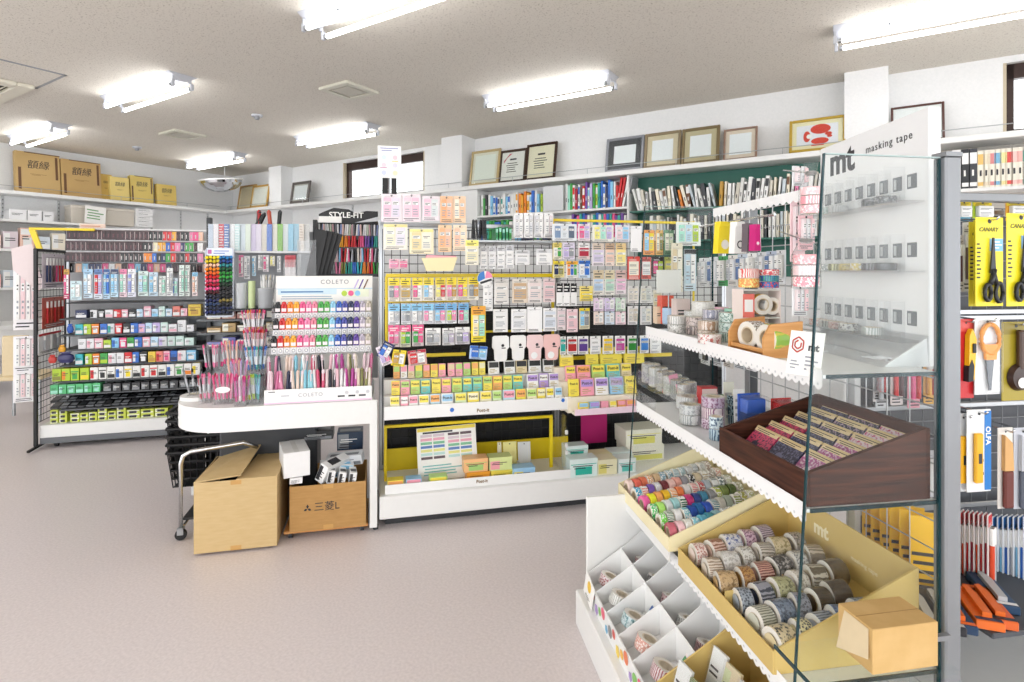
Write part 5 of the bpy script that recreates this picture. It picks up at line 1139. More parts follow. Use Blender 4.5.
# low shelves right of left rack, behind the pen cups
for k, (y, x0, x1) in enumerate(((318, 207, 262), (331, 207, 250), (345, 205, 245))):
    z = P(230, y, DV - .1)[1]
    part('lower_shelf', MB().box(ra, DV - .2, z - .012, rb, DV + .1, z, M('63666A', .5), .002), rg)
    cc_ = [['DDA090', 'E0B0A0', 'C98A80', '4A5A7A', '3A3C44', 'D9A898', 'B9B0A0', 'grey'], ['C9A878', 'B89860', '5A4A40', 'C9B088', 'D8C090', '8C7A60', '9A9CA0', 'grey'], ['8F8FC8', '6A6AB0', '5A78B8', '8C8CC0', 'C9CCE0', '9A9CB0', 'silver', 'grey']][k]
    cn_ = [['pale red', 'pink-red', 'brick red', 'blue', 'dark grey', 'pale red', 'beige', 'grey'], ['tan', 'brown', 'dark brown', 'tan', 'pale tan', 'brown-grey', 'grey', 'grey'], ['lavender', 'violet', 'blue', 'lavender', 'pale blue', 'grey violet', 'silver', 'grey']][k]
    for i in range(8):
        u = ra + .05 + i * .085; w = .078; h = .028 + .014 * ((i * 5) % 3)
        o = thing('supply_carton', lab(f'{cn_[i]} small carton', i, 8, f'the {["upper", "middle", "lower"][k]} low shelf behind the pen cups'), 'carton', CF.w(u + .04, DV - .17, z + .0006), CF.a, 'cartons on the low rear shelves')
        part('carton', carton_mesh(w, .12, h, cc_[i], 'ivory', i), o)
# ---- under the counter ----
def cardbox(name, label, x0, x1, y0, v, d, z0, rot=0.0, mat=CARDBOARD, flaps=True, tape_=True):
    u0, u1 = CF.pu(x0, v), CF.pu(x1, v); h = P((x0 + x1) / 2, y0, v)[1] - z0; w = u1 - u0
    o = thing(name, label, 'cardboard box', CF.w((u0 + u1) / 2, v, z0), CF.a + rot); k = .005
    part('box_wall', MB().box(-w / 2, 0, 0, w / 2, k, h, mat, .001).box(-w / 2, d - k, 0, w / 2, d, h, mat, .001).box(-w / 2, k, 0, -w / 2 + k, d - k, h, mat).box(w / 2 - k, k, 0, w / 2, d - k, h, mat), o)
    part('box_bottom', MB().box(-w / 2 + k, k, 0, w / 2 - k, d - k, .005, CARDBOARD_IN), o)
    if tape_: part('packing_tape', MB().box(-.024, -.0006, h - .022, .024, 0, h - .001, TAPE).box(-.024, -.0006, .0, .024, 0, .022, TAPE), o)
    return o, w, h
o, w, h = cardbox('cardboard_box', 'large tan cardboard box with half-open flaps under the pen counter', 193.6, 277, 480, 2.93, .40, .012)
m = MB(); m.T = Matrix.Translation((-w * .25 + .0, .2, h)) 
part('flap', MB().add([(-w / 2, 0, 0), (w * .06, 0, .02), (w * .12, .40, .055), (-w / 2 + .02, .40, .0), (-w / 2, 0, -.005), (w * .06, 0, .015), (w * .12, .40, .05), (-w / 2 + .02, .40, -.005)], [(0, 1, 2, 3), (7, 6, 5, 4), (0, 4, 5, 1), (1, 5, 6, 2), (2, 6, 7, 3), (3, 7, 4, 0)], CARDBOARD).mesh(fix=True), o, (0, 0, h + .004))
part('flap', MB().add([(w * .0, 0, 0), (w / 2, 0, 0), (w / 2, .40, 0), (w * .08, .40, 0), (w * .0, 0, -.005), (w / 2, 0, -.005), (w / 2, .40, -.005), (w * .08, .40, -.005)], [(0, 1, 2, 3), (7, 6, 5, 4), (0, 4, 5, 1), (1, 5, 6, 2), (2, 6, 7, 3), (3, 7, 4, 0)], CARDBOARD).mesh(fix=True), o, (0, 0, h + .004))
o, w, h = cardbox('cardboard_box', 'brown printed cardboard box full of white cartons beside the large tan box', 289.5, 366, 484, 2.985, .34, .045, mat=CARDBOARD_DARK)
o['label'] = 'brown cardboard box with black logo, open and full of white cartons'
text('三菱L', .05, INK, o, (-w * .02, -.0008, h * .50), bold=.0, name='lettering')
lm = MB()
for a in (PI / 2, PI / 2 + 2 * PI / 3, PI / 2 - 2 * PI / 3):
    c_, s_ = math.cos(a), math.sin(a); L_, W__ = .021, .0065
    pts = [(0, 0), (L_ * .5 * c_ - W__ * s_, L_ * .5 * s_ + W__ * c_), (L_ * c_, L_ * s_), (L_ * .5 * c_ + W__ * s_, L_ * .5 * s_ - W__ * c_)]
    lm.add([(-w * .27 + p[0], -.0008, h * .49 + p[1]) for p in pts], [(0, 1, 2, 3)], INK)
part('printed_mark', lm, o)
u0, u1 = CF.pu(277, 3.0), CF.pu(374, 3.0)
t = thing('dolly', 'low wooden dolly under the two cardboard boxes', 'dolly', CF.w((u0 + u1) / 2, 3.0, 0), CF.a)
part('platform', MB().box(-(u1 - u0) / 2 + .03, .0, .03, (u1 - u0) / 2 - .03, .34, .044, WOOD, .003), t)
for s in (-1, 1):
    for v_ in (.03, .3): part('caster', MB().lathe([(.0001, -.01), (.0145, -.01), (.0145, .01), (.0001, .01)], DARK, 10, axis='x'), t, (s * ((u1 - u0) / 2 - .06), v_, .015))
bx = CF.pu(328, 3.1)
def wcart(label, x, y, v, w, d, h, rot, base='F2F2F2', acc=None, tilt=(0, 0), seed=1, name='white_carton'):
    u, z = P(x, y, v)
    o = thing(name, label, 'carton', CF.w(u, v, z), (tilt[0], tilt[1], CF.a + rot))
    part('carton', carton_mesh(w, d, h, base, acc, seed) if 'plain' not in label[:6] else MB().box(-w / 2, 0, 0, w / 2, d, h, pmat(base), .002), o)
    if 'plain' in label[:6]: part('tape_strip', MB().box(-.012, .0, h, .012, d, h + .0005, pmat('E2E2E0')), o)
    else: part('label_print', cached(('lpr', round(w, 3), round(h, 3), seed), lambda: (lambda m: (lines(m, -w * .42, h * .1, w * .3, h * .4, -.0008, INK, 2, seed), m)[1])(MB()).mesh('label_print')), o)
wcart('plain white carton on top of the open brown box', 297, 477, 2.99, .125, .22, .125, .25)
wcart('small white carton tucked under the plain white carton', 296, 484, 2.985, .06, .1, .03, .1, seed=2)
wcart('white carton with black barcode tilted in the brown box', 318, 482, 3.03, .05, .18, .10, -.6, 'F2F2F2', 'charcoal', (0, .45), 1)
wcart('white carton of pens lying across the brown box', 336, 478, 3.10, .17, .07, .07, .12, 'EEF0F2', 'sky', (.1, .1), 2)
wcart('upper grey-white carton at the back of the brown box', 345, 466, 3.16, .19, .06, .055, -.2, 'E4E6E9', 'grey', (.2, -.1), 0)
wcart('narrow carton with black stripe standing in the brown box', 330, 484, 3.0, .035, .1, .065, .15, 'F2F2F2', 'charcoal', (0, .2), 1)
wcart('second narrow carton with black stripe standing in the brown box', 341, 484.5, 3.0, .035, .1, .06, .1, 'F2F2F2', 'charcoal', (0, .2), 1)
wcart('third narrow carton with black stripe standing in the brown box', 352, 484.5, 3.0, .035, .1, .06, .1, 'F2F2F2', 'charcoal', (0, .15), 1)
wcart('dark blue carton at the back under the counter', 350, 450, 3.3, .14, .12, .10, 0, '22364E', 'grey', (0, 0), 1)
wcart('black wrapped carton under the counter above the white cartons', 318, 440, 3.3, .16, .12, .05, 0, '2A2A2C', 'grey', (0, 0), 0)
# stack of black baskets
v = 3.55
u, _ = P(199, 440, v)
for i in range(6):
    t = thing('shopping_basket', lab('black mesh shopping basket', i, 99, 'the stack').replace(' from left in the stack', ' up in the stack beside the pen counter').replace('leftmost in the stack', 'lowest in the stack beside the pen counter'), 'basket', CF.w(CF.pu(203, v + .1), v + .1, .12 + i * .045), CF.a, 'stacked black baskets')
    def mk():
        m = MB(); w, d, h = .30, .24, .20; s = .84
        for k in range(4):
            z = .05 + .15 * k / 3; f = s + (1 - s) * z / h; m.tube([(-w / 2 * f, -d / 2 * f, z), (w / 2 * f, -d / 2 * f, z), (w / 2 * f, d / 2 * f, z), (-w / 2 * f, d / 2 * f, z), (-w / 2 * f, -d / 2 * f, z)], .004, BLACK, 4)
        for k in range(9):
            x = -w / 2 + w * k / 8
            for y in (-d / 2, d / 2): m.cyl((x * s, y * s, 0), (x, y, h), .003, BLACK, 4)
        for k in range(6):
            y = -d / 2 + d * k / 5
            for x in (-w / 2, w / 2): m.cyl((x * s, y * s, 0), (x, y, h), .003, BLACK, 4)
        m.box(-w / 2 * s, -d / 2 * s, 0, w / 2 * s, d / 2 * s, .004, BLACK)
        return m.mesh('basket_body')
    part('basket_body', cached('bsk', mk), t)
    part('rim', cached('bskr', lambda: MB().box(-.16, -.13, .195, .16, -.115, .21, BLACK, .004).box(-.16, .115, .195, .16, .13, .21, BLACK, .004).box(-.16, -.115, .195, -.145, .115, .21, BLACK).box(.145, -.115, .195, .16, .115, .21, BLACK).mesh('rim')), t)
# chrome cart
v = 3.1
u0, z0 = P(181, 500, 3.13); ua_, za_ = P(182, 452, 3.13); ub_, zb_ = P(226, 442, 3.2)
t = thing('basket_cart', 'chrome-framed basket cart with black casters under the baskets', 'cart', CF.w(u0, 3.13, 0), CF.a)
part('frame_tube', MB().tube([(0, 0, .05), (0, .0, za_ - .06), (.01, .0, za_ - .02), (.045, .0, za_), (.28, .04, zb_ - .0), (.34, .08, zb_ - .04)], .011, CHROME, 10), t)
part('frame_tube', MB().tube([(0, .42, .05), (0, .42, za_ - .04), (.045, .42, za_), (.32, .42, za_)], .011, CHROME, 10), t)
part('deck_rail', MB().tube([(0, 0, .06), (0, .42, .06)], .009, CHROME, 8), t)
part('deck', MB().box(.0, .02, .09, .34, .52, .1, DARK), t)
for y in (0, .42):
    part('caster', MB().lathe([(.0001, -.011), (.026, -.011), (.028, 0), (.026, .011), (.0001, .011)], BLACK, 14, axis='y'), t, (.0, y, .0285)); part('caster_fork', MB().box(-.014, y - .016, .03, .014, y - .012, .062, STEEL).box(-.014, y + .012, .03, .014, y + .016, .062, STEEL).box(-.014, y - .016, .058, .014, y + .016, .064, STEEL), t)
# hanging notice leaflet clipped on the post and ceiling sign
u, z = P(405, 177, 4.2)
t = thing('hanging_sign', 'double-sided white leaflet sign hanging before the small window', 'sign', CF.w(CF.pu(389.5, 4.0), 4.0, P(390, 178, 4.0)[1]), CF.a)
w = CF.pu(401.5, 4.0) - CF.pu(378, 4.0); h = P(390, 146, 4.0)[1] - P(390, 178, 4.0)[1]
part('card', MB().box(-w / 2, 0, 0, w / 2, .006, h, PAPER), t)
m = MB()
for i in range(2):
    for j in range(3): m.disc(-w * .24 + i * w * .48, h * (.16 + .24 * j), h * .075, -.0005, pmat(['D8DDF0', 'F0D8E0', 'DCE8E8', 'F2E8C8', 'E0DCEC', 'F0D0D8'][i * 3 + j]), 10)
lines(m, -w * .4, h * .82, w * .4, h * .96, -.0005, M('8C90C0', .5), 2, 2); lines(m, -w * .44, h * .3, w * .1, h * .34, -.0005, M('C060A0', .5), 1, 2); lines(m, w * .1, h * .5, w * .44, h * .55, -.0005, M('E8D23C', .5), 1, 3)
part('print', m, t)
part('stand_clip', MB().box(-.05, .01, -.12, -.012, .03, .02, BLACK, .003).box(.012, .01, -.12, .05, .03, .02, BLACK, .003), t)
part('stand_pole', MB().cyl((0, .02, 1.72 - P(390, 178, 4.0)[1]), (0, .02, .05), .006, STEEL, 8), t)
# ---------- goods on the wall shelves ----------
def frame(fr, x0, x1, yt, v, mould, matc, pic, label, lean=.16, mw=.028, mm=.06, deco=None, corner=0):
    u0, u1 = fr.pu(x0, v), fr.pu(x1, v); w = u1 - u0; zt = fr.px((x0 + x1) / 2, yt, v)[1]; h = (zt - SHZ - .003) / math.cos(lean)
    o = thing('picture_frame', label, 'picture frame', fr.w((u0 + u1) / 2, v, SHZ + .008), (-lean, 0, fr.a))
    mo = M(mould, .35, .15, .12, 25); a, b = w / 2, mw; m = MB()
    m.box(-a, -.012, 0, -a + b, .012, h, mo, .004).box(a - b, -.012, 0, a, .012, h, mo, .004).box(-a + b, -.012, 0, a - b, .012, b, mo, .004).box(-a + b, -.012, h - b, a - b, .012, h, mo, .004)
    part('moulding', m, o)
    mb_ = part('mount_board', MB().box(-a + b, .0, b, a - b, .006, h - b, M(matc, .6)), o)
    m = MB().rect(-a + mm, mm, a - mm, h - mm, -.0006, M(pic, .6, var=.03)); part('picture', m, mb_)
    part('glazing', MB().box(-a + b, -.006, b, a - b, -.004, h - b, GLASS), o)
    if deco: deco(o, w, h)
    return o
def cert(o, w, h):
    m = MB(); lines(m, -w * .25, h * .3, w * .3, h * .62, -.0012, M('6A665A', .6), 5, 5); m.rect(-w * .12, h * .68, w * .12, h * .73, -.0012, INK); part('writing', m, o)
def cert2(o, w, h):
    cert(o, w, h); part('ribbon_print', MB().add([(-w * .34, -.0014, h * .6), (-w * .34, -.0014, h * .68), (-w * .05, -.0014, h * .88), (-w * .14, -.0014, h * .88)], [(0, 1, 2, 3)], pmat('C85A6A')), o)
def fish(o, w, h):
    r_ = M('D9402C', .6, var=.03); m = MB(); y = -.0014
    m.disc(w * .06, h * .66, h * .15, y, r_, 16, rx=1.75); m.disc(w * .05, h * .30, h * .10, y, r_, 14, rx=2.3); m.disc(-w * .18, h * .46, h * .17, y, r_, 14, rx=.55); m.disc(w * .2, h * .5, h * .055, y, r_, 10, rx=1.7); m.disc(w * .22, h * .42, h * .04, y, r_, 10, rx=1.7)
    m.disc(-w * .14, h * .46, h * .07, y - .0003, PAPER, 12); m.rect(-w * .1, h * .16, w * .12, h * .21, y, r_); part('red_fish_print', m, o)
fv = DB - .19
frame(BW, 237, 253, 185, fv, 'C9A060', 'E6D6B4', 'D9C6A0', 'beige picture frame nearest the corner on the back wall shelf')
frame(BW, 250, 267, 185, fv - .05, 'C49A4A', 'EFE6D2', 'F2EFE6', 'gold picture frame overlapping the beige frame near the corner')
frame(BW, 290, 308, 181.5, fv - .03, '5A5450', 'B8B4AE', 'E6E8EA', 'small dark silver picture frame between the pillar and the small window', mw=.04)
frame(BW, 469, 498, 149.5, fv - .02, 'C2AC7C', 'E6E2CE', 'EDF0E4', 'gold picture frame beside the pillar, leftmost of the certificates', deco=None)
frame(BW, 498, 525, 149, fv - .0, '4A3A30', 'F0EDE6', 'F1EEE8', 'dark framed certificate with red ribbon print', mm=.04, deco=cert2)
frame(BW, 524.5, 555, 142.5, fv, '3E2A20', 'EEE4C8', 'F0E8CC', 'brown framed cream certificate with rounded corners', mm=.04, deco=cert)
frame(BW, 605, 643, 136.5, fv, '8E9096', '46464A', 'F2F3F6', 'silver picture frame with charcoal mount and blank white centre', mm=.085)
frame(BW, 643.5, 680, 131.5, fv, '8A7A5E', 'D8C8A8', 'F4F5F8', 'picture frame with beige mount beside the charcoal-mounted frame', mm=.075)
frame(BW, 681, 719, 126.5, fv, '7E6E4E', 'C6B894', 'F4F5F8', 'picture frame with khaki mount, second frame left of the red fish print', mm=.075)
frame(BW, 723, 757, 127.5, fv, '9A7E6E', 'E4D2C0', 'F4F5F8', 'thin wooden picture frame with pale mount, next frame left of the red fish print', mm=.05, mw=.018)
frame(BW, 789, 846, 117.5, fv - .05, 'C2A23E', 'F2E8C0', 'ECEBF2', 'gold picture frame with a red fish print', mm=.055, mw=.022, deco=fish)
frame(BW, 891, 945, 104, fv, '5A3A34', 'F2F2F2', 'F4F5F6', 'thin dark brown picture frame behind the masking tape board', mm=.03, mw=.016)
# calligraphy boxes on the left wall shelf
def callig(x0, x1, yt, v, col, label, sz, strips=True, tilt=0.0):
    u0, u1 = LW.pu(x0, v), LW.pu(x1, v); w = u1 - u0; zt = LW.px((x0 + x1) / 2, yt, v)[1]; h = zt - SHZ - .003
    o = thing('calligraphy_box', label, 'box', LW.w((u0 + u1) / 2, v, SHZ + .0115), (-.1, 0, LW.a))
    bm_ = M(col, .6, var=.05, scale=8); part('box_body', MB().box(-w / 2, 0, 0, w / 2, .075, h, bm_, .004), o)
    br = M('6B4A30', .5); m = MB()
    if strips: m.rect(-w * .44, h * .06, -w * .375, h * .6, -.0006, br); m.rect(w * .39, h * .36, w * .45, h * .94, -.0006, br); m.rect(-w * .3, h * .975, w * .5, h * .998, -.0006, br)
    lines(m, -w * .18, h * .42, w * .2, h * .47, -.0006, M('9A7A48', .6), 2, 2); part('corner_strips', m, o)
    text('額縁', sz * w * .85, INK, o, (w * .0, -.001, h * .68), shear=.15, bold=.0, extrude=.0002)
    return o
cv = DL - .2
callig(16, 61, 153, cv, 'C8A870', 'large tan calligraphy box at the far left end of the shelf', .30)
callig(62, 102, 161, cv, 'C5A36A', 'second large tan calligraphy box beside the far left one', .30)
callig(101, 113, 174.5, cv + .05, 'D6B664', 'narrow yellow calligraphy box half hidden beside the large tan box', .3, False)
callig(111, 130, 177.5, cv - .03, 'E8D080', 'small pale yellow calligraphy box, middle of the row', .32, False)
callig(131, 154, 176.5, cv, 'E2C870', 'yellow calligraphy box with dark edge strips, second from the right', .30)
callig(157.5, 177, 185, cv, 'E4C76E', 'small yellow calligraphy box at the right end of the row', .32, False)
# bookcase below the shelf
bv = DB - .27
SZ1 = BW.px(515, 213.5, bv)[1]
t = thing('wall_bookcase', 'white wall bookcase below the long shelf with two book sections', 'bookcase', (0, 0, 0), BW.a)
def bu(x): return BW.pu(x, bv)
top = SHZ - .047
part('side_panel', MB().box(bu(458), bv - .0, .9, bu(477), DB - .002, top, WHITE, .003), t)
part('divider_board', MB().box(bu(543.5), bv - .012, SZ1 + .001, bu(563.5), bv, top - .04, M('D6D8DA', .5), .002), t)
part('side_panel', MB().box(bu(627), bv, .9, bu(628.5), DB - .002, top, WHITE), t)
part('book_shelf', MB().box(bu(477), bv, SZ1 - .022, bu(627), DB - .002, SZ1, WHITE, .002), t)
SZ2 = SZ1 - .30
part('book_shelf', MB().box(bu(477), bv, SZ2 - .022, bu(627), DB - .002, SZ2, WHITE, .002), t)
t = thing('booklet_shelf', 'dark green backed wall shelf full of leaning booklets', 'shelf', (0, 0, 0), BW.a)
GRN = M('2E6A5C', .5); SZ3 = BW.px(715, 206, bv)[1]
part('back_board', MB().box(bu(629), DB - .02, 1.3, bu(845), DB - .003, top, GRN), t)
part('shelf_plate', MB().box(bu(629), bv + .02, SZ3 - .015, bu(845), DB - .021, SZ3, M('3A7466', .4), .002), t)
part('shelf_plate', MB().box(bu(629), bv + .02, SZ3 - .31, bu(845), DB - .021, SZ3 - .295, M('3A7466', .4), .002), t)
def books(x0, x1, z, cols, rowp, h0, h1, v=bv + .03, lean=0.0, d=.15, wj=.3, name='book', kindw='book'):
    n = len(cols); u0, u1 = BW.pu(x0, v), BW.pu(x1, v); dw = (u1 - u0) / n
    for i, c in enumerate(cols):
        b = None
        if isinstance(c, tuple): c, b = c
        w = dw * R.uniform(1 - wj, .96); h = R.uniform(h0, h1); le = lean * R.uniform(.3, 1.3) if lean else 0
        nm_ = c if c in PAL else {'F2F2F0': 'white', 'EAEAE6': 'off-white', 'D9D4C6': 'pale beige', 'E0E6EA': 'pale grey', '3A3C42': 'dark grey', 'F2EAD6': 'cream', 'C9D4DA': 'pale blue-grey'}.get(c, 'pale')
        hh = round(h / .02) * .02
        thing(name, lab(f'{nm_} {kindw}', i, n, rowp), 'book', BW.w(u0 + dw * (i + .5) - (math.sin(le) * h * .5 if le else 0), v + R.uniform(0, .02), z + .0008 + (w / 2 * abs(math.sin(le)))), (0, le, BW.a), rowp, mesh=book_mesh(round(w, 3), d, hh, c, b))
books(480, 542, SZ1, ['F2F2F0', 'green', 'charcoal', 'F2F2F0', 'sky', ('F2F2F0', 'blue'), 'blue', ('EAEAE6', 'navy'), ('F2F2F0', 'teal'), 'F2F2F0', 'sky', ('F2F2F0', 'blue'), 'F2F2F0', 'EAEAE6', ('F2F2F0', 'amber'), 'orange', 'amber', 'orange', ('amber', 'white'), ('F2F2F0', 'sky'), 'blue', 'F2F2F0', 'sky', 'lime'], 'the book section beside the pillar', .19, .25)
books(565, 618, SZ1, ['F2F2F0', 'mint', 'green', ('F2F2F0', 'red'), 'crimson', ('F2F2F0', 'blue'), 'brown', ('red', 'white'), 'purple', ('F2F2F0', 'sky'), 'lavender', 'green', ('lime', 'white'), 'teal', 'blue', ('F2F2F0', 'blue'), 'navy', 'blue', 'sky', 'F2F2F0', 'red'], 'the book section left of the green shelf', .22, .29)
for i, (c, l) in enumerate([('red', 'red book leaning at the end of the coloured row'), ('D5262B', 'second red book leaning at the end of the coloured row'), ('F2F2F0', 'white folder leaning at the end of the coloured row'), ('8C8E90', 'grey folder leaning against the green shelf end')]):
    thing('book', l, 'book', BW.w(BW.pu(616, bv) + .03 * i + .0, bv + .03, SZ1 + .005), (0, .16 + .02 * i, BW.a), mesh=book_mesh(.022, .16, .29, c, None))
books(480, 545, SZ2, [R.choice(['F2F2F0', 'green', 'blue', 'sky', 'teal', 'EAEAE6', 'navy']) for _ in range(22)], 'the lower book section beside the pillar', .2, .25)
books(566, 626, SZ2, [R.choice(['crimson', 'F2F2F0', 'blue', 'purple', 'teal', 'EAEAE6', 'lavender', 'rose']) for _ in range(22)], 'the lower book section left of the green shelf', .22, .26)
cols = ['EAEAE6', 'F2F2F0', 'D9D4C6', ('F2F2F0', 'grey'), 'EAEAE6', '3A3C42', 'F2EAD6', 'F2F2F0', ('EAEAE6', 'brown'), 'F2EAD6', 'F2F2F0', '3A3C42', 'orange', 'F2EAD6', ('brown', 'white'), 'C9D4DA', 'F2F2F0', 'EAEAE6', '3A3C42', 'F2F2F0', 'C9D4DA']
books(634, 714, SZ3, cols, 'the front stretch of the green shelf', .17, .22, lean=-.22, wj=.55, name='booklet', kindw='booklet')
cols = ['gold', 'F2EAD6', 'F2F2F0', 'F2F2F0', 'D9D4C6', 'EAEAE6', ('F2F2F0', 'black'), 'F2F2F0', '3A3C42', ('EAEAE6', 'black'), 'F2F2F0', ('F2F2F0', 'charcoal'), 'D9D4C6', 'F2EAD6', 'F2F2F0', 'C9D4DA', ('F2EAD6', 'brown'), 'F2F2F0', 'pink', 'E0E6EA', 'E0E6EA', 'F2F2F0', 'D9D4C6', 'EAEAE6']
books(719, 822, SZ3, cols, 'the far stretch of the green shelf', .19, .25, lean=.1, wj=.5, name='booklet', kindw='booklet')
books(640, 826, SZ3 - .295, [R.choice(['F2F2F0', 'EAEAE6', 'D9D4C6', 'C9D4DA', '3A3C42', 'F2EAD6', 'F2F2F0']) for _ in range(50)], 'the lower green shelf', .19, .25, wj=.5, name='booklet', kindw='booklet')
# right end: binders and thin coloured cases
t = thing('wall_bookcase', 'white wall shelf with binders behind the scissors rack', 'bookcase', (0, 0, 0), BW.a)
SZ4 = BW.px(990, 187, bv)[1]
part('book_shelf', MB().box(bu(890), bv, SZ4 - .025, bu(1060), DB - .002, SZ4, WHITE, .002), t)
part('back_board', MB().box(bu(890), DB - .02, 1.3, bu(1060), DB - .003, top, M('BDB7AE', .6)), t)
bw_ = [(952, 961, 'F2F2F0', 'navy', 'white binder with dark blue mark'), (961.5, 969, '2A2C30', 'F2F2F0', 'black binder with white label'), (969.5, 977.5, '3A3C42', 'F2F2F0', 'dark grey binder with white label')]
for i, (x0, x1, c, b, l) in enumerate(bw_):
    v = bv + .02; u0, u1 = BW.pu(x0, v), BW.pu(x1, v)
    thing('binder', l + ' on the shelf behind the scissors', 'binder', BW.w((u0 + u1) / 2, v, SZ4 + .001), BW.a, mesh=book_mesh((u1 - u0) * .95, .2, .29, c, b))
cs = ['E8C070', 'EADCC0', 'D98A8A', '7FB8D8', 'F2E2A0', 'D8504A', 'F0C8C0', 'F2B8B0', '5FBFA8', 'F2F2F0', 'E8A060', '8FBF70']
cn = ['amber', 'beige', 'dusty pink', 'sky blue', 'pale yellow', 'red', 'pale pink', 'rose', 'green', 'white', 'orange', 'leaf green']
for i, c in enumerate(cs):
    v = bv + .02; u = BW.pu(978.5, v) + (i + .5) * (BW.pu(1027, v) - BW.pu(978.5, v)) / 8.6
    thing('disc_case', lab(f'{cn[i]} spined case', i, 99, 'the row beside the binders'), 'case', BW.w(u, v, SZ4 + .001), BW.a, 'spined cases beside the binders', mesh=book_mesh(.042, .16, .27, 'F2ECDC', c))
# markers on top of the rear rack shelf behind
for i, (x, c, le) in enumerate([(247, 'black', .5), (252, 'black', .4), (256, 'charcoal', .1), (259, 'red', 0), (272, 'D8604A', -.1), (277.5, 'black', .08)]):
    v = DV + .3; u, zt_ = CF.px(x, 210, v)
    thing('marker', ['slanted black', 'second slanted black', 'dark grey', 'red', 'pale red', 'thick black'][i] + ' marker standing behind the sleeve row', 'marker', CF.w(u, v, zt_ - .22), (0, le, CF.a), mesh=pen_mesh(c, c, .22, .014))
t = thing('marker_ledge', 'narrow ledge behind the sleeve row holding markers', 'shelf', CF.w(CF.pu(258, DV + .3), DV + .3, CF.px(258, 210, DV + .3)[1] - .222), CF.a)
part('ledge_board', MB().box(-.3, -.06, -.02, .3, .06, 0, WHITE), t); part('ledge_post', MB().box(-.02, -.02, -1.46, .02, .02, -.02, STEEL), t)
# pens and folders on the centre rack shelf plate
spz = CF.px(515, 240, 3.1)[1] + .0008
for i in range(9):
    thing('marker', lab('black marker', i, 9, 'the bundle on the shelf plate'), 'marker', CF.w(CF.pu(472, 3.2) + .011 * i, 3.2 + .012 * (i % 3), spz), (0, R.uniform(-.08, .08), CF.a), 'black markers on the shelf plate', mesh=pen_mesh('black', 'charcoal', .12, .006))
for i in range(5):
    thing('folder', lab('green folder', i, 5, 'the shelf plate of the centre rack'), 'folder', CF.w(CF.pu(497, 3.2) + .02 * i, 3.2, spz), CF.a, 'green folders on the shelf plate', mesh=book_mesh(.014, .12, .075 + .006 * (i % 2), ['2F9A5A', '3FA648', '1F8A6A'][i % 3], 'mint'))
packrow(CF, 3.05, [(676, 222, 701, 246, 'EEF4F0', None, ['mint', 'BFE0F2', 'lime'], 'clear pack of pastel cat stickers'), (671, 243, 683, 292, 'E6DEC6', None, ['beige', 'ivory'], 'long beige strip pack'), (684, 249, 696.5, 291, 'CFE0E8', 'black', ['BFD9E6', 'white'], 'black-topped blue ruler pack')], 'pack', 'the packs by the glass bay', hf=.12, d=.004)
# ---------- glass tape bay ----------
MFr = Fr(math.atan2(-.988, .153)); UN, UF = -1.14, -2.2
ZA, ZBs, ZC = 1.115, .815, .40
VA, VBs, VC = .885, .845, .80
VP_ = 1.184; VM = 1.335
tb = thing('tape_gondola', 'glass-sided masking tape gondola with lace-trimmed shelves and grey post', 'display rack', (0, 0, 0), MFr.a)
LACE = M('F4F4F4', .6, var=.01)
part('base_deck', MB().box(UF + .11, .57, .0, UN + .6, VP_ + .02, .132, WHITE, .004), tb)
part('end_board', MB().box(-2.095, .612, .1325, -2.08, VP_, .484, WHITE, .002), tb)
part('post', MB().box(UN - .02, VP_, .132, UN + .016, VP_ + .042, 1.615, ALU, .004), tb)
part('post_cap', MB().box(UN - .021, VP_ - .001, 1.615, UN + .017, VP_ + .043, 1.625, ALU), tb)
part('post', MB().box(UF, VM, .132, UF + .036, VM + .042, 1.615, ALU, .004), tb)
part('slotted_upright', MB().box(-1.62, VM + .008, .132, -1.59, VM + .03, 1.6, pmat('DADBDC'), .002), tb)
GRD = M('C6C8CA', .35, .5); part('mesh_panel', grid_panel(UF + .04, -1.30, .15, 1.60, VM, .075, .0022, GRD), tb)
def side_glass(u, label):
    m = MB(); v0, v1 = .795, .885; w = .006; e = .0016
    q = lambda va, vb, z0, z1: None
    m.prism([(v0, .134), (VP_ - .001, .134), (VP_ - .001, 1.612), (v1, 1.612)], u - w / 2, u + w / 2, GLASS, axis='x')
    part('glass_side', m.mesh(fix=True), tb)
    m = MB().prism([(v0 - e, .134), (v0 + e, .134), (v1 + e, 1.614), (v1 - e, 1.614)], u - w / 2 - .0003, u + w / 2 + .0003, GLASS_EDGE, axis='x')
    m.prism([(v1, 1.612), (VP_ - .001, 1.612), (VP_ - .001, 1.615), (v1, 1.615)], u - w / 2, u + w / 2, M('A9BDBC', .15), axis='x').prism([(VP_ - .006, .134), (VP_ - .001, .134), (VP_ - .001, 1.61), (VP_ - .006, 1.61)], u - w / 2 - .0003, u + w / 2 + .0003, GLASS_EDGE, axis='x')
    part('glass_edge', m.mesh(fix=True), tb)
side_glass(UN, ''); side_glass(UF + .02, '')
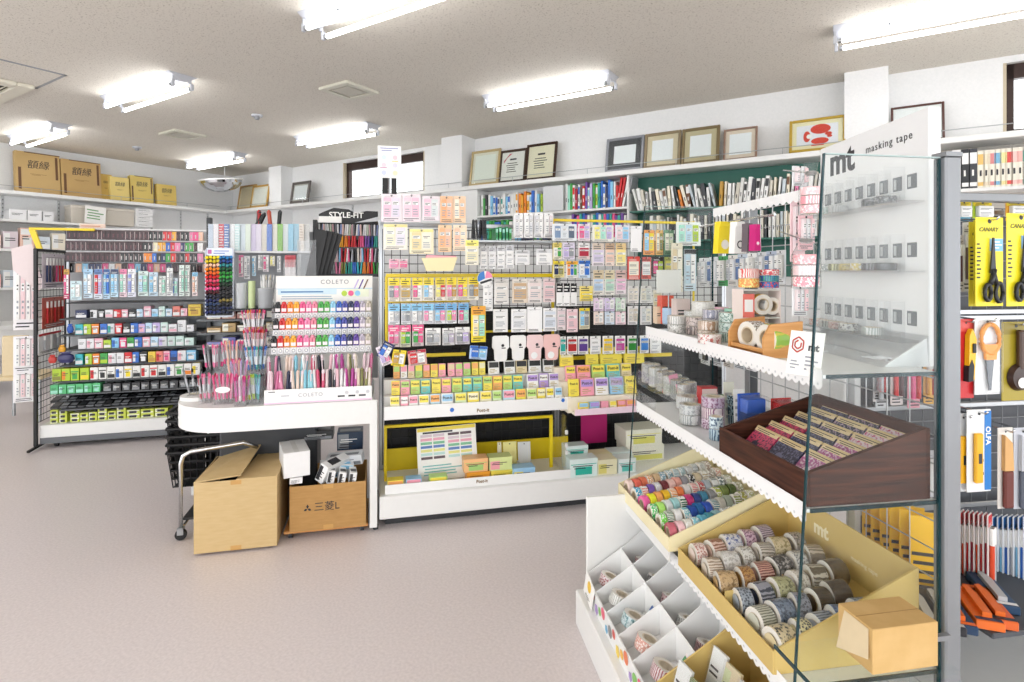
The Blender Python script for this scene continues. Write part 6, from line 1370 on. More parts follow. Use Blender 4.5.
def gshelf(z, v, u0=UF + .03, u1=UN - .006, nm_='glass_shelf'):
    part(nm_, MB().box(u0, v + .003, z - .008, u1, VP_ - .001, z, M('EDF0F0', .3, var=.01)).box(u0, VP_ - .001, z - .008, -1.38, VM - .004, z, M('EDF0F0', .3, var=.01)), tb)
    part('shelf_edge', MB().box(u1, v + .01, z - .0085, u1 + .003, VP_, z + .0005, GLASS_EDGE_DARK), tb)
    # lace paper trim: scalloped lower edge with holes punched as dimples
    n = int((u1 - u0) / .026); pts = [(u0, z + .012), (u1, z + .012)]
    low = []
    for i in range(n):
        for k in range(5):
            a = PI * k / 4; low.append((u1 - (u1 - u0) * (i + .5 - .5 * math.cos(a)) / n, z - .026 - .009 * math.sin(a)))
    m = MB(); poly = pts[::-1] + low[::-1]
    top_ = [(u0 + (u1 - u0) * i / n) for i in range(n + 1)]
    for i in range(n):
        a, b = top_[i], top_[i + 1]; seg = [(a + (b - a) * (k / 6), z - .026 - .009 * math.sin(PI * k / 6)) for k in range(7)]
        m.add([(a, v, z + .012), *[(x, v, zz) for x, zz in seg], (b, v, z + .012)], [tuple(range(9))], LACE)
        m.add([(a, v + .0012, z + .012), *[(x, v + .0012, zz) for x, zz in seg], (b, v + .0012, z + .012)], [tuple(range(8, -1, -1))], LACE)
    part('lace_trim', m, tb)
    d = MB()
    for i in range(n): d.disc((top_[i] + top_[i + 1]) / 2, z - .022, .0035, v - .0004, M('D2D4D6', .7), 8)
    part('lace_print', d, tb)
gshelf(ZA, VA, nm_='white_shelf'); gshelf(ZBs, VBs, nm_='white_shelf'); gshelf(ZC + .02, VC, UF + .12, nm_='white_shelf')
# crossbar with lace paper near the top
vb_ = 1.02; u0, z0 = MFr.px(713, 214, vb_); u1, z1 = MFr.px(800, 193, vb_)
n = 16; m = MB(); zc = (z0 + z1) / 2
for i in range(n):
    a = u0 + (u1 - u0) * i / n; b = u0 + (u1 - u0) * (i + 1) / n; seg = [(a + (b - a) * k / 6, zc - .012 - .007 * math.sin(PI * k / 6)) for k in range(7)]
    m.add([(a, vb_, zc + .014), *[(x, vb_, zz) for x, zz in seg], (b, vb_, zc + .014)], [tuple(range(9))], LACE)
part('lace_trim', m, tb); part('crossbar', MB().cyl((u0, vb_ + .006, zc + .004), (u1, vb_ + .006, zc + .004), .005, STEEL, 8), tb)
part('hook_bar', MB().cyl((MFr.px(700, 222, .97)[0], .97, MFr.px(730, 223, .97)[1] + .004), (MFr.px(775, 222, .97)[0], .97, MFr.px(730, 223, .97)[1] + .004), .004, CHROME, 8), tb)
def at(px_, py_, z, ve=None):
    u, v = MFr.pz(px_, py_, z)
    v = min(max(v, ve or 0), 1.05); u = MFr.pu(px_, v)
    return u, v, MFr.w(u, v, z), MFr.w(u, v, 0).y
def roll(label, px_, yb, z, r_px, h_px, col, pat=None, k=0, n=1, ve=None, group=None, wrap=False, name='masking_tape_roll'):
    """a roll, or a little pile of rolls, lying flat on a shelf"""
    u, v, p, Y = at(px_, yb, z, ve); r = r_px * Y / FOC; h = h_px * Y / FOC / n
    v += r * .8; u = MFr.pu(px_, v); p = MFr.w(u, v, z)
    for i in range(n):
        pre = '' if n == 1 else (['lower ', 'upper '][i] if n == 2 else ['lowest ', 'middle ', 'topmost '][i])
        c = col[i % len(col)] if isinstance(col, list) else col
        tape(pre + label, (p.x, p.y, z + .0008 + h * (i + .5) + (h * .07 if wrap else 0)), (PI / 2, 0, MFr.a), r, h * .96, c, pat, k + i, group, wrap, name)
def sbox(label, px_, yb, z, w_px, h_px, base, acc, seed=0, d=.05, rot=0.0, ve=None, name='tape_carton', frm=None):
    u, v, p, Y = at(px_, yb, z, ve); w = w_px * Y / FOC; h = h_px * Y / FOC
    o = thing(name, label, 'box', MFr.w(u, v + .01, z + .0006), rot)
    part('carton', carton_mesh(w, d, h, base, acc, seed), o)
    part('top_flap', cached(('tf', round(w, 3), round(d, 3), round(h, 3), base), lambda: MB().box(-w / 2, .001, h, w / 2, d - .001, h + .001, pmat(base)).mesh('top_flap')), o)
    return o
za = ZA + .0004
sbox('peach carton at the far front corner of the upper glass-bay shelf', 657.5, 324, za, 7, 17, 'F0D2B4', None, 0, .04, .12)
roll('pale blue tape roll pile beside the peach carton', 669.5, 325.5, za, 7.4, 17, 'B9D3F0', None, n=1, ve=VA)
roll('white patterned tape roll in front of the pale cylinder', 695, 330.5, za, 11, 18, ['F2F0EC', 'E6E8E6'], 'C9C9C0', 2, n=2, ve=VA, wrap=True)
sbox('coral red house-shaped tape carton on the upper glass-bay shelf', 665.5, 319, za, 13, 28, 'E8604A', 'F7E6DC', 0, .05, .12, .95)
sbox('pink polka-dot tape carton beside the coral carton', 681, 319, za, 15, 28, 'F3DCD8', 'D88A84', 0, .05, .12, .95)
roll('white tape roll with grey print behind the front pile', 703, 322, za, 11.5, 30, ['F4F4F2', 'EDEDE8'], 'D9D9D4', 1, n=2, ve=.96)
sbox('small dark brown tape carton between the white piles', 710, 325.5, za, 11, 13, '4A3238', 'C9A090', 1, .04, .12)
roll('pink tape cylinder behind the mint cylinder', 721.5, 322.5, za, 7, 29, 'F2C0D6', None, ve=.98)
roll('mint green tape cylinder with small white mark', 734, 328, za, 9.6, 30, 'A9E0C8', None, ve=.93)
roll('white and orange printed tape roll in front of the mint cylinder', 725, 334, za, 10.5, 18, ['F1E6DA', 'E6D2C6'], 'D98A5A', 1, n=2, ve=VA)
roll('green and white printed tape roll at the shelf front beside the wooden stand', 731, 342, za, 9.5, 10, 'D8EBDD', '5FA88A', 2, ve=VA, wrap=True)
roll('floral white tape roll left of the orange printed roll', 712, 335, za, 8.5, 19, ['EEEAE6', 'D8C8C0'], '8A8A90', 0, n=2, ve=VA)
u, v, p, Y = at(669, 318, za, 1.02)
t = thing('blank_card', 'blank white card on a thin stand above the coral carton', 'card', p, .15)
z0 = H_CAM + (HY - 293) / FOC * Y - ZA; z1 = H_CAM + (HY - 270) / FOC * Y - ZA
part('card', MB().box(-13 * Y / FOC, 0, z0, 13 * Y / FOC, .003, z1, PAPER, .0008), t); part('stand', MB().cyl((0, .005, .001), (0, .005, z0 + .02), .003, STEEL, 6), t); part('stand_foot', MB().lathe([(.0001, .0005), (.025, .0005), (.025, .004), (.0001, .004)], ACRYL, 14), t)
# two-tier card display holding yellow rolls
u, v, p, Y = at(762, 327, za, 1.0); k_ = Y / FOC
t = thing('tape_display', 'two-tier white and red card display with yellow ribbon rolls', 'display stand', MFr.w(u, v, za), .1)
w = 40 * k_; h = 56 * k_; tk = .003
RD = pmat('E8766A'); m = MB()
part('side_card', MB().box(-w / 2, 0, 0, -w / 2 + tk, .07, h, pmat('F2E4DE')), t); part('side_card', MB().box(w / 2 - tk, 0, 0, w / 2, .07, h, pmat('F2E4DE')), t)
part('back_card', MB().box(-w / 2 + tk, .067, 0, w / 2 - tk, .07, h, pmat('F4EEE6')), t)
for z_ in (0.0, h * .48, h * .98): part('tier_card', MB().box(-w / 2 + tk, 0, z_, w / 2 - tk, .067, z_ + tk, pmat('F2F0EA')), t)
for z_ in (h * .02, h * .5): part('front_print', MB().box(-w / 2, -.001, z_, -w / 2 + w * .3, .0, z_ + h * .42, RD).box(-w / 2 + w * .04, -.0014, z_ + h * .1, -w / 2 + w * .26, -.001, z_ + h * .32, PAPER), t)
for i, (zf, c, pt) in enumerate([(.03, 'F2C83A', 'F4E48A'), (.51, 'F2D24A', 'F29A4A')]):
    q = MFr.w(u, v, za); tape(['lower', 'upper'][i] + ' yellow ribbon roll in the two-tier card display', (q.x + .005, q.y + .022, za + h * zf + tk + h * .2), (0, 0, .1), h * .19, .03, c, pt, i)
    tape(['lower', 'upper'][i] + ' grey ribbon roll beside the yellow one in the card display', (q.x + w * .3, q.y + .028, za + h * zf + tk + h * .17), (0, 0, .1), h * .16, .03, 'B9BCC0', 'E6E6E6', i)
for i, (dx, c, pt, l) in enumerate([(-.2, 'F29A4A', 'F4E48A', 'orange ribbon roll on top of the card display'), (-.2, 'F4EDE6', 'D8504A', 'white and red ribbon roll, topmost on the card display')]):
    q = MFr.w(u, v, za); tape(l, (q.x + w * dx, q.y + .04, za + h + .004 + .016 + .031 * i), (PI / 2, 0, .1), 10 * k_, .029, c, pt, i)
for i, (c, pt, l) in enumerate([('2F5FA8', 'D8404A', 'lower blue and red ribbon roll on the card display'), ('3FA68A', '2F5FA8', 'middle green ribbon roll on the card display'), ('D8404A', 'F2F0EC', 'upper red ribbon roll on the card display')]):
    q = MFr.w(u, v, za); tape(l, (q.x + w * .32, q.y + .04, za + h + .004 + .01 + .02 * i), (PI / 2, 0, .1), 9.5 * k_, .0185, c, pt, i)
# wooden stand with two big rolls
u0, v0, p0, Y0 = at(742, 349, za, VA + .01); u1, v1, p1, Y1 = at(797, 357, za, VA + .01)
uu0, uu1 = u0, MFr.pz(772, 357, za)[0] + .06
wz = .098
t = thing('tape_stand', 'orange wooden stand holding two large tape rolls', 'tape stand', MFr.w(u0, VA + .012, za), MFr.a)
L_ = .18
def sidep(x): return MB().prism([(0, 0), (.115, 0), (.115, wz), (.02, wz * .92), (0, wz * .55)], x, x + .008, WOOD, axis='x').mesh(fix=True)
part('side_board', sidep(0), t); part('side_board', sidep(L_ - .008), t)
part('front_bar', MB().box(.008, .004, .012, L_ - .008, .012, .024, WOOD, .002), t); part('base_board', MB().box(.008, .0, .0, L_ - .008, .115, .006, WOOD), t); part('back_board', MB().box(.008, .108, .006, L_ - .008, .115, wz * .8, WOOD), t)
for i, (c, pt, l) in enumerate([('8A7A6A', 'E6E6E4', 'grey tape roll in the wooden stand, farther one'), ('C9C24A', '8FB84A', 'yellow-green tape roll in the wooden stand, nearer one')]):
    q = MFr.w(u0 + .055 + .09 * i, VA + .06, za); tape(l, (q.x, q.y, za + .0065 + .042), (0, 0, MFr.a + .15), .041, .045, c, pt, i)
    
# leaning white card with a red hexagon mark
u, v, p, Y = at(806, 364, za, VA + .012)
t = thing('award_card', 'white card with red geometric mark leaning on the shelf edge', 'card', MFr.w(MFr.pu(803, VA - .003), VA - .006, ZA - .012), (-.22, 0, MFr.a + .35))
part('card', MB().box(-.043, 0, 0, .043, .0015, .105, PAPER), t)
RDM = pmat('D8483E'); m = MB()
for r_ in (.016, .009):
    pt_ = [(-.02 + r_ * math.sin(a), .072 + r_ * 1.15 * math.cos(a)) for a in [PI / 3 * i for i in range(7)]]
    for i in range(6):
        (x0, z0), (x1, z1) = pt_[i], pt_[i + 1]; dx, dz = x1 - x0, z1 - z0; L = math.hypot(dx, dz); nx, nz = -dz / L * .0018, dx / L * .0018
        if r_ < .01 and i == 0: continue
        m.add([(x0 + nx, -.0006, z0 + nz), (x1 + nx, -.0006, z1 + nz), (x1 - nx, -.0006, z1 - nz), (x0 - nx, -.0006, z0 - nz)], [(0, 1, 2, 3), (3, 2, 1, 0)], RDM)
part('red_mark', m, t)
text('mt', .024, INK, t, (.02, -.0006, .068), bold=.0008)
m = MB(); lines(m, -.035, .012, -.01, .036, -.0006, M('9A9CA4', .5), 3, 2); lines(m, .002, .012, .036, .05, -.0006, M('9A9CA4', .5), 4, 3); part('print', m, t)
# hanging pouches
for i, (x0, x1, yt, yb, c, hd_, l) in enumerate([(715, 730, 223, 254, 'yellow', 'F4EEDC', 'yellow pouch with white window'), (731, 744, 223, 254, 'F4F3F0', 'black', 'white pouch with black base'), (744, 750.5, 224, 252, '6A6066', 'silver', 'grey pouch'), (751.5, 758, 225, 251, 'magenta', 'pink', 'magenta pouch')]):
    v = .955; u0_, zt_ = MFr.px(x0, yt, v); Y = MFr.w(u0_, v, 0).y; w = (x1 - x0) * Y / FOC * 1.15; h = (yb - yt) * Y / FOC
    uc = MFr.pu((x0 + x1) / 2, v)
    o = thing('hanging_pouch', l + ' on the hook bar above the tape cylinders', 'pouch', MFr.w(uc, v, zt_), .35, 'pouches on the hook bar')
    part('pouch_body', MB().prism([(-w * .36, 0), (w * .36, 0), (w / 2, -h), (-w / 2, -h)], -.012, .012, pmat(c), axis='y').mesh(fix=True), o)
    m = MB().disc(0, -h * .72, w * .27, -.0125, pmat(hd_ if i != 1 else 'charcoal'), 14); m.disc(0, -h * .72, w * .19, -.0129, pmat('F4F2EE'), 14); part('pouch_window', m, o)
    part('pouch_fold', MB().box(-w * .36, -.014, -h * .16, w * .36, .014, 0, pmat(c), .001), o)
# clear bag of pink rolls hanging by the board
for i, (px_, y0, y1, r_, cc) in enumerate([(811, 187, 214, 10, ['F4B8C0', 'F2A0AC', 'F4C4C8']), (806, 254, 287, 12, ['F0909E', 'F4D6D8', 'F2A8B0'])]):
    v = 1.0; u, zt_ = MFr.px(px_, y0, v); Y = MFr.w(u, v, 0).y; zb_ = H_CAM + (HY - y1) / FOC * Y; r = r_ * Y / FOC
    q = MFr.w(u, v, 0); n = 3; h = (zt_ - zb_) / n
    for k in range(n):
        tape(['lowest', 'middle', 'topmost'][k] + f' pink roll in the {["upper", "lower"][i]} hanging clear bag', (q.x, q.y, zb_ + h * (k + .5)), (PI / 2, 0, .2 * k), r, h * .9, cc[k], 'FFF4F4', k)
    t = thing('clear_bag', f'{["upper", "lower"][i]} clear bag of pink rolls hanging beside the white board', 'bag', (q.x, q.y, zb_ - .004), 0)
    part('bag_film', MB().lathe([(.0001, 0), (r * 1.12, .001), (r * 1.12, (zt_ - zb_)), (r * .5, zt_ - zb_ + .04), (r * .7, zt_ - zb_ + .07)], FILM, 14), t)
    part('bag_tie', MB().lathe([(r * .45, zt_ - zb_ + .035), (r * .55, zt_ - zb_ + .04), (r * .45, zt_ - zb_ + .045)], STEEL, 12), t)
    part('bag_hook', MB().cyl((0, 0, zt_ - zb_ + .04), (0, .15, zt_ - zb_ + .075), .002, CHROME, 6), t)
for i, (px_, y0, y1, c) in enumerate([(800, 166, 186, 'E6E8EA'), (806, 215, 250, 'F4C8CE'), (798, 200, 262, 'F2D2D6'), (800, 286, 316, 'ECEDEE')]):
    v = 1.05; u, zt_ = MFr.px(px_, y0, v); Y = MFr.w(u, v, 0).y; h = (y1 - y0) * Y / FOC
    pack('clear_pack', ['topmost pale clear pack', 'pale pink clear pack under the upper pink rolls', 'long pink clear pack', 'lowest pale clear pack'][i] + ' hanging left of the white board', 'pack', None, MFr.w(u, v, zt_), .25, .05, h, c, None, ['F0E2E4', 'E2E4E6', 'F2D0D4'], i, d=.012, hf=.1)
# ---- white masking tape board ----
xb, ya, yb_ = 1.02, 1.375, 1.86
LB = yb_ - ya; HB = 1.752 - ZA
t = thing('tape_board', 'tall white acrylic display board reading mt masking tape', 'display board', (xb, yb_, ZA + .0006), -PI / 2)
part('board', MB().box(0, 0, 0, LB, .03, HB, M('F1F2F3', .3, var=.01), .002), t)
text('mt', .115, INK, t, (LB * .25, -.0006, HB - .062), bold=.0036)
text('masking tape', .03, INK, t, (LB * .69, -.0006, HB - .055), space=1.2)
zr = [.048, .235, .40]
for r_, z_ in enumerate((.06, .235, .41)):
    part('tape_ledge', MB().box(.012, -.062, z_ - .004, LB - .012, -.0002, z_, ACRYL).box(.012, -.064, z_ - .004, LB - .012, -.061, z_ + .02, ACRYL), t)
    for i in range(8):
        x = .03 + i * (LB - .05) / 8
        m = MB().box(x, -.0012, z_ + .035, x + .034, -.0002, z_ + .072, M('6E7276', .4)); m.box(x + .004, -.0016, z_ + .04, x + .014, -.0012, z_ + .066, M('C9CCCE', .3)); part('window_slot', m, t)
        if i < 7: part('slot_divider', MB().box(x + .045, -.055, z_, x + .0465, -.0002, z_ + .095, ACRYL), t)
part('foot', MB().prism([(0, .0), (-.12, 0), (-.115, .006), (-.012, .05), (0, .075)], .0, LB, ACRYL, axis='x').mesh(fix=True), t)
part('foot', MB().prism([(.0, 0), (-.11, 0), (-.004, .07)], LB - .006, LB - .001, M('E6E8E9', .3), axis='x').mesh(fix=True), t)
rl = {0: [('E0B8B0', 'white', 0), ('C9C9C4', '8A8A86', 1), ('D8C0B8', 'A06A60', 2), ('E6E6E2', '6A6A6A', 3), ('B0B8B4', 'white', 5)], 1: [('7A7A3A', 'D8D8A0', 2), ('C9B86A', '8A7A3A', 3), ('D8C46A', 'white', 4), ('3A3C40', '8A8C90', 5), ('2E3034', '6A6C70', 6), ('9AA0A0', 'white', 1)], 2: [('3A3C3E', '8A8C8E', 5), ('4A4C50', '9A9C9E', 6), ('DADCDC', 'B9BCBC', 2), ('CFE0DC', '9AB8B0', 1)]}
for r_, z_ in enumerate((.06, .235, .41)):
    for j, (c, pt, i) in enumerate(sorted(rl[r_], key=lambda q: q[2])):
        y = yb_ - (.03 + i * (LB - .05) / 8 + .02)
        tape(lab('tape roll lying flat', j, len(rl[r_]), f'the {["lowest", "middle", "upper"][r_]} ledge of the white board'), (xb - .034, y, ZA + z_ + .0115), (PI / 2, 0, 0), .026, .02, c, pt, j, 'rolls on the white board')
# ---- middle shelf ----
zb2 = ZBs + .0004
for r_ in range(2):
    for i in range(6):
        x = 648 + i * 7.2 + r_ * 6; y = 386 + i * 4.1 - r_ * 8
        roll(lab(f'small grey wrapped tape roll', i, 6, f'the {["front", "back"][r_]} line of the clear organiser'), x, y, zb2, 6.5, 19, ['C9C6C2', 'B8B4B4'][r_], ['8A8A90', 'E6E6E6'][i % 2], i, ve=VBs + .012 + r_ * .06, group='wrapped rolls in the clear organiser', wrap=True)
t = thing('tape_organiser', 'clear plastic organiser of small rolls at the far end of the middle shelf', 'organiser', MFr.w(0, 0, 0), MFr.a)
ua_, ub_ = MFr.pz(642, 384, zb2)[0], MFr.pz(694, 412, zb2)[0]
part('front_wall', MB().box(ua_, VBs + .008, zb2, ub_, VBs + .010, zb2 + .05, ACRYL), t); part('back_wall', MB().box(ua_, VBs + .15, zb2, ub_, VBs + .152, zb2 + .07, ACRYL), t); part('end_wall', MB().box(ua_, VBs + .01, zb2, ua_ + .002, VBs + .15, zb2 + .06, ACRYL), t)
roll('large grey and white wrapped tape roll at the front of the middle shelf', 690, 429, zb2, 11, 20, ['DADBD8', 'CFD2D0'], '9AA0A0', 1, n=2, ve=VBs + .005, wrap=True)
roll('large white wrapped tape roll behind the front pair', 688, 414, zb2, 12, 13, 'E9E9E6', 'BFC2C2', 1, ve=VBs + .09, wrap=True)
roll('pink and white printed tape roll in the middle of the middle shelf', 707, 404, zb2, 11, 16, 'F2E4E6', 'C8506A', 1, ve=VBs + .12, wrap=True)
roll('purple floral tape roll in the front pile', 713, 433, zb2, 11.5, 33, ['D8C8D4', 'E6DADA', 'C9B8C8'], '8A5A78', 0, n=3, ve=VBs + .01)
roll('blue striped tape roll beside the dark wooden tray', 716, 443, zb2, 7, 24, ['BFD4DE', 'D8E6EA'], '3A5A78', 1, n=2, ve=VBs + .004)
roll('dark teal striped tape roll in the tall pile', 737, 410, zb2, 11.5, 30, ['1E3A4A', '22404E', '1A3444'], 'A9C4CC', 1, n=3, ve=VBs + .1)
roll('dark brown printed tape roll beside the teal pile', 731.5, 418, zb2, 8, 12, '3A2A30', '9A7A78', 2, ve=VBs + .07)
sbox('red printed tape carton at the back of the middle shelf', 707, 391, zb2, 17, 25, 'C83A3E', 'F2D8D0', 2, .04, .12, VBs + .19)
for i, (px_, yb, c, l) in enumerate([(761, 412, '2F5FC0', 'blue backed clear blister pack behind the dark wooden tray'), (794, 402, 'D0302A', 'red backed clear blister pack behind the dark wooden tray')]):
    u, v, p, Y = at(px_, yb, zb2, VBs + .14); w, h = 25 * Y / FOC, 46 * Y / FOC
    u, v = ((-1.60, 1.02), (-1.575, 1.115))[i]
    o = thing('blister_pack', l, 'blister pack', MFr.w(u, v, zb2 + .0006), .2)
    part('backing_card', MB().box(-w / 2, .05, 0, w / 2, .053, h, pmat(c), .001), o); part('colour_block', MB().box(-w * .42, .012, h * .62, w * .42, .05, h * .92, pmat(c), .002), o)
    part('label_card', MB().box(-w * .42, .004, 0, -w * .02, .006, h * .55, PAPER), o); part('clear_shell', MB().box(-w / 2, 0, 0, w / 2, .05, h * .98, FILM, .004), o)
for i, (px_, yb, hp, c, l) in enumerate([(678, 372, 24, 'F2A8C0', 'pink and white card standing at the back of the middle shelf'), (684, 372, 18, 'F4C8D4', 'pale pink card standing at the back of the middle shelf'), (667, 369, 9, 'E0406A', 'rose pink pack at the far back of the middle shelf'), (723, 380, 26, '5FA83A', 'green strip card at the back of the middle shelf'), (740, 385, 40, 'EDEDE6', 'white strip card at the back of the middle shelf'), (730, 383, 42, 'D9D8C6', 'pale beige strip card at the back of the middle shelf')]):
    u, v, p, Y = at(px_, yb, zb2, VBs + .24); h = hp * Y / FOC
    o = thing('standing_card', l, 'card', MFr.w(u, v, zb2 + .0006), (-.06, -.2 if i < 2 else 0, .15))
    part('card', MB().box(-.02, 0, 0, .02, .003, h, pmat(c), .0005), o); m = MB(); lines(m, -.016, h * .1, .016, h * .8, -.0005, PAPER if rgb(c)[1] < .5 else M('A9A9A4', .5), 4, i); part('print', m, o)
# ---- dark wooden tray ----
z = zb2; c0 = MFr.pz(722, 446, z); c1 = MFr.pz(807, 510, z); ub_ = UN - .012
ua_ = MFr.pu(719, VBs + .004); vf = VBs + .004; vb_ = VP_ - .012; Lw = ub_ - ua_; Dw = vb_ - vf
hf_, hb_ = .078, .165
t = thing('wooden_tray', 'dark walnut tray with sloping sides full of printed paper packs', 'tray', MFr.w(ua_, vf, z + .0006), MFr.a)
tk = .011
part('front_board', MB().box(0, 0, 0, Lw, tk, hf_, WALNUT, .0015), t); part('back_board', MB().box(0, Dw - tk, 0, Lw, Dw, hb_, WALNUT, .0015), t)
for x in (0, Lw - tk): part('side_board', MB().prism([(tk, 0), (Dw - tk, 0), (Dw - tk, hb_), (tk, hf_)], x, x + tk, WALNUT, axis='x').mesh(fix=True), t)
part('tray_floor', MB().box(tk, tk, 0, Lw - tk, Dw - tk, .006, WALNUT), t)
part('slope_board', MB().prism([(tk, .0065), (Dw - tk, .0065), (Dw - tk, .09)], tk, Lw - tk, WALNUT, axis='x').mesh(fix=True), t)
PB = [('D0446A', '2A2640', 'navy and pink flower'), ('2C2A44', '6A6A8A', 'navy patterned'), ('3A3A4A', 'B9A0B4', 'charcoal patterned'), ('B05A90', 'E6D2DC', 'purple flower'), ('E6D4D8', 'C8507A', 'pink flower')]
nc, nr = 3, 6
for cx_ in range(nc):
    for r_ in range(nr):
        w = (Lw - 2 * tk - .03) / nc; x = tk + .014 + w * (cx_ + .5); y = .035 + r_ * .043
        zz_ = .008 + (y - tk) / (Dw - 2 * tk) * .083
        a_, b_, nmx = PB[(0 if cx_ == 0 else 1 if cx_ == 1 else 3) + (r_ // 3)]
        q = MFr.w(ua_ + x, vf + y, z + zz_)
        o = thing('paper_pack', lab(f'{nmx} paper pack', r_, 99, f'the {["far", "middle", "near"][cx_]} column of the walnut tray').replace('leftmost in', 'foremost in').replace('from left in', 'from front in'), 'paper pack', q, (-.78, 0, MFr.a), f'paper packs in the {["far", "middle", "near"][cx_]} tray column')
        def mk(w=w, a_=a_, b_=b_, k=r_ % 3):
            m = MB(); m.box(-w * .47, 0, 0, w * .47, .006, .10, tape_mat(a_, b_, 2), .001); m.rect(-w * .47, .086, w * .47, .10, -.0004, M('DCC79C', .5)); lines(m, -w * .42, .087, w * .4, .098, -.0008, INK, 2, k); m.disc(-w * .1 + w * .12 * k, .045, .014, -.0004, pmat(b_), 10); m.disc(w * .22, .03 + .01 * k, .01, -.0006, pmat('F2E4E8'), 10); m.rect(-w * .4, .008, w * .1, .018, -.0006, PAPER); return m.mesh('pack_sheet')
        part('pack_sheet', cached(('pps', cx_, a_, r_ % 3), mk), o)
        part('header_strip', cached(('pph', round(w, 3)), lambda: MB().box(-w * .475, -.0012, .096, w * .475, .0075, .103, M('D2BC8C', .5), .0006).mesh('header_strip')), o)
# ---- lower shelf boxes ----
zc = ZC + .0208
def traybox(label, ua_, ub_, vf, vb_, z, hl, hb_, mat, txt=None, name='tape_box', zfar=0.0):
    L_ = ub_ - ua_; D_ = vb_ - vf; k = .005
    o = thing(name, label, 'box', MFr.w(ua_, vf, z), MFr.a)
    part('front_board', MB().box(0, 0, 0, L_, k, hl, mat, .001), o); part('back_board', MB().box(0, D_ - k, 0, L_, D_, hb_, mat, .001), o)
    for x in (0, L_ - k): part('side_board', MB().prism([(k, 0), (D_ - k, 0), (D_ - k, hb_), (k, hl)], x, x + k, mat, axis='x').mesh(fix=True), o)
    part('box_floor', MB().box(k, k, 0, L_ - k, D_ - k, .004, mat), o)
    part('slope_card', MB().prism([(k, .005), (D_ - k, .005), (D_ - k, .075)], k, L_ - k, mat, axis='x').mesh(fix=True), o)
    return o, L_, D_
CREAM = noise_mat('cream_board', 'F0E4B8', 'F4EAC4', 9, .6)
t = thing('shelf_riser', 'white riser block lifting the cream tape box at the far end', 'riser', MFr.w(-2.16, .77, zc), MFr.a)
part('riser_board', MB().box(0, 0, .03, .46, .33, .035, WHITE, .001), t); part('riser_front', MB().box(0, 0, 0, .46, .006, .03, WHITE), t); part('riser_back', MB().box(0, .324, 0, .46, .33, .03, WHITE), t)
zb1 = zc + .0356
B1, L1, D1 = traybox('cream card box of rainbow masking tape rolls on the lower shelf', -2.16, -1.69, .765, VP_ - .01, zb1, .045, .20, CREAM, name='tape_box')
part('mark', text_mesh('mt', .03, M('D8A08A', .6), bold=.0005), B1, (L1 * .85, D1 - .0056, .15), (PI / 2, 0, 0))
C1 = [['F2D8D0', 'E8705E', 'E07A5A', 'E8B07A', 'D8B890', '7FA8B8', '8FB4BE', '86ACB4', 'A9C4C8', 'D9DAD8', '9AA4A8', 'C9CCC8', 'B8A8A0'],
      ['3FA8D0', 'E07A6A', '7A5AB0', 'D8DAE4', '7A3A40', 'F0C8C0', 'E8A89A', '9A9A9E', '3A3A3E', 'D9C8A8', 'C9B89A', 'A89A8A', 'D8A8A0'],
      ['F06AA8', 'F2F03A', 'F2A860', 'F0C030', 'F09A3A', 'E8804A', 'E9E4E0', 'E87A7A', 'C84A50', 'B8C0C8', 'A0A8A8', '6A7A7A', 'C9CCB8'],
      ['5FD07A', 'B8F07A', 'E6E8E8', 'A8D8D8', '2A6A4A', 'C83A78', '3A4A8A', '4A8AA8', '9A9A9A', 'C8D060', '7A8A4A', '5A6A3A', 'A8A890'],
      ['7FE05A', '4A7A60', 'F0F0EE', '7FBFC8', '2A4FA0', '2A6AA8', '3A5AB8', '3A7A8A', 'C9C4B8', 'A8B0A0', '8A9A3A', 'B8B85A', 'C9CC9A'],
      ['C86A78', 'F4C8CC', 'E6E4D8', '8AC8D8', '6AB8D0', '4A9AA8', '9AC0C8', 'D8D8D4', '3A4A50', 'E6E6E2', '8A8A8A', 'C8C8B8', 'A0A078']]
for r_, row in enumerate(C1):
    for i, c in enumerate(row):
        ro = .029; w = .0225; y = .03 + i * .0268; x = .045 + r_ * .076
        if y > D1 - .05: continue
        zz = zb1 + .006 + y / D1 * .075 + ro
        q = MFr.w(-2.16 + x + R.uniform(-.004, .004), .765 + y, zz)
        tape(lab(f'{cname(c)} tape roll', i, 99, f'row {["one", "two", "three", "four", "five", "six"][r_]} from the far side, cream box').replace('leftmost in', 'frontmost in').replace('from left in', 'back in'), q, (R.uniform(-.05, .05), R.uniform(0, 6), MFr.a + R.uniform(-.1, .1)), ro, w, c, R.choice([None, None, 'white', 'F2F0E8']), i, 'rainbow tape rolls in the cream box')
B2, L2, D2 = traybox('mustard card box marked mt full of wrapped tape rolls', -1.675, UN - .045, .79, VP_ - .01, zc, .055, .215, MUSTARD)
text('mt', .055, M('F2E6C2', .6), B2, (L2 * .32, D2 - .0056, .155), bold=.002)
text('masking tape', .018, M('EBDDB0', .6), B2, (L2 * .66, D2 - .0056, .135))
part('divider', MB().box(.006, D2 * .50, .03, L2 - .006, D2 * .505, .085, MUSTARD), B2); part('divider', MB().box(L2 * .55, .006, .01, L2 * .555, D2 * .5, .07, MUSTARD), B2)
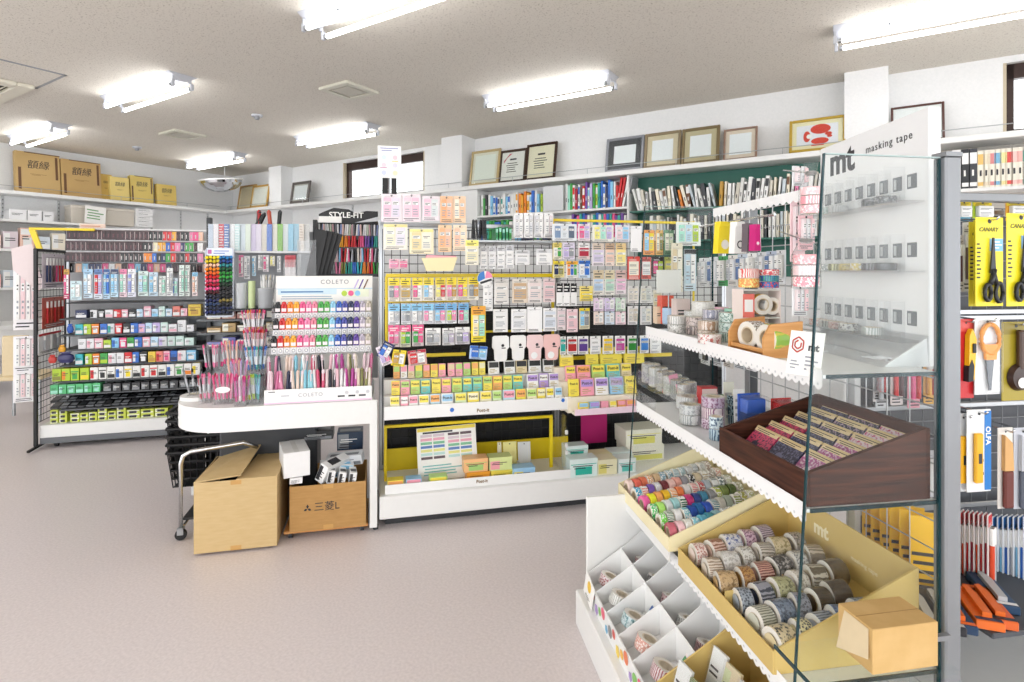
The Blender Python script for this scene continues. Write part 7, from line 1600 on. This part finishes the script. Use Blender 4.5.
C2 = [[('F2E0D8', 'C88A80'), ('E8C8B8', 'A06A50'), ('E8E8EC', '5A6AA8'), ('D8B8C8', '8A5A78'), ('C9B8C4', '6A5A68')], [('E4D8C8', 'A89078'), ('E6E4E0', 'BDBAB4'), ('E0DED8', 'A9A498'), ('D8D0C4', '8A8070'), ('D8C8A0', '9A8A5A'), ('B0A8A0', '6A625A')],
      [('C8A878', '8A6A3A'), ('B88A4A', '8A5A2A'), ('C89A8A', '7A3A30'), ('3A3838', 'B8B4B0'), ('D8D8D4', '8A8A88'), ('C8B8A0', '7A6A50')], [('9AA4B0', '4A5260'), ('3A4050', '9A9CA8'), ('B8B88A', '6A6A40'), ('E4E0D8', 'A8A090'), ('D0C8B8', '6A6050'), ('5A4A38', '3A3028')],
      [('C8C8B8', '7A7A68'), ('7A8AA0', '3A4A60'), ('8A90A0', '4A5060'), ('4A3C30', '2E261E'), ('4E4034', '2E261E')], [('D8C8A0', '2A2A2A'), ('E6DCA8', '3A3A3A'), ('A8B0BC', '5A6270'), ('6A88B8', '3A5080'), ('9AA8BC', '5A6880')]]
for r_, row in enumerate(C2):
    for i, (c, pt) in enumerate(row):
        ro = .0345; w = .034 + .008 * ((i + r_) % 3); y = .045 + i * .054; x = .048 + r_ * .081
        if y > D2 - .04 or x > L2 - .03: continue
        zz = zc + .007 + y / D2 * .075 + ro
        q = MFr.w(-1.675 + x + R.uniform(-.005, .005), .79 + y, zz)
        tape(lab(f'wrapped {cname(c)} tape roll', i, 99, f'row {["one", "two", "three", "four", "five", "six"][r_]} from the far side, mustard box').replace('leftmost in', 'frontmost in').replace('from left in', 'back in'), q, (R.uniform(-.08, .08), R.uniform(0, 6), MFr.a + R.uniform(-.18, .18)), ro, w, c, pt, i + r_, 'wrapped tape rolls in the mustard box', True)
# ---- white compartment tray on the base ----
ut, un_ = -2.06, -1.46; z0 = .1325; vt0 = .60; vt1 = .88
t = thing('compartment_tray', 'white compartment tray on the base with colourful printed front strip', 'display tray', MFr.w(0, 0, 0), MFr.a)
hz0, hz1 = .07, .26
WB = M('EDEDEC', .55, var=.01)
part('front_strip', MB().box(ut, vt0, z0, un_, vt0 + .004, z0 + hz0, WB), t)
part('slope_floor', MB().prism([(vt0 + .004, z0), (vt1, z0), (vt1, z0 + .11), (vt0 + .004, z0 + .012)], ut, un_, WB, axis='x').mesh(fix=True), t)
part('back_wall', MB().box(ut, vt1 - .003, z0 + .11, un_, vt1, z0 + hz1, WB), t)
nd = 5
for i in range(nd + 1):
    u = ut + (un_ - ut) * i / nd
    part('divider', MB().prism([(vt0 + .004, z0 + .013), (vt1 - .003, z0 + .111), (vt1 - .003, z0 + hz1), ((vt0 + vt1) / 2 + .02, z0 + hz0 + .10), (vt0 + .004, z0 + hz0)], u - .0012, u + .0012, WB, axis='x').mesh(fix=True), t)
vm = (vt0 + vt1) / 2
part('divider', MB().box(ut, vm - .0012, z0 + .062, un_, vm + .0012, z0 + hz0 + .09, WB), t)
m = MB(); cl_ = ['F2D24A', 'E87A4A', '7FBF5A', '5FA8D0', 'D85A50', 'F2B83A', 'A88AC8', 'E8607A', '8A8A8A']
for i in range(16): m.disc(ut + .03 + i * .037, z0 + .02 + .03 * ((i * 7) % 3) / 2, .015 + .005 * (i % 2), vt0 - .0005 - .0001 * i, pmat(cl_[(i * 5) % 9]), 9 if i % 3 else 5)
part('front_print', m, t)
t2 = thing('price_card', 'white smiling price card on the front of the compartment tray', 'card', MFr.w(-1.99, vt0 - .012, z0 + .012), (-.1, .2, MFr.a))
part('card', MB().box(-.05, -.002, 0, .05, 0, .085, PAPER, .0006), t2); m = MB().disc(0, .055, .02, -.0025, pmat('F2C83A'), 14); lines(m, -.028, .004, .028, .018, -.0025, INK, 2, 1); part('print', m, t2)
KC = [('E6D8D8', 'A04A50'), ('D8DAD8', '8A8C8A'), ('E8E8E4', 'B8B8B0'), ('5A2A30', 'D8B8B8'), ('C9D8DA', '5A8A90'), ('2A2A30', 'B8B8B8'), ('D89A8A', 'F2E0D8'), ('E6C8CC', '8A3A50')]
for i in range(nd):
    for s in range(2):
        u = ut + (un_ - ut) * (i + .5) / nd; v = (vt0 + .075) if s == 0 else (vm + .07)
        zf = z0 + .012 + (v - vt0) / (vt1 - vt0) * .098
        c, pt = KC[(i * 2 + s * 3) % 8]; q = MFr.w(u, v, zf + .034)
        tape(lab(f'{cname(c)} tape roll', i, 99, f'the {["front", "back"][s]} cells from the far end, compartment tray').replace('leftmost in', 'farthest in').replace('from left in', 'along in'), q, (PI / 2 - .35, 0, MFr.a + .4 * s), .038, .036, c, pt, i, 'tape rolls in the compartment tray', True)
        if (i + s) % 2 == 0:
            o = thing('printed_pack', lab('small printed pack', i, 99, f'the {["front", "back"][s]} cells from the far end, compartment tray').replace('leftmost in', 'farthest in').replace('from left in', 'along in'), 'pack', MFr.w(u + .02, v + .03, zf + .022), (-.5, .2, MFr.a), 'packs in the compartment tray')
            part('card', carton_mesh(.05, .006, .07, ['E6EAE6', 'F2E4E4', 'DCE6EA'][i % 3], ['C8404A', '5A9A6A', '3A5A9A'][(i + s) % 3], i), o); part('pack_hole', cached('phole', lambda: MB().disc(0, .063, .004, -.001, DARK, 8).mesh('pack_hole')), o)
sm = thing('seed_pack', 'small black and green pack standing at the end board of the base', 'pack', MFr.w(-2.068, .66, .133), .1)
part('card', carton_mesh(.045, .004, .062, '3A3A38', 'F2C8D0', 1), sm); part('pack_top', MB().box(-.0225, -.0012, .05, .0225, 0, .062, pmat('7FA85A')), sm)
# kraft carton on the neighbouring glass shelf
# the last rolls piled along the front edge of the upper shelf
for i, (u, v, c, pt, n) in enumerate([(-2.02, .95, 'E6E4E0', 'A9A9A4', 2), (-1.95, .99, 'C9B8B0', '5A4A48', 2), (-1.88, 1.02, 'DAD8E0', '8A8AA0', 3), (-1.80, .96, 'E8DCD0', 'B08A6A', 2), (-1.73, 1.0, 'C8D8D0', '4A7A6A', 3), (-1.70, .91, 'EDE6E0', 'C05A50', 1)]):
    q = MFr.w(u, v, 0)
    for k in range(n): tape(f'{["lowest", "second", "topmost"][k]} {cname(c)} roll, pile {["one", "two", "three", "four", "five", "six"][i]} from the far end, upper glass-bay shelf', (q.x, q.y, za + .0165 + .0325 * k), (PI / 2, 0, .5 * i), .036, .031, c, pt, i + k, None, True)
t = thing('glass_shelf', 'short glass shelf outside the side glass carrying the kraft carton', 'shelf', MFr.w(0, 0, 0), MFr.a)
part('shelf_plate', MB().box(UN + .008, .76, .522, -1.0, 1.085, .53, GLASS), t); part('shelf_edge', MB().box(UN + .008, .757, .522, -1.0, .76, .53, GLASS_EDGE), t)
part('bracket', MB().box(UN + .018, 1.03, .51, UN + .03, VP_ - .001, .5215, ALU), t)
f0 = Vector(((872.8 - 512) / FOC * 1.138, 1.138)); f1 = Vector(((938.4 - 512) / FOC * 1.165, 1.165)); an = math.atan2(f1.y - f0.y, f1.x - f0.x); wk = (f1 - f0).length
KB = noise_mat('kraft_board', 'C9A468', 'D2AE74', 18, .7); t = thing('kraft_carton', 'small plain kraft carton with an open side flap near the grey post', 'carton', (f0.x, f0.y, .5308), an)
part('carton_body', MB().box(0, 0, 0, wk, .095, .092, KB, .0015), t); part('top_seam', MB().box(0.001, .045, .092, wk - .001, .047, .0924, M('A8854E', .7)), t)
part('open_flap', MB().add([(-.0005, .01, .088), (-.0005, .075, .088), (-.012, .085, .004), (-.006, .005, .03), (-.0015, .01, .088), (-.0015, .075, .088), (-.013, .085, .004), (-.007, .005, .03)], [(0, 1, 2, 3), (7, 6, 5, 4), (0, 4, 5, 1), (2, 6, 7, 3), (1, 5, 6, 2), (3, 7, 4, 0)], M('DCC8A4', .6)), t)

# kraft display at the near end of the base
kb, kl, kd = traybox('kraft card box with white mt lettering at the near end of the base deck', -1.45, -1.16, .615, .90, .1325, .10, .27, MUSTARD, name='tape_box')
text('mt', .06, M('F2E6C2', .6), kb, (kl * .35, -.0008, .055), bold=.002); text('masking', .03, M('F2E6C2', .6), kb, (kl * .72, -.0008, .05), bold=.0006)
part('divider', MB().box(kl * .5 - .002, .006, .03, kl * .5 + .002, kd - .006, .16, MUSTARD), kb)
for i in range(6):
    u = -1.45 + .05 + .065 * (i % 3) + (.03 if i % 3 == 2 else 0) * 0; v = .65 + .10 * (i // 3)
    o = thing('film_pack', lab(['clear white', 'olive printed', 'grey printed', 'clear white', 'beige printed', 'silver printed'][i] + ' film pack', i % 3, 99, f'the {["front", "back"][i // 3]} line of the kraft box').replace('leftmost in', 'farthest in').replace('from left in', 'from far end in'), 'pack', MFr.w(u, v, .185 + .028 * (i // 3)), (-.3, 0, MFr.a + .2), 'packs in the kraft box')
    part('card', carton_mesh(.055, .01, .12, ['EEF0EE', '6A7A4A', 'C9CCD0', 'EEF0EE', 'D8C8A4', 'B9BDC2'][i], ['DDE2E0', 'C9D0A0', 'F2F2F2'][i % 3], i), o); part('film_cover', cached('kfc', lambda: MB().box(-.03, -.004, -.002, .03, -.002, .124, FILM).mesh('film_cover')), o)
# packs hanging on the wire mesh at the back of the bay
hk2 = []
r1 = [(699 + 9.6 * i, 700 + 9.6 * i + 8.4, ['E6E8EA', 'DADFE4', '3FA05A', 'E9E6E0', 'C9D4E2', 'EFEFEF', 'D8DCE0', 'B9C4D6', 'E4E6EA'][i]) for i in range(9)]
n1 = ['white', 'pale grey', 'green', 'ivory', 'pale blue', 'white', 'light grey', 'grey blue', 'pale lilac']
packrow(MFr, VM - .05, [(a, 258 - 1.0 * i, b, 287 - .4 * i, c, None, [['silver', 'E6E8EA'], ['5A78A8', 'E6E8EA'], ['white', 'D8D8D4']][i % 3], f'{n1[i]} hanging pack') for i, (a, b, c) in enumerate(r1)], 'pack', 'the upper mesh row behind the tape cylinders', hooks=None, hf=.14)
r2 = [(700 + 11.5 * i, 710 + 11.5 * i, ['E4E6E8', 'D2D6DA', 'E9E4DC', 'DADDE0', 'EFEFEF', 'CFCBC4', 'E2E4E8', 'D9DCDE'][i]) for i in range(8)]
n2 = ['white', 'grey', 'ivory', 'pale grey', 'clear white', 'taupe', 'pale lilac', 'silver']
packrow(MFr, VM - .05, [(a, 338 + .8 * i, b, 366 + 1.6 * i, c, None, [['silver', 'charcoal'], ['E6E8EA', 'grey'], ['3A3C42', 'D8D8D4']][i % 3], f'{n2[i]} hanging pack') for i, (a, b, c) in enumerate(r2)], 'pack', 'the lower mesh row below the upper glass-bay shelf', hooks=None, hf=.14)
# ---------- scissors and cutter rack ----------
QF = Fr(math.radians(8.8)); QM = 1.62
qa, qb = 1.375, 2.35
qg = thing('cutter_rack', 'grey-railed wire rack of scissors and cutters at the right edge', 'display rack', (0, 0, 0), QF.a)
part('base_deck', MB().box(qa, 1.22, 0, qb, QM + .06, .13, WHITE, .004), qg)
part('mesh_panel', grid_panel(qa, qb, .15, 1.56, QM, .06, .002, M('8A8C90', .4, .4)), qg)
part('back_board', MB().box(qa, QM + .03, .13, qb, QM + .045, 1.54, M('55585E', .6)), qg)
zh = QF.px(990, 198, 1.5)[1]
part('top_rail', MB().box(qa, 1.49, zh - .012, qb, 1.52, zh + .014, ALU, .003), qg)
for u in (qa, qb): part('upright_post', MB().box(u - .015, QM, .13, u + .015, QM + .03, zh, ALU, .003), qg)
part('rail_arm', MB().box(qa, 1.52, zh - .01, qa + .03, QM + .03, zh + .01, ALU), qg); part('rail_arm', MB().box(qb - .03, 1.52, zh - .01, qb, QM + .03, zh + .01, ALU), qg)
for y in (212, 312, 318, 405, 505):
    z = QF.px(990, y, QM - .03)[1]; part('hook_rail', MB().box(qa, QM - .02, z - .008, qb, QM - .012, z + .008, STEEL, .002), qg)
def qhook(u, v, z, L=None):
    L = L or QM - v + .02
    part('peg_hook', MB().tube([(u, QM - .01, z + .012), (u, v, z + .004), (u, v - .015, z + .004), (u, v - .022, z + .012)], .0026, CHROME, 6), qg)
YL = M('F2E222', .35, var=.02)
def scissors_obj(o, L, handle, blade, y=-.006):
    """closed scissors pointing up"""
    m = MB(); hw = L * .085
    m.prism([(-hw * .7, L * .46), (hw * .5, L * .46), (hw * .14, L), (-hw * .1, L)], y - .003, y + .001, blade, axis='y'); part('blade', m.mesh(fix=True), o)
    for s, sc in ((-1, 1.0), (1, 1.18)):
        pts = []; cx_, cz_ = s * L * .105, L * .17
        for k in range(15):
            a = 2 * PI * k / 14; pts.append((cx_ + L * .062 * sc * math.cos(a) * .9, y - .002, cz_ + L * .125 * sc * math.sin(a)))
        part('handle_ring', MB().tube(pts, L * .028, handle, 8), o)
        part('handle_shank', MB().tube([(s * L * .06, y - .002, cz_ + L * .12), (s * L * .03, y - .002, L * .36), (-s * L * .02, y - .002, L * .52)], L * .034, handle, 8), o)
    part('pivot', MB().cyl((0, y - .006, L * .47), (0, y + .002, L * .47), L * .018, STEEL, 10), o)
def scis_pack(x0, x1, y0, y1, v, label, front=True, handle=None, card=YL):
    u0, zt = QF.px(x0, y0, v); u1, zb = QF.px(x1, y1, v); w = u1 - u0; h = zt - zb
    o = thing('scissors_pack', label, 'scissors pack', QF.w((u0 + u1) / 2, v, zb), QF.a + .04)
    part('card', MB().box(-w / 2, 0, 0, w / 2, .0025, h, card, .001), o)
    m = MB(); m.disc(0, h * .955, w * .07, -.0005, DARK, 10)
    m.rect(w * .0, h * .62, w * .48, h * .76, -.0004, pmat('7FC0E8')); lines(m, -w * .47, h * .3, -w * .30, h * .72, -.0004, INK, 9, 3); lines(m, w * .15, h * .64, w * .45, h * .74, -.0008, PAPER, 3, 2)
    part('card_print', m, o)
    text('CANARY', w * .17, M('6A6A2A', .5), o, (-w * .05, -.0006, h * .86), bold=.0003, shear=.3)
    if front: scissors_obj(o, h * .74, handle or M('1E2024', .3), M('2A2C30', .3, .3)); [setattr(c, 'location', (w * .04, 0, h * .03)) for c in o.children if c.name.split('.')[0] in ('blade', 'handle_ring', 'handle_shank', 'pivot')]
    return (u0 + u1) / 2, zt
for k in range(2): scis_pack(975 - 5 * (2 - k) + 3.4, 1004 - 6 * (2 - k) + 3.4, 218 + 2 * (2 - k), 306, 1.34 + .03 * (2 - k), ['third', 'second'][k] + ' yellow scissors pack behind the front one', False)
u, z = scis_pack(975, 1004, 217, 306, 1.34, 'yellow card of black long scissors hanging nearest the grey post'); qhook(u, 1.335, z - .012)
u, z = scis_pack(1006, 1036, 213, 306, 1.34, 'yellow card of black long scissors cut by the right photo edge'); qhook(u, 1.335, z - .012)
# sticks and sundries upper left
for i, (x0, x1, y0, y1, b, pr, l) in enumerate([(957.5, 964, 235, 292, 'D8D2D4', ['maroon', 'white'], 'narrow dark red tool pack beside the grey post'), (963, 972, 222, 292, 'DADBDC', ['7A6A6A', 'silver'], 'narrow pale tool pack with brown stick beside the yellow scissors')]):
    v = 1.44; u0, zt = QF.px(x0, y0, v); u1, zb = QF.px(x1, y1, v)
    pack('tool_pack', l, 'tool pack', None, QF.w((u0 + u1) / 2, v, zt), QF.a, u1 - u0, zt - zb, b, None, pr, i, shape='rod', d=.01, hf=.16)
for i, (x0, x1, b, l) in enumerate([(957, 971, '4AA8C8', 'blue pack hanging behind the top rail'), (973, 992, 'lime', 'lime green pack hanging behind the top rail'), (1006, 1030, 'E8A83A', 'amber pack hanging behind the top rail')]):
    v = 1.56; u0, zt = QF.px(x0, 201, v); u1, zb = QF.px(x1, 221, v)
    pack('hanging_pack', l, 'pack', None, QF.w((u0 + u1) / 2, v, zt), QF.a, u1 - u0, zt - zb, b, 'yellow', ['white'], i)
# row two
v = 1.38
def qpack(x0, x1, y0, y1, label, base, hdr, v=1.38, name='tool_pack', hook=True):
    u0, zt = QF.px(x0, y0, v); u1, zb = QF.px(x1, y1, v); w, h = u1 - u0, zt - zb
    o = thing(name, label, 'tool pack', QF.w((u0 + u1) / 2, v, zb), QF.a)
    part('card', MB().box(-w / 2, 0, 0, w / 2, .003, h, pmat(base), .001), o)
    m = MB(); 
    if hdr: m.rect(-w * .48, h * .84, w * .48, h * .99, -.0004, pmat(hdr))
    m.disc(0, h * .95, w * .06, -.0008, DARK, 8); part('card_print', m, o)
    if hook: qhook((u0 + u1) / 2, v - .004, zt - .012)
    return o, w, h
o, w, h = qpack(958, 974, 319, 398, 'red card of a yellow and black cutter beside the grey post', 'C8262C', 'D8504A')
part('cutter_body', MB().prism([(-.16 * w, h * .22), (.2 * w, h * .25), (.34 * w, h * .75), (.1 * w, h * .88), (-.1 * w, h * .8)], -.016, -.002, M('F2BE1E', .3), axis='y').mesh(fix=True), o)
part('cutter_grip', MB().prism([(-.2 * w, h * .22), (.1 * w, h * .23), (.16 * w, h * .42), (.02 * w, h * .5), (-.18 * w, h * .4)], -.0175, -.0015, BLACK, axis='y').mesh(fix=True), o); part('cutter_slide', MB().box(.05 * w, -.02, h * .58, .26 * w, -.016, h * .7, BLACK, .002), o)
for k in range(2):
    o, w, h = qpack(974.5 + 1.5 * k, 998 + 1.5 * k, 322 + k, 394, ['second', 'third'][k] + ' white scissors pack behind the orange-handled scissors', 'E4E6E8', None, 1.40 + .02 * k, hook=False)
o, w, h = qpack(975, 1000, 318, 394, 'white clear pack of orange-handled scissors', 'EEF0F2', None, 1.37)
OR = M('F29A1E', .3)
pts = [(.36 * w * math.sin(a), -.008, h * (.73 + .19 * math.cos(a))) for a in [2 * PI * k / 20 for k in range(21)]]
part('handle_ring', MB().tube(pts, .0062, OR, 8), o); part('handle_bridge', MB().prism([(-.2 * w, h * .46), (.2 * w, h * .46), (.26 * w, h * .66), (-.26 * w, h * .66)], -.012, -.004, OR, axis='y').mesh(fix=True), o)
part('blade', MB().prism([(-.16 * w, h * .48), (.16 * w, h * .48), (.04 * w, h * .06), (-.04 * w, h * .06)], -.008, -.005, M('6A6E74', .25, .6), axis='y').mesh(fix=True), o)
part('clear_shell', MB().box(-w * .48, -.016, h * .02, w * .48, -.001, h * .97, FILM, .006), o)
o, w, h = qpack(1002, 1030, 322, 400, 'yellow card of a round brown cutter at the right edge', 'A8962A', '8A7A1E')
part('cutter_disc', MB().lathe([(.0001, -.018), (w * .36, -.016), (w * .42, -.002)], M('3A2620', .3), 20, axis='y'), o, (w * .06, 0, h * .30)); part('cutter_handle', MB().box(-.06 * w, -.018, h * .4, .14 * w, -.002, h * .9, M('4A3226', .4), .004), o); part('round_label', MB().disc(0, 0, w * .16, 0, PAPER, 14), o, (w * .0, -.0185, h * .24))
# row three
for k in range(2):
    o, w, h = qpack(957 + 14 * k - 4, 976 + 17 * k - 2, 414 - 4 * k, 491, ['white and blue OLFA card half hidden by the grey post', 'white and blue OLFA card with a yellow cutter'][k], 'ECEEEF', None, 1.40 - .02 * k, 'cutter_card')
    o['label'] = ['white card with blue side strip half hidden by the grey post', 'white card with blue side strip and a slim yellow cutter'][k]
    part('side_strip', MB().rect(w * .22, h * .02, w * .5, h * .98, -.0006, pmat('1E7AC8')), o)
    text('OLFA', w * .27, PAPER, o, (w * .36, -.001, h * .68), (PI / 2, PI / 2, 0), bold=.0006)
    part('cutter_body', MB().box(-w * .28, -.012, h * .12, w * .04, -.001, h * .72, M('F0B41E', .3), .003), o); part('cutter_slot', MB().box(-w * .18, -.0125, h * .36, -w * .04, -.012, h * .48, DARK), o)
    m = MB(); lines(m, w * .06, h * .1, w * .2, h * .5, -.0006, INK, 5, 2); part('fine_print', m, o)
for k, (x0, x1, l) in enumerate([(998, 1013, 'clear pack of a brown wooden-handled knife'), (1014, 1032, 'grey pack of a knife at the right photo edge')]):
    o, w, h = qpack(x0, x1, 428, 508, l, 'E6E2DC' if k == 0 else 'C9CDD6', None, 1.40)
    part('knife_handle', MB().box(-w * .3, -.014, h * .02, w * .3, -.001, h * .48, M('6A2E26' if k == 0 else '5A6070', .4), .004), o); part('knife_sheath', MB().prism([(-w * .3, h * .48), (w * .3, h * .48), (w * .22, h * .82), (-w * .28, h * .92)], -.012, -.001, M('D8A86A' if k == 0 else 'B8BCC4', .45), axis='y').mesh(fix=True), o)
# row four: red and blue topped slim packs
for i in range(7):
    x0 = 957 + i * 4.6; v = 1.44 - .012 * i
    u0, zt = QF.px(x0, 511 + .6 * i, v); u1, zb = QF.px(x0 + 11, 598 - (i % 3) * 3, v)
    pack('slim_pack', lab('red-topped slim blade pack', i, 7, 'the red cluster under the cutter cards'), 'blade pack', 'red-topped slim packs', QF.w((u0 + u1) / 2, v, zt), QF.a + .5, u1 - u0, zt - zb, 'E2DCDC', 'red', [['E0502E', 'silver'], ['red', 'E8E8E8'], ['crimson', 'silver']][i % 3], i, shape='rod', d=.012, hf=.14)
for i in range(7):
    x0 = 990 + i * 5.2; v = 1.44 - .01 * i
    u0, zt = QF.px(x0, 516, v); u1, zb = QF.px(x0 + 11, 600, v)
    pack('slim_pack', lab('blue-topped slim blade pack', i, 7, 'the blue cluster under the knives'), 'blade pack', 'blue-topped slim packs', QF.w((u0 + u1) / 2, v, zt), QF.a + .4, u1 - u0, zt - zb, 'DDE2E8', '2A7AC8', [['silver', 'E6E6E8'], ['sky', 'silver'], ['blue', 'white']][i % 3], i, shape='rod', d=.012, hf=.14)
# lying boxes on a low shelf
zl = .46
part('low_shelf', MB().box(qa, 1.18, zl - .014, qb, QM - .02, zl, M('4A4E54', .5), .003), qg)
for i, (px_, py_, c, a, l) in enumerate([(962, 664, '2A2C32', 'grey', 'dark flat cutter box at the front of the low shelf'), (978, 650, '1E3A5A', 'E8702A', 'dark blue flat box with an orange cutter'), (984, 632, 'E8702A', '1E3A5A', 'orange flat cutter box behind the dark blue one'), (1012, 640, 'D8642A', '26303A', 'orange and grey flat box at the right edge'), (1000, 615, '2E4A6A', 'E6E6E6', 'blue flat cutter box at the back of the low shelf'), (1004, 678, '26282E', 'C9CCD0', 'black flat cutter box at the right front of the low shelf')]):
    u, v = QF.pz(px_, py_, zl); v = max(v, 1.19); v = min(v, 1.5)
    t = thing('cutter_box', l, 'box', QF.w(u + .02, v, zl + .0006 + .0), QF.a - .5)
    part('box_body', MB().box(-.03, 0, 0, .03, .17, .022, pmat(c), .002), t)
    part('cutter_body', MB().prism([(-.010, .02), (.010, .02), (.013, .12), (.004, .155), (-.008, .15)], .0222, .034, M('E8702A' if i in (1, 2, 3) else 'B8BCC0', .35), axis='z').mesh(fix=True), t); part('box_print', MB().add([(-.028, .005, .0226), (.028, .005, .0226), (.028, .018, .0226), (-.028, .018, .0226)], [(0, 1, 2, 3)], pmat(a)), t)
# packs seen through the mesh of the tape bay
for i, (x, y0, y1, c, pr, l) in enumerate([(866, 345, 402, 'D8D2D2', ['red', 'red'], 'red tool pack seen through the wire mesh'), (882, 352, 408, 'C9CCD0', ['silver', 'black'], 'dark tool pack seen through the wire mesh'), (897, 350, 405, 'E0D4D4', ['red', 'maroon'], 'second red tool pack seen through the wire mesh'), (914, 352, 408, 'E8A0B0', ['rose', 'red'], 'pink tool pack seen through the wire mesh'), (930, 350, 404, 'E8B04A', ['amber', 'red'], 'amber tool pack seen through the wire mesh'), (848, 350, 400, 'D8D8DA', ['silver', 'red'], 'pale tool pack seen through the wire mesh')]):
    v = 1.56; u0, zt = QF.px(x - 7, y0, v); u1, zb = QF.px(x + 7, y1, v)
    u0 = max(u0, qa + .005) if u0 < qa else u0
    pack('tool_pack', l, 'tool pack', None, QF.w(max((u0 + u1) / 2, qa + .03 + .0), v, zt), QF.a, .045, zt - zb, c, None, pr, i, shape='rod', d=.014, hf=.14)
for i in range(6):
    v = 1.39 + .035 * i; u = 1.405; zt = .80; 
    o = thing('yellow_pack', lab('yellow tool card', i, 6, 'the line beyond the lower wire mesh'), 'tool pack', QF.w(u, v, .43), QF.a - .45, 'yellow tool cards beyond the mesh')
    part('card', cached('yc', lambda: MB().box(-.045, 0, 0, .045, .004, .225, pmat('F0BE1E'), .001).mesh('card')), o); part('print', cached('ycp', lambda: (lambda m: (lines(m, -.04, .03, .04, .13, -.0005, INK, 4, 3), m)[1])(MB()).mesh('print')), o)
for i, (u, v, z, c, l) in enumerate([(1.43, 1.56, .78, '2F6FB8', 'blue tool pack behind the lower wire mesh'), (1.50, 1.56, .80, '9AA4B0', 'grey tool pack behind the lower wire mesh'), (1.57, 1.56, .78, 'D8D8DC', 'white tool pack behind the lower wire mesh'), (1.64, 1.56, .8, '2E5A9A', 'dark blue tool pack behind the lower wire mesh')]):
    pack('tool_pack', l, 'tool pack', None, QF.w(u, v, z), QF.a, .06, .15, c, None, ['silver', 'white'], i, shape='rod', d=.012, hf=.14)

# ---------- tidy the wording of long labels ----------
for o in COL.objects:
    if o.parent is None and o.get('label'):
        s = o['label']; n = lambda t: len(re.findall(r"[A-Za-z0-9][A-Za-z0-9'-]*", t))
        for a, b in ((' from left in the ', ' from left, '), (' from front in the ', ' from front, '), (' along in the ', ' along, '), (' back in row', ' back, row'), ('rightmost in the', 'rightmost,'), ('leftmost in the', 'leftmost,'), (' pack with ', ' with '), (' of the ', ', '), (' pad with ', ' with '), (' the ', ' ')):
            if n(s) > 16: s = s.replace(a, b)
        o['label'] = s
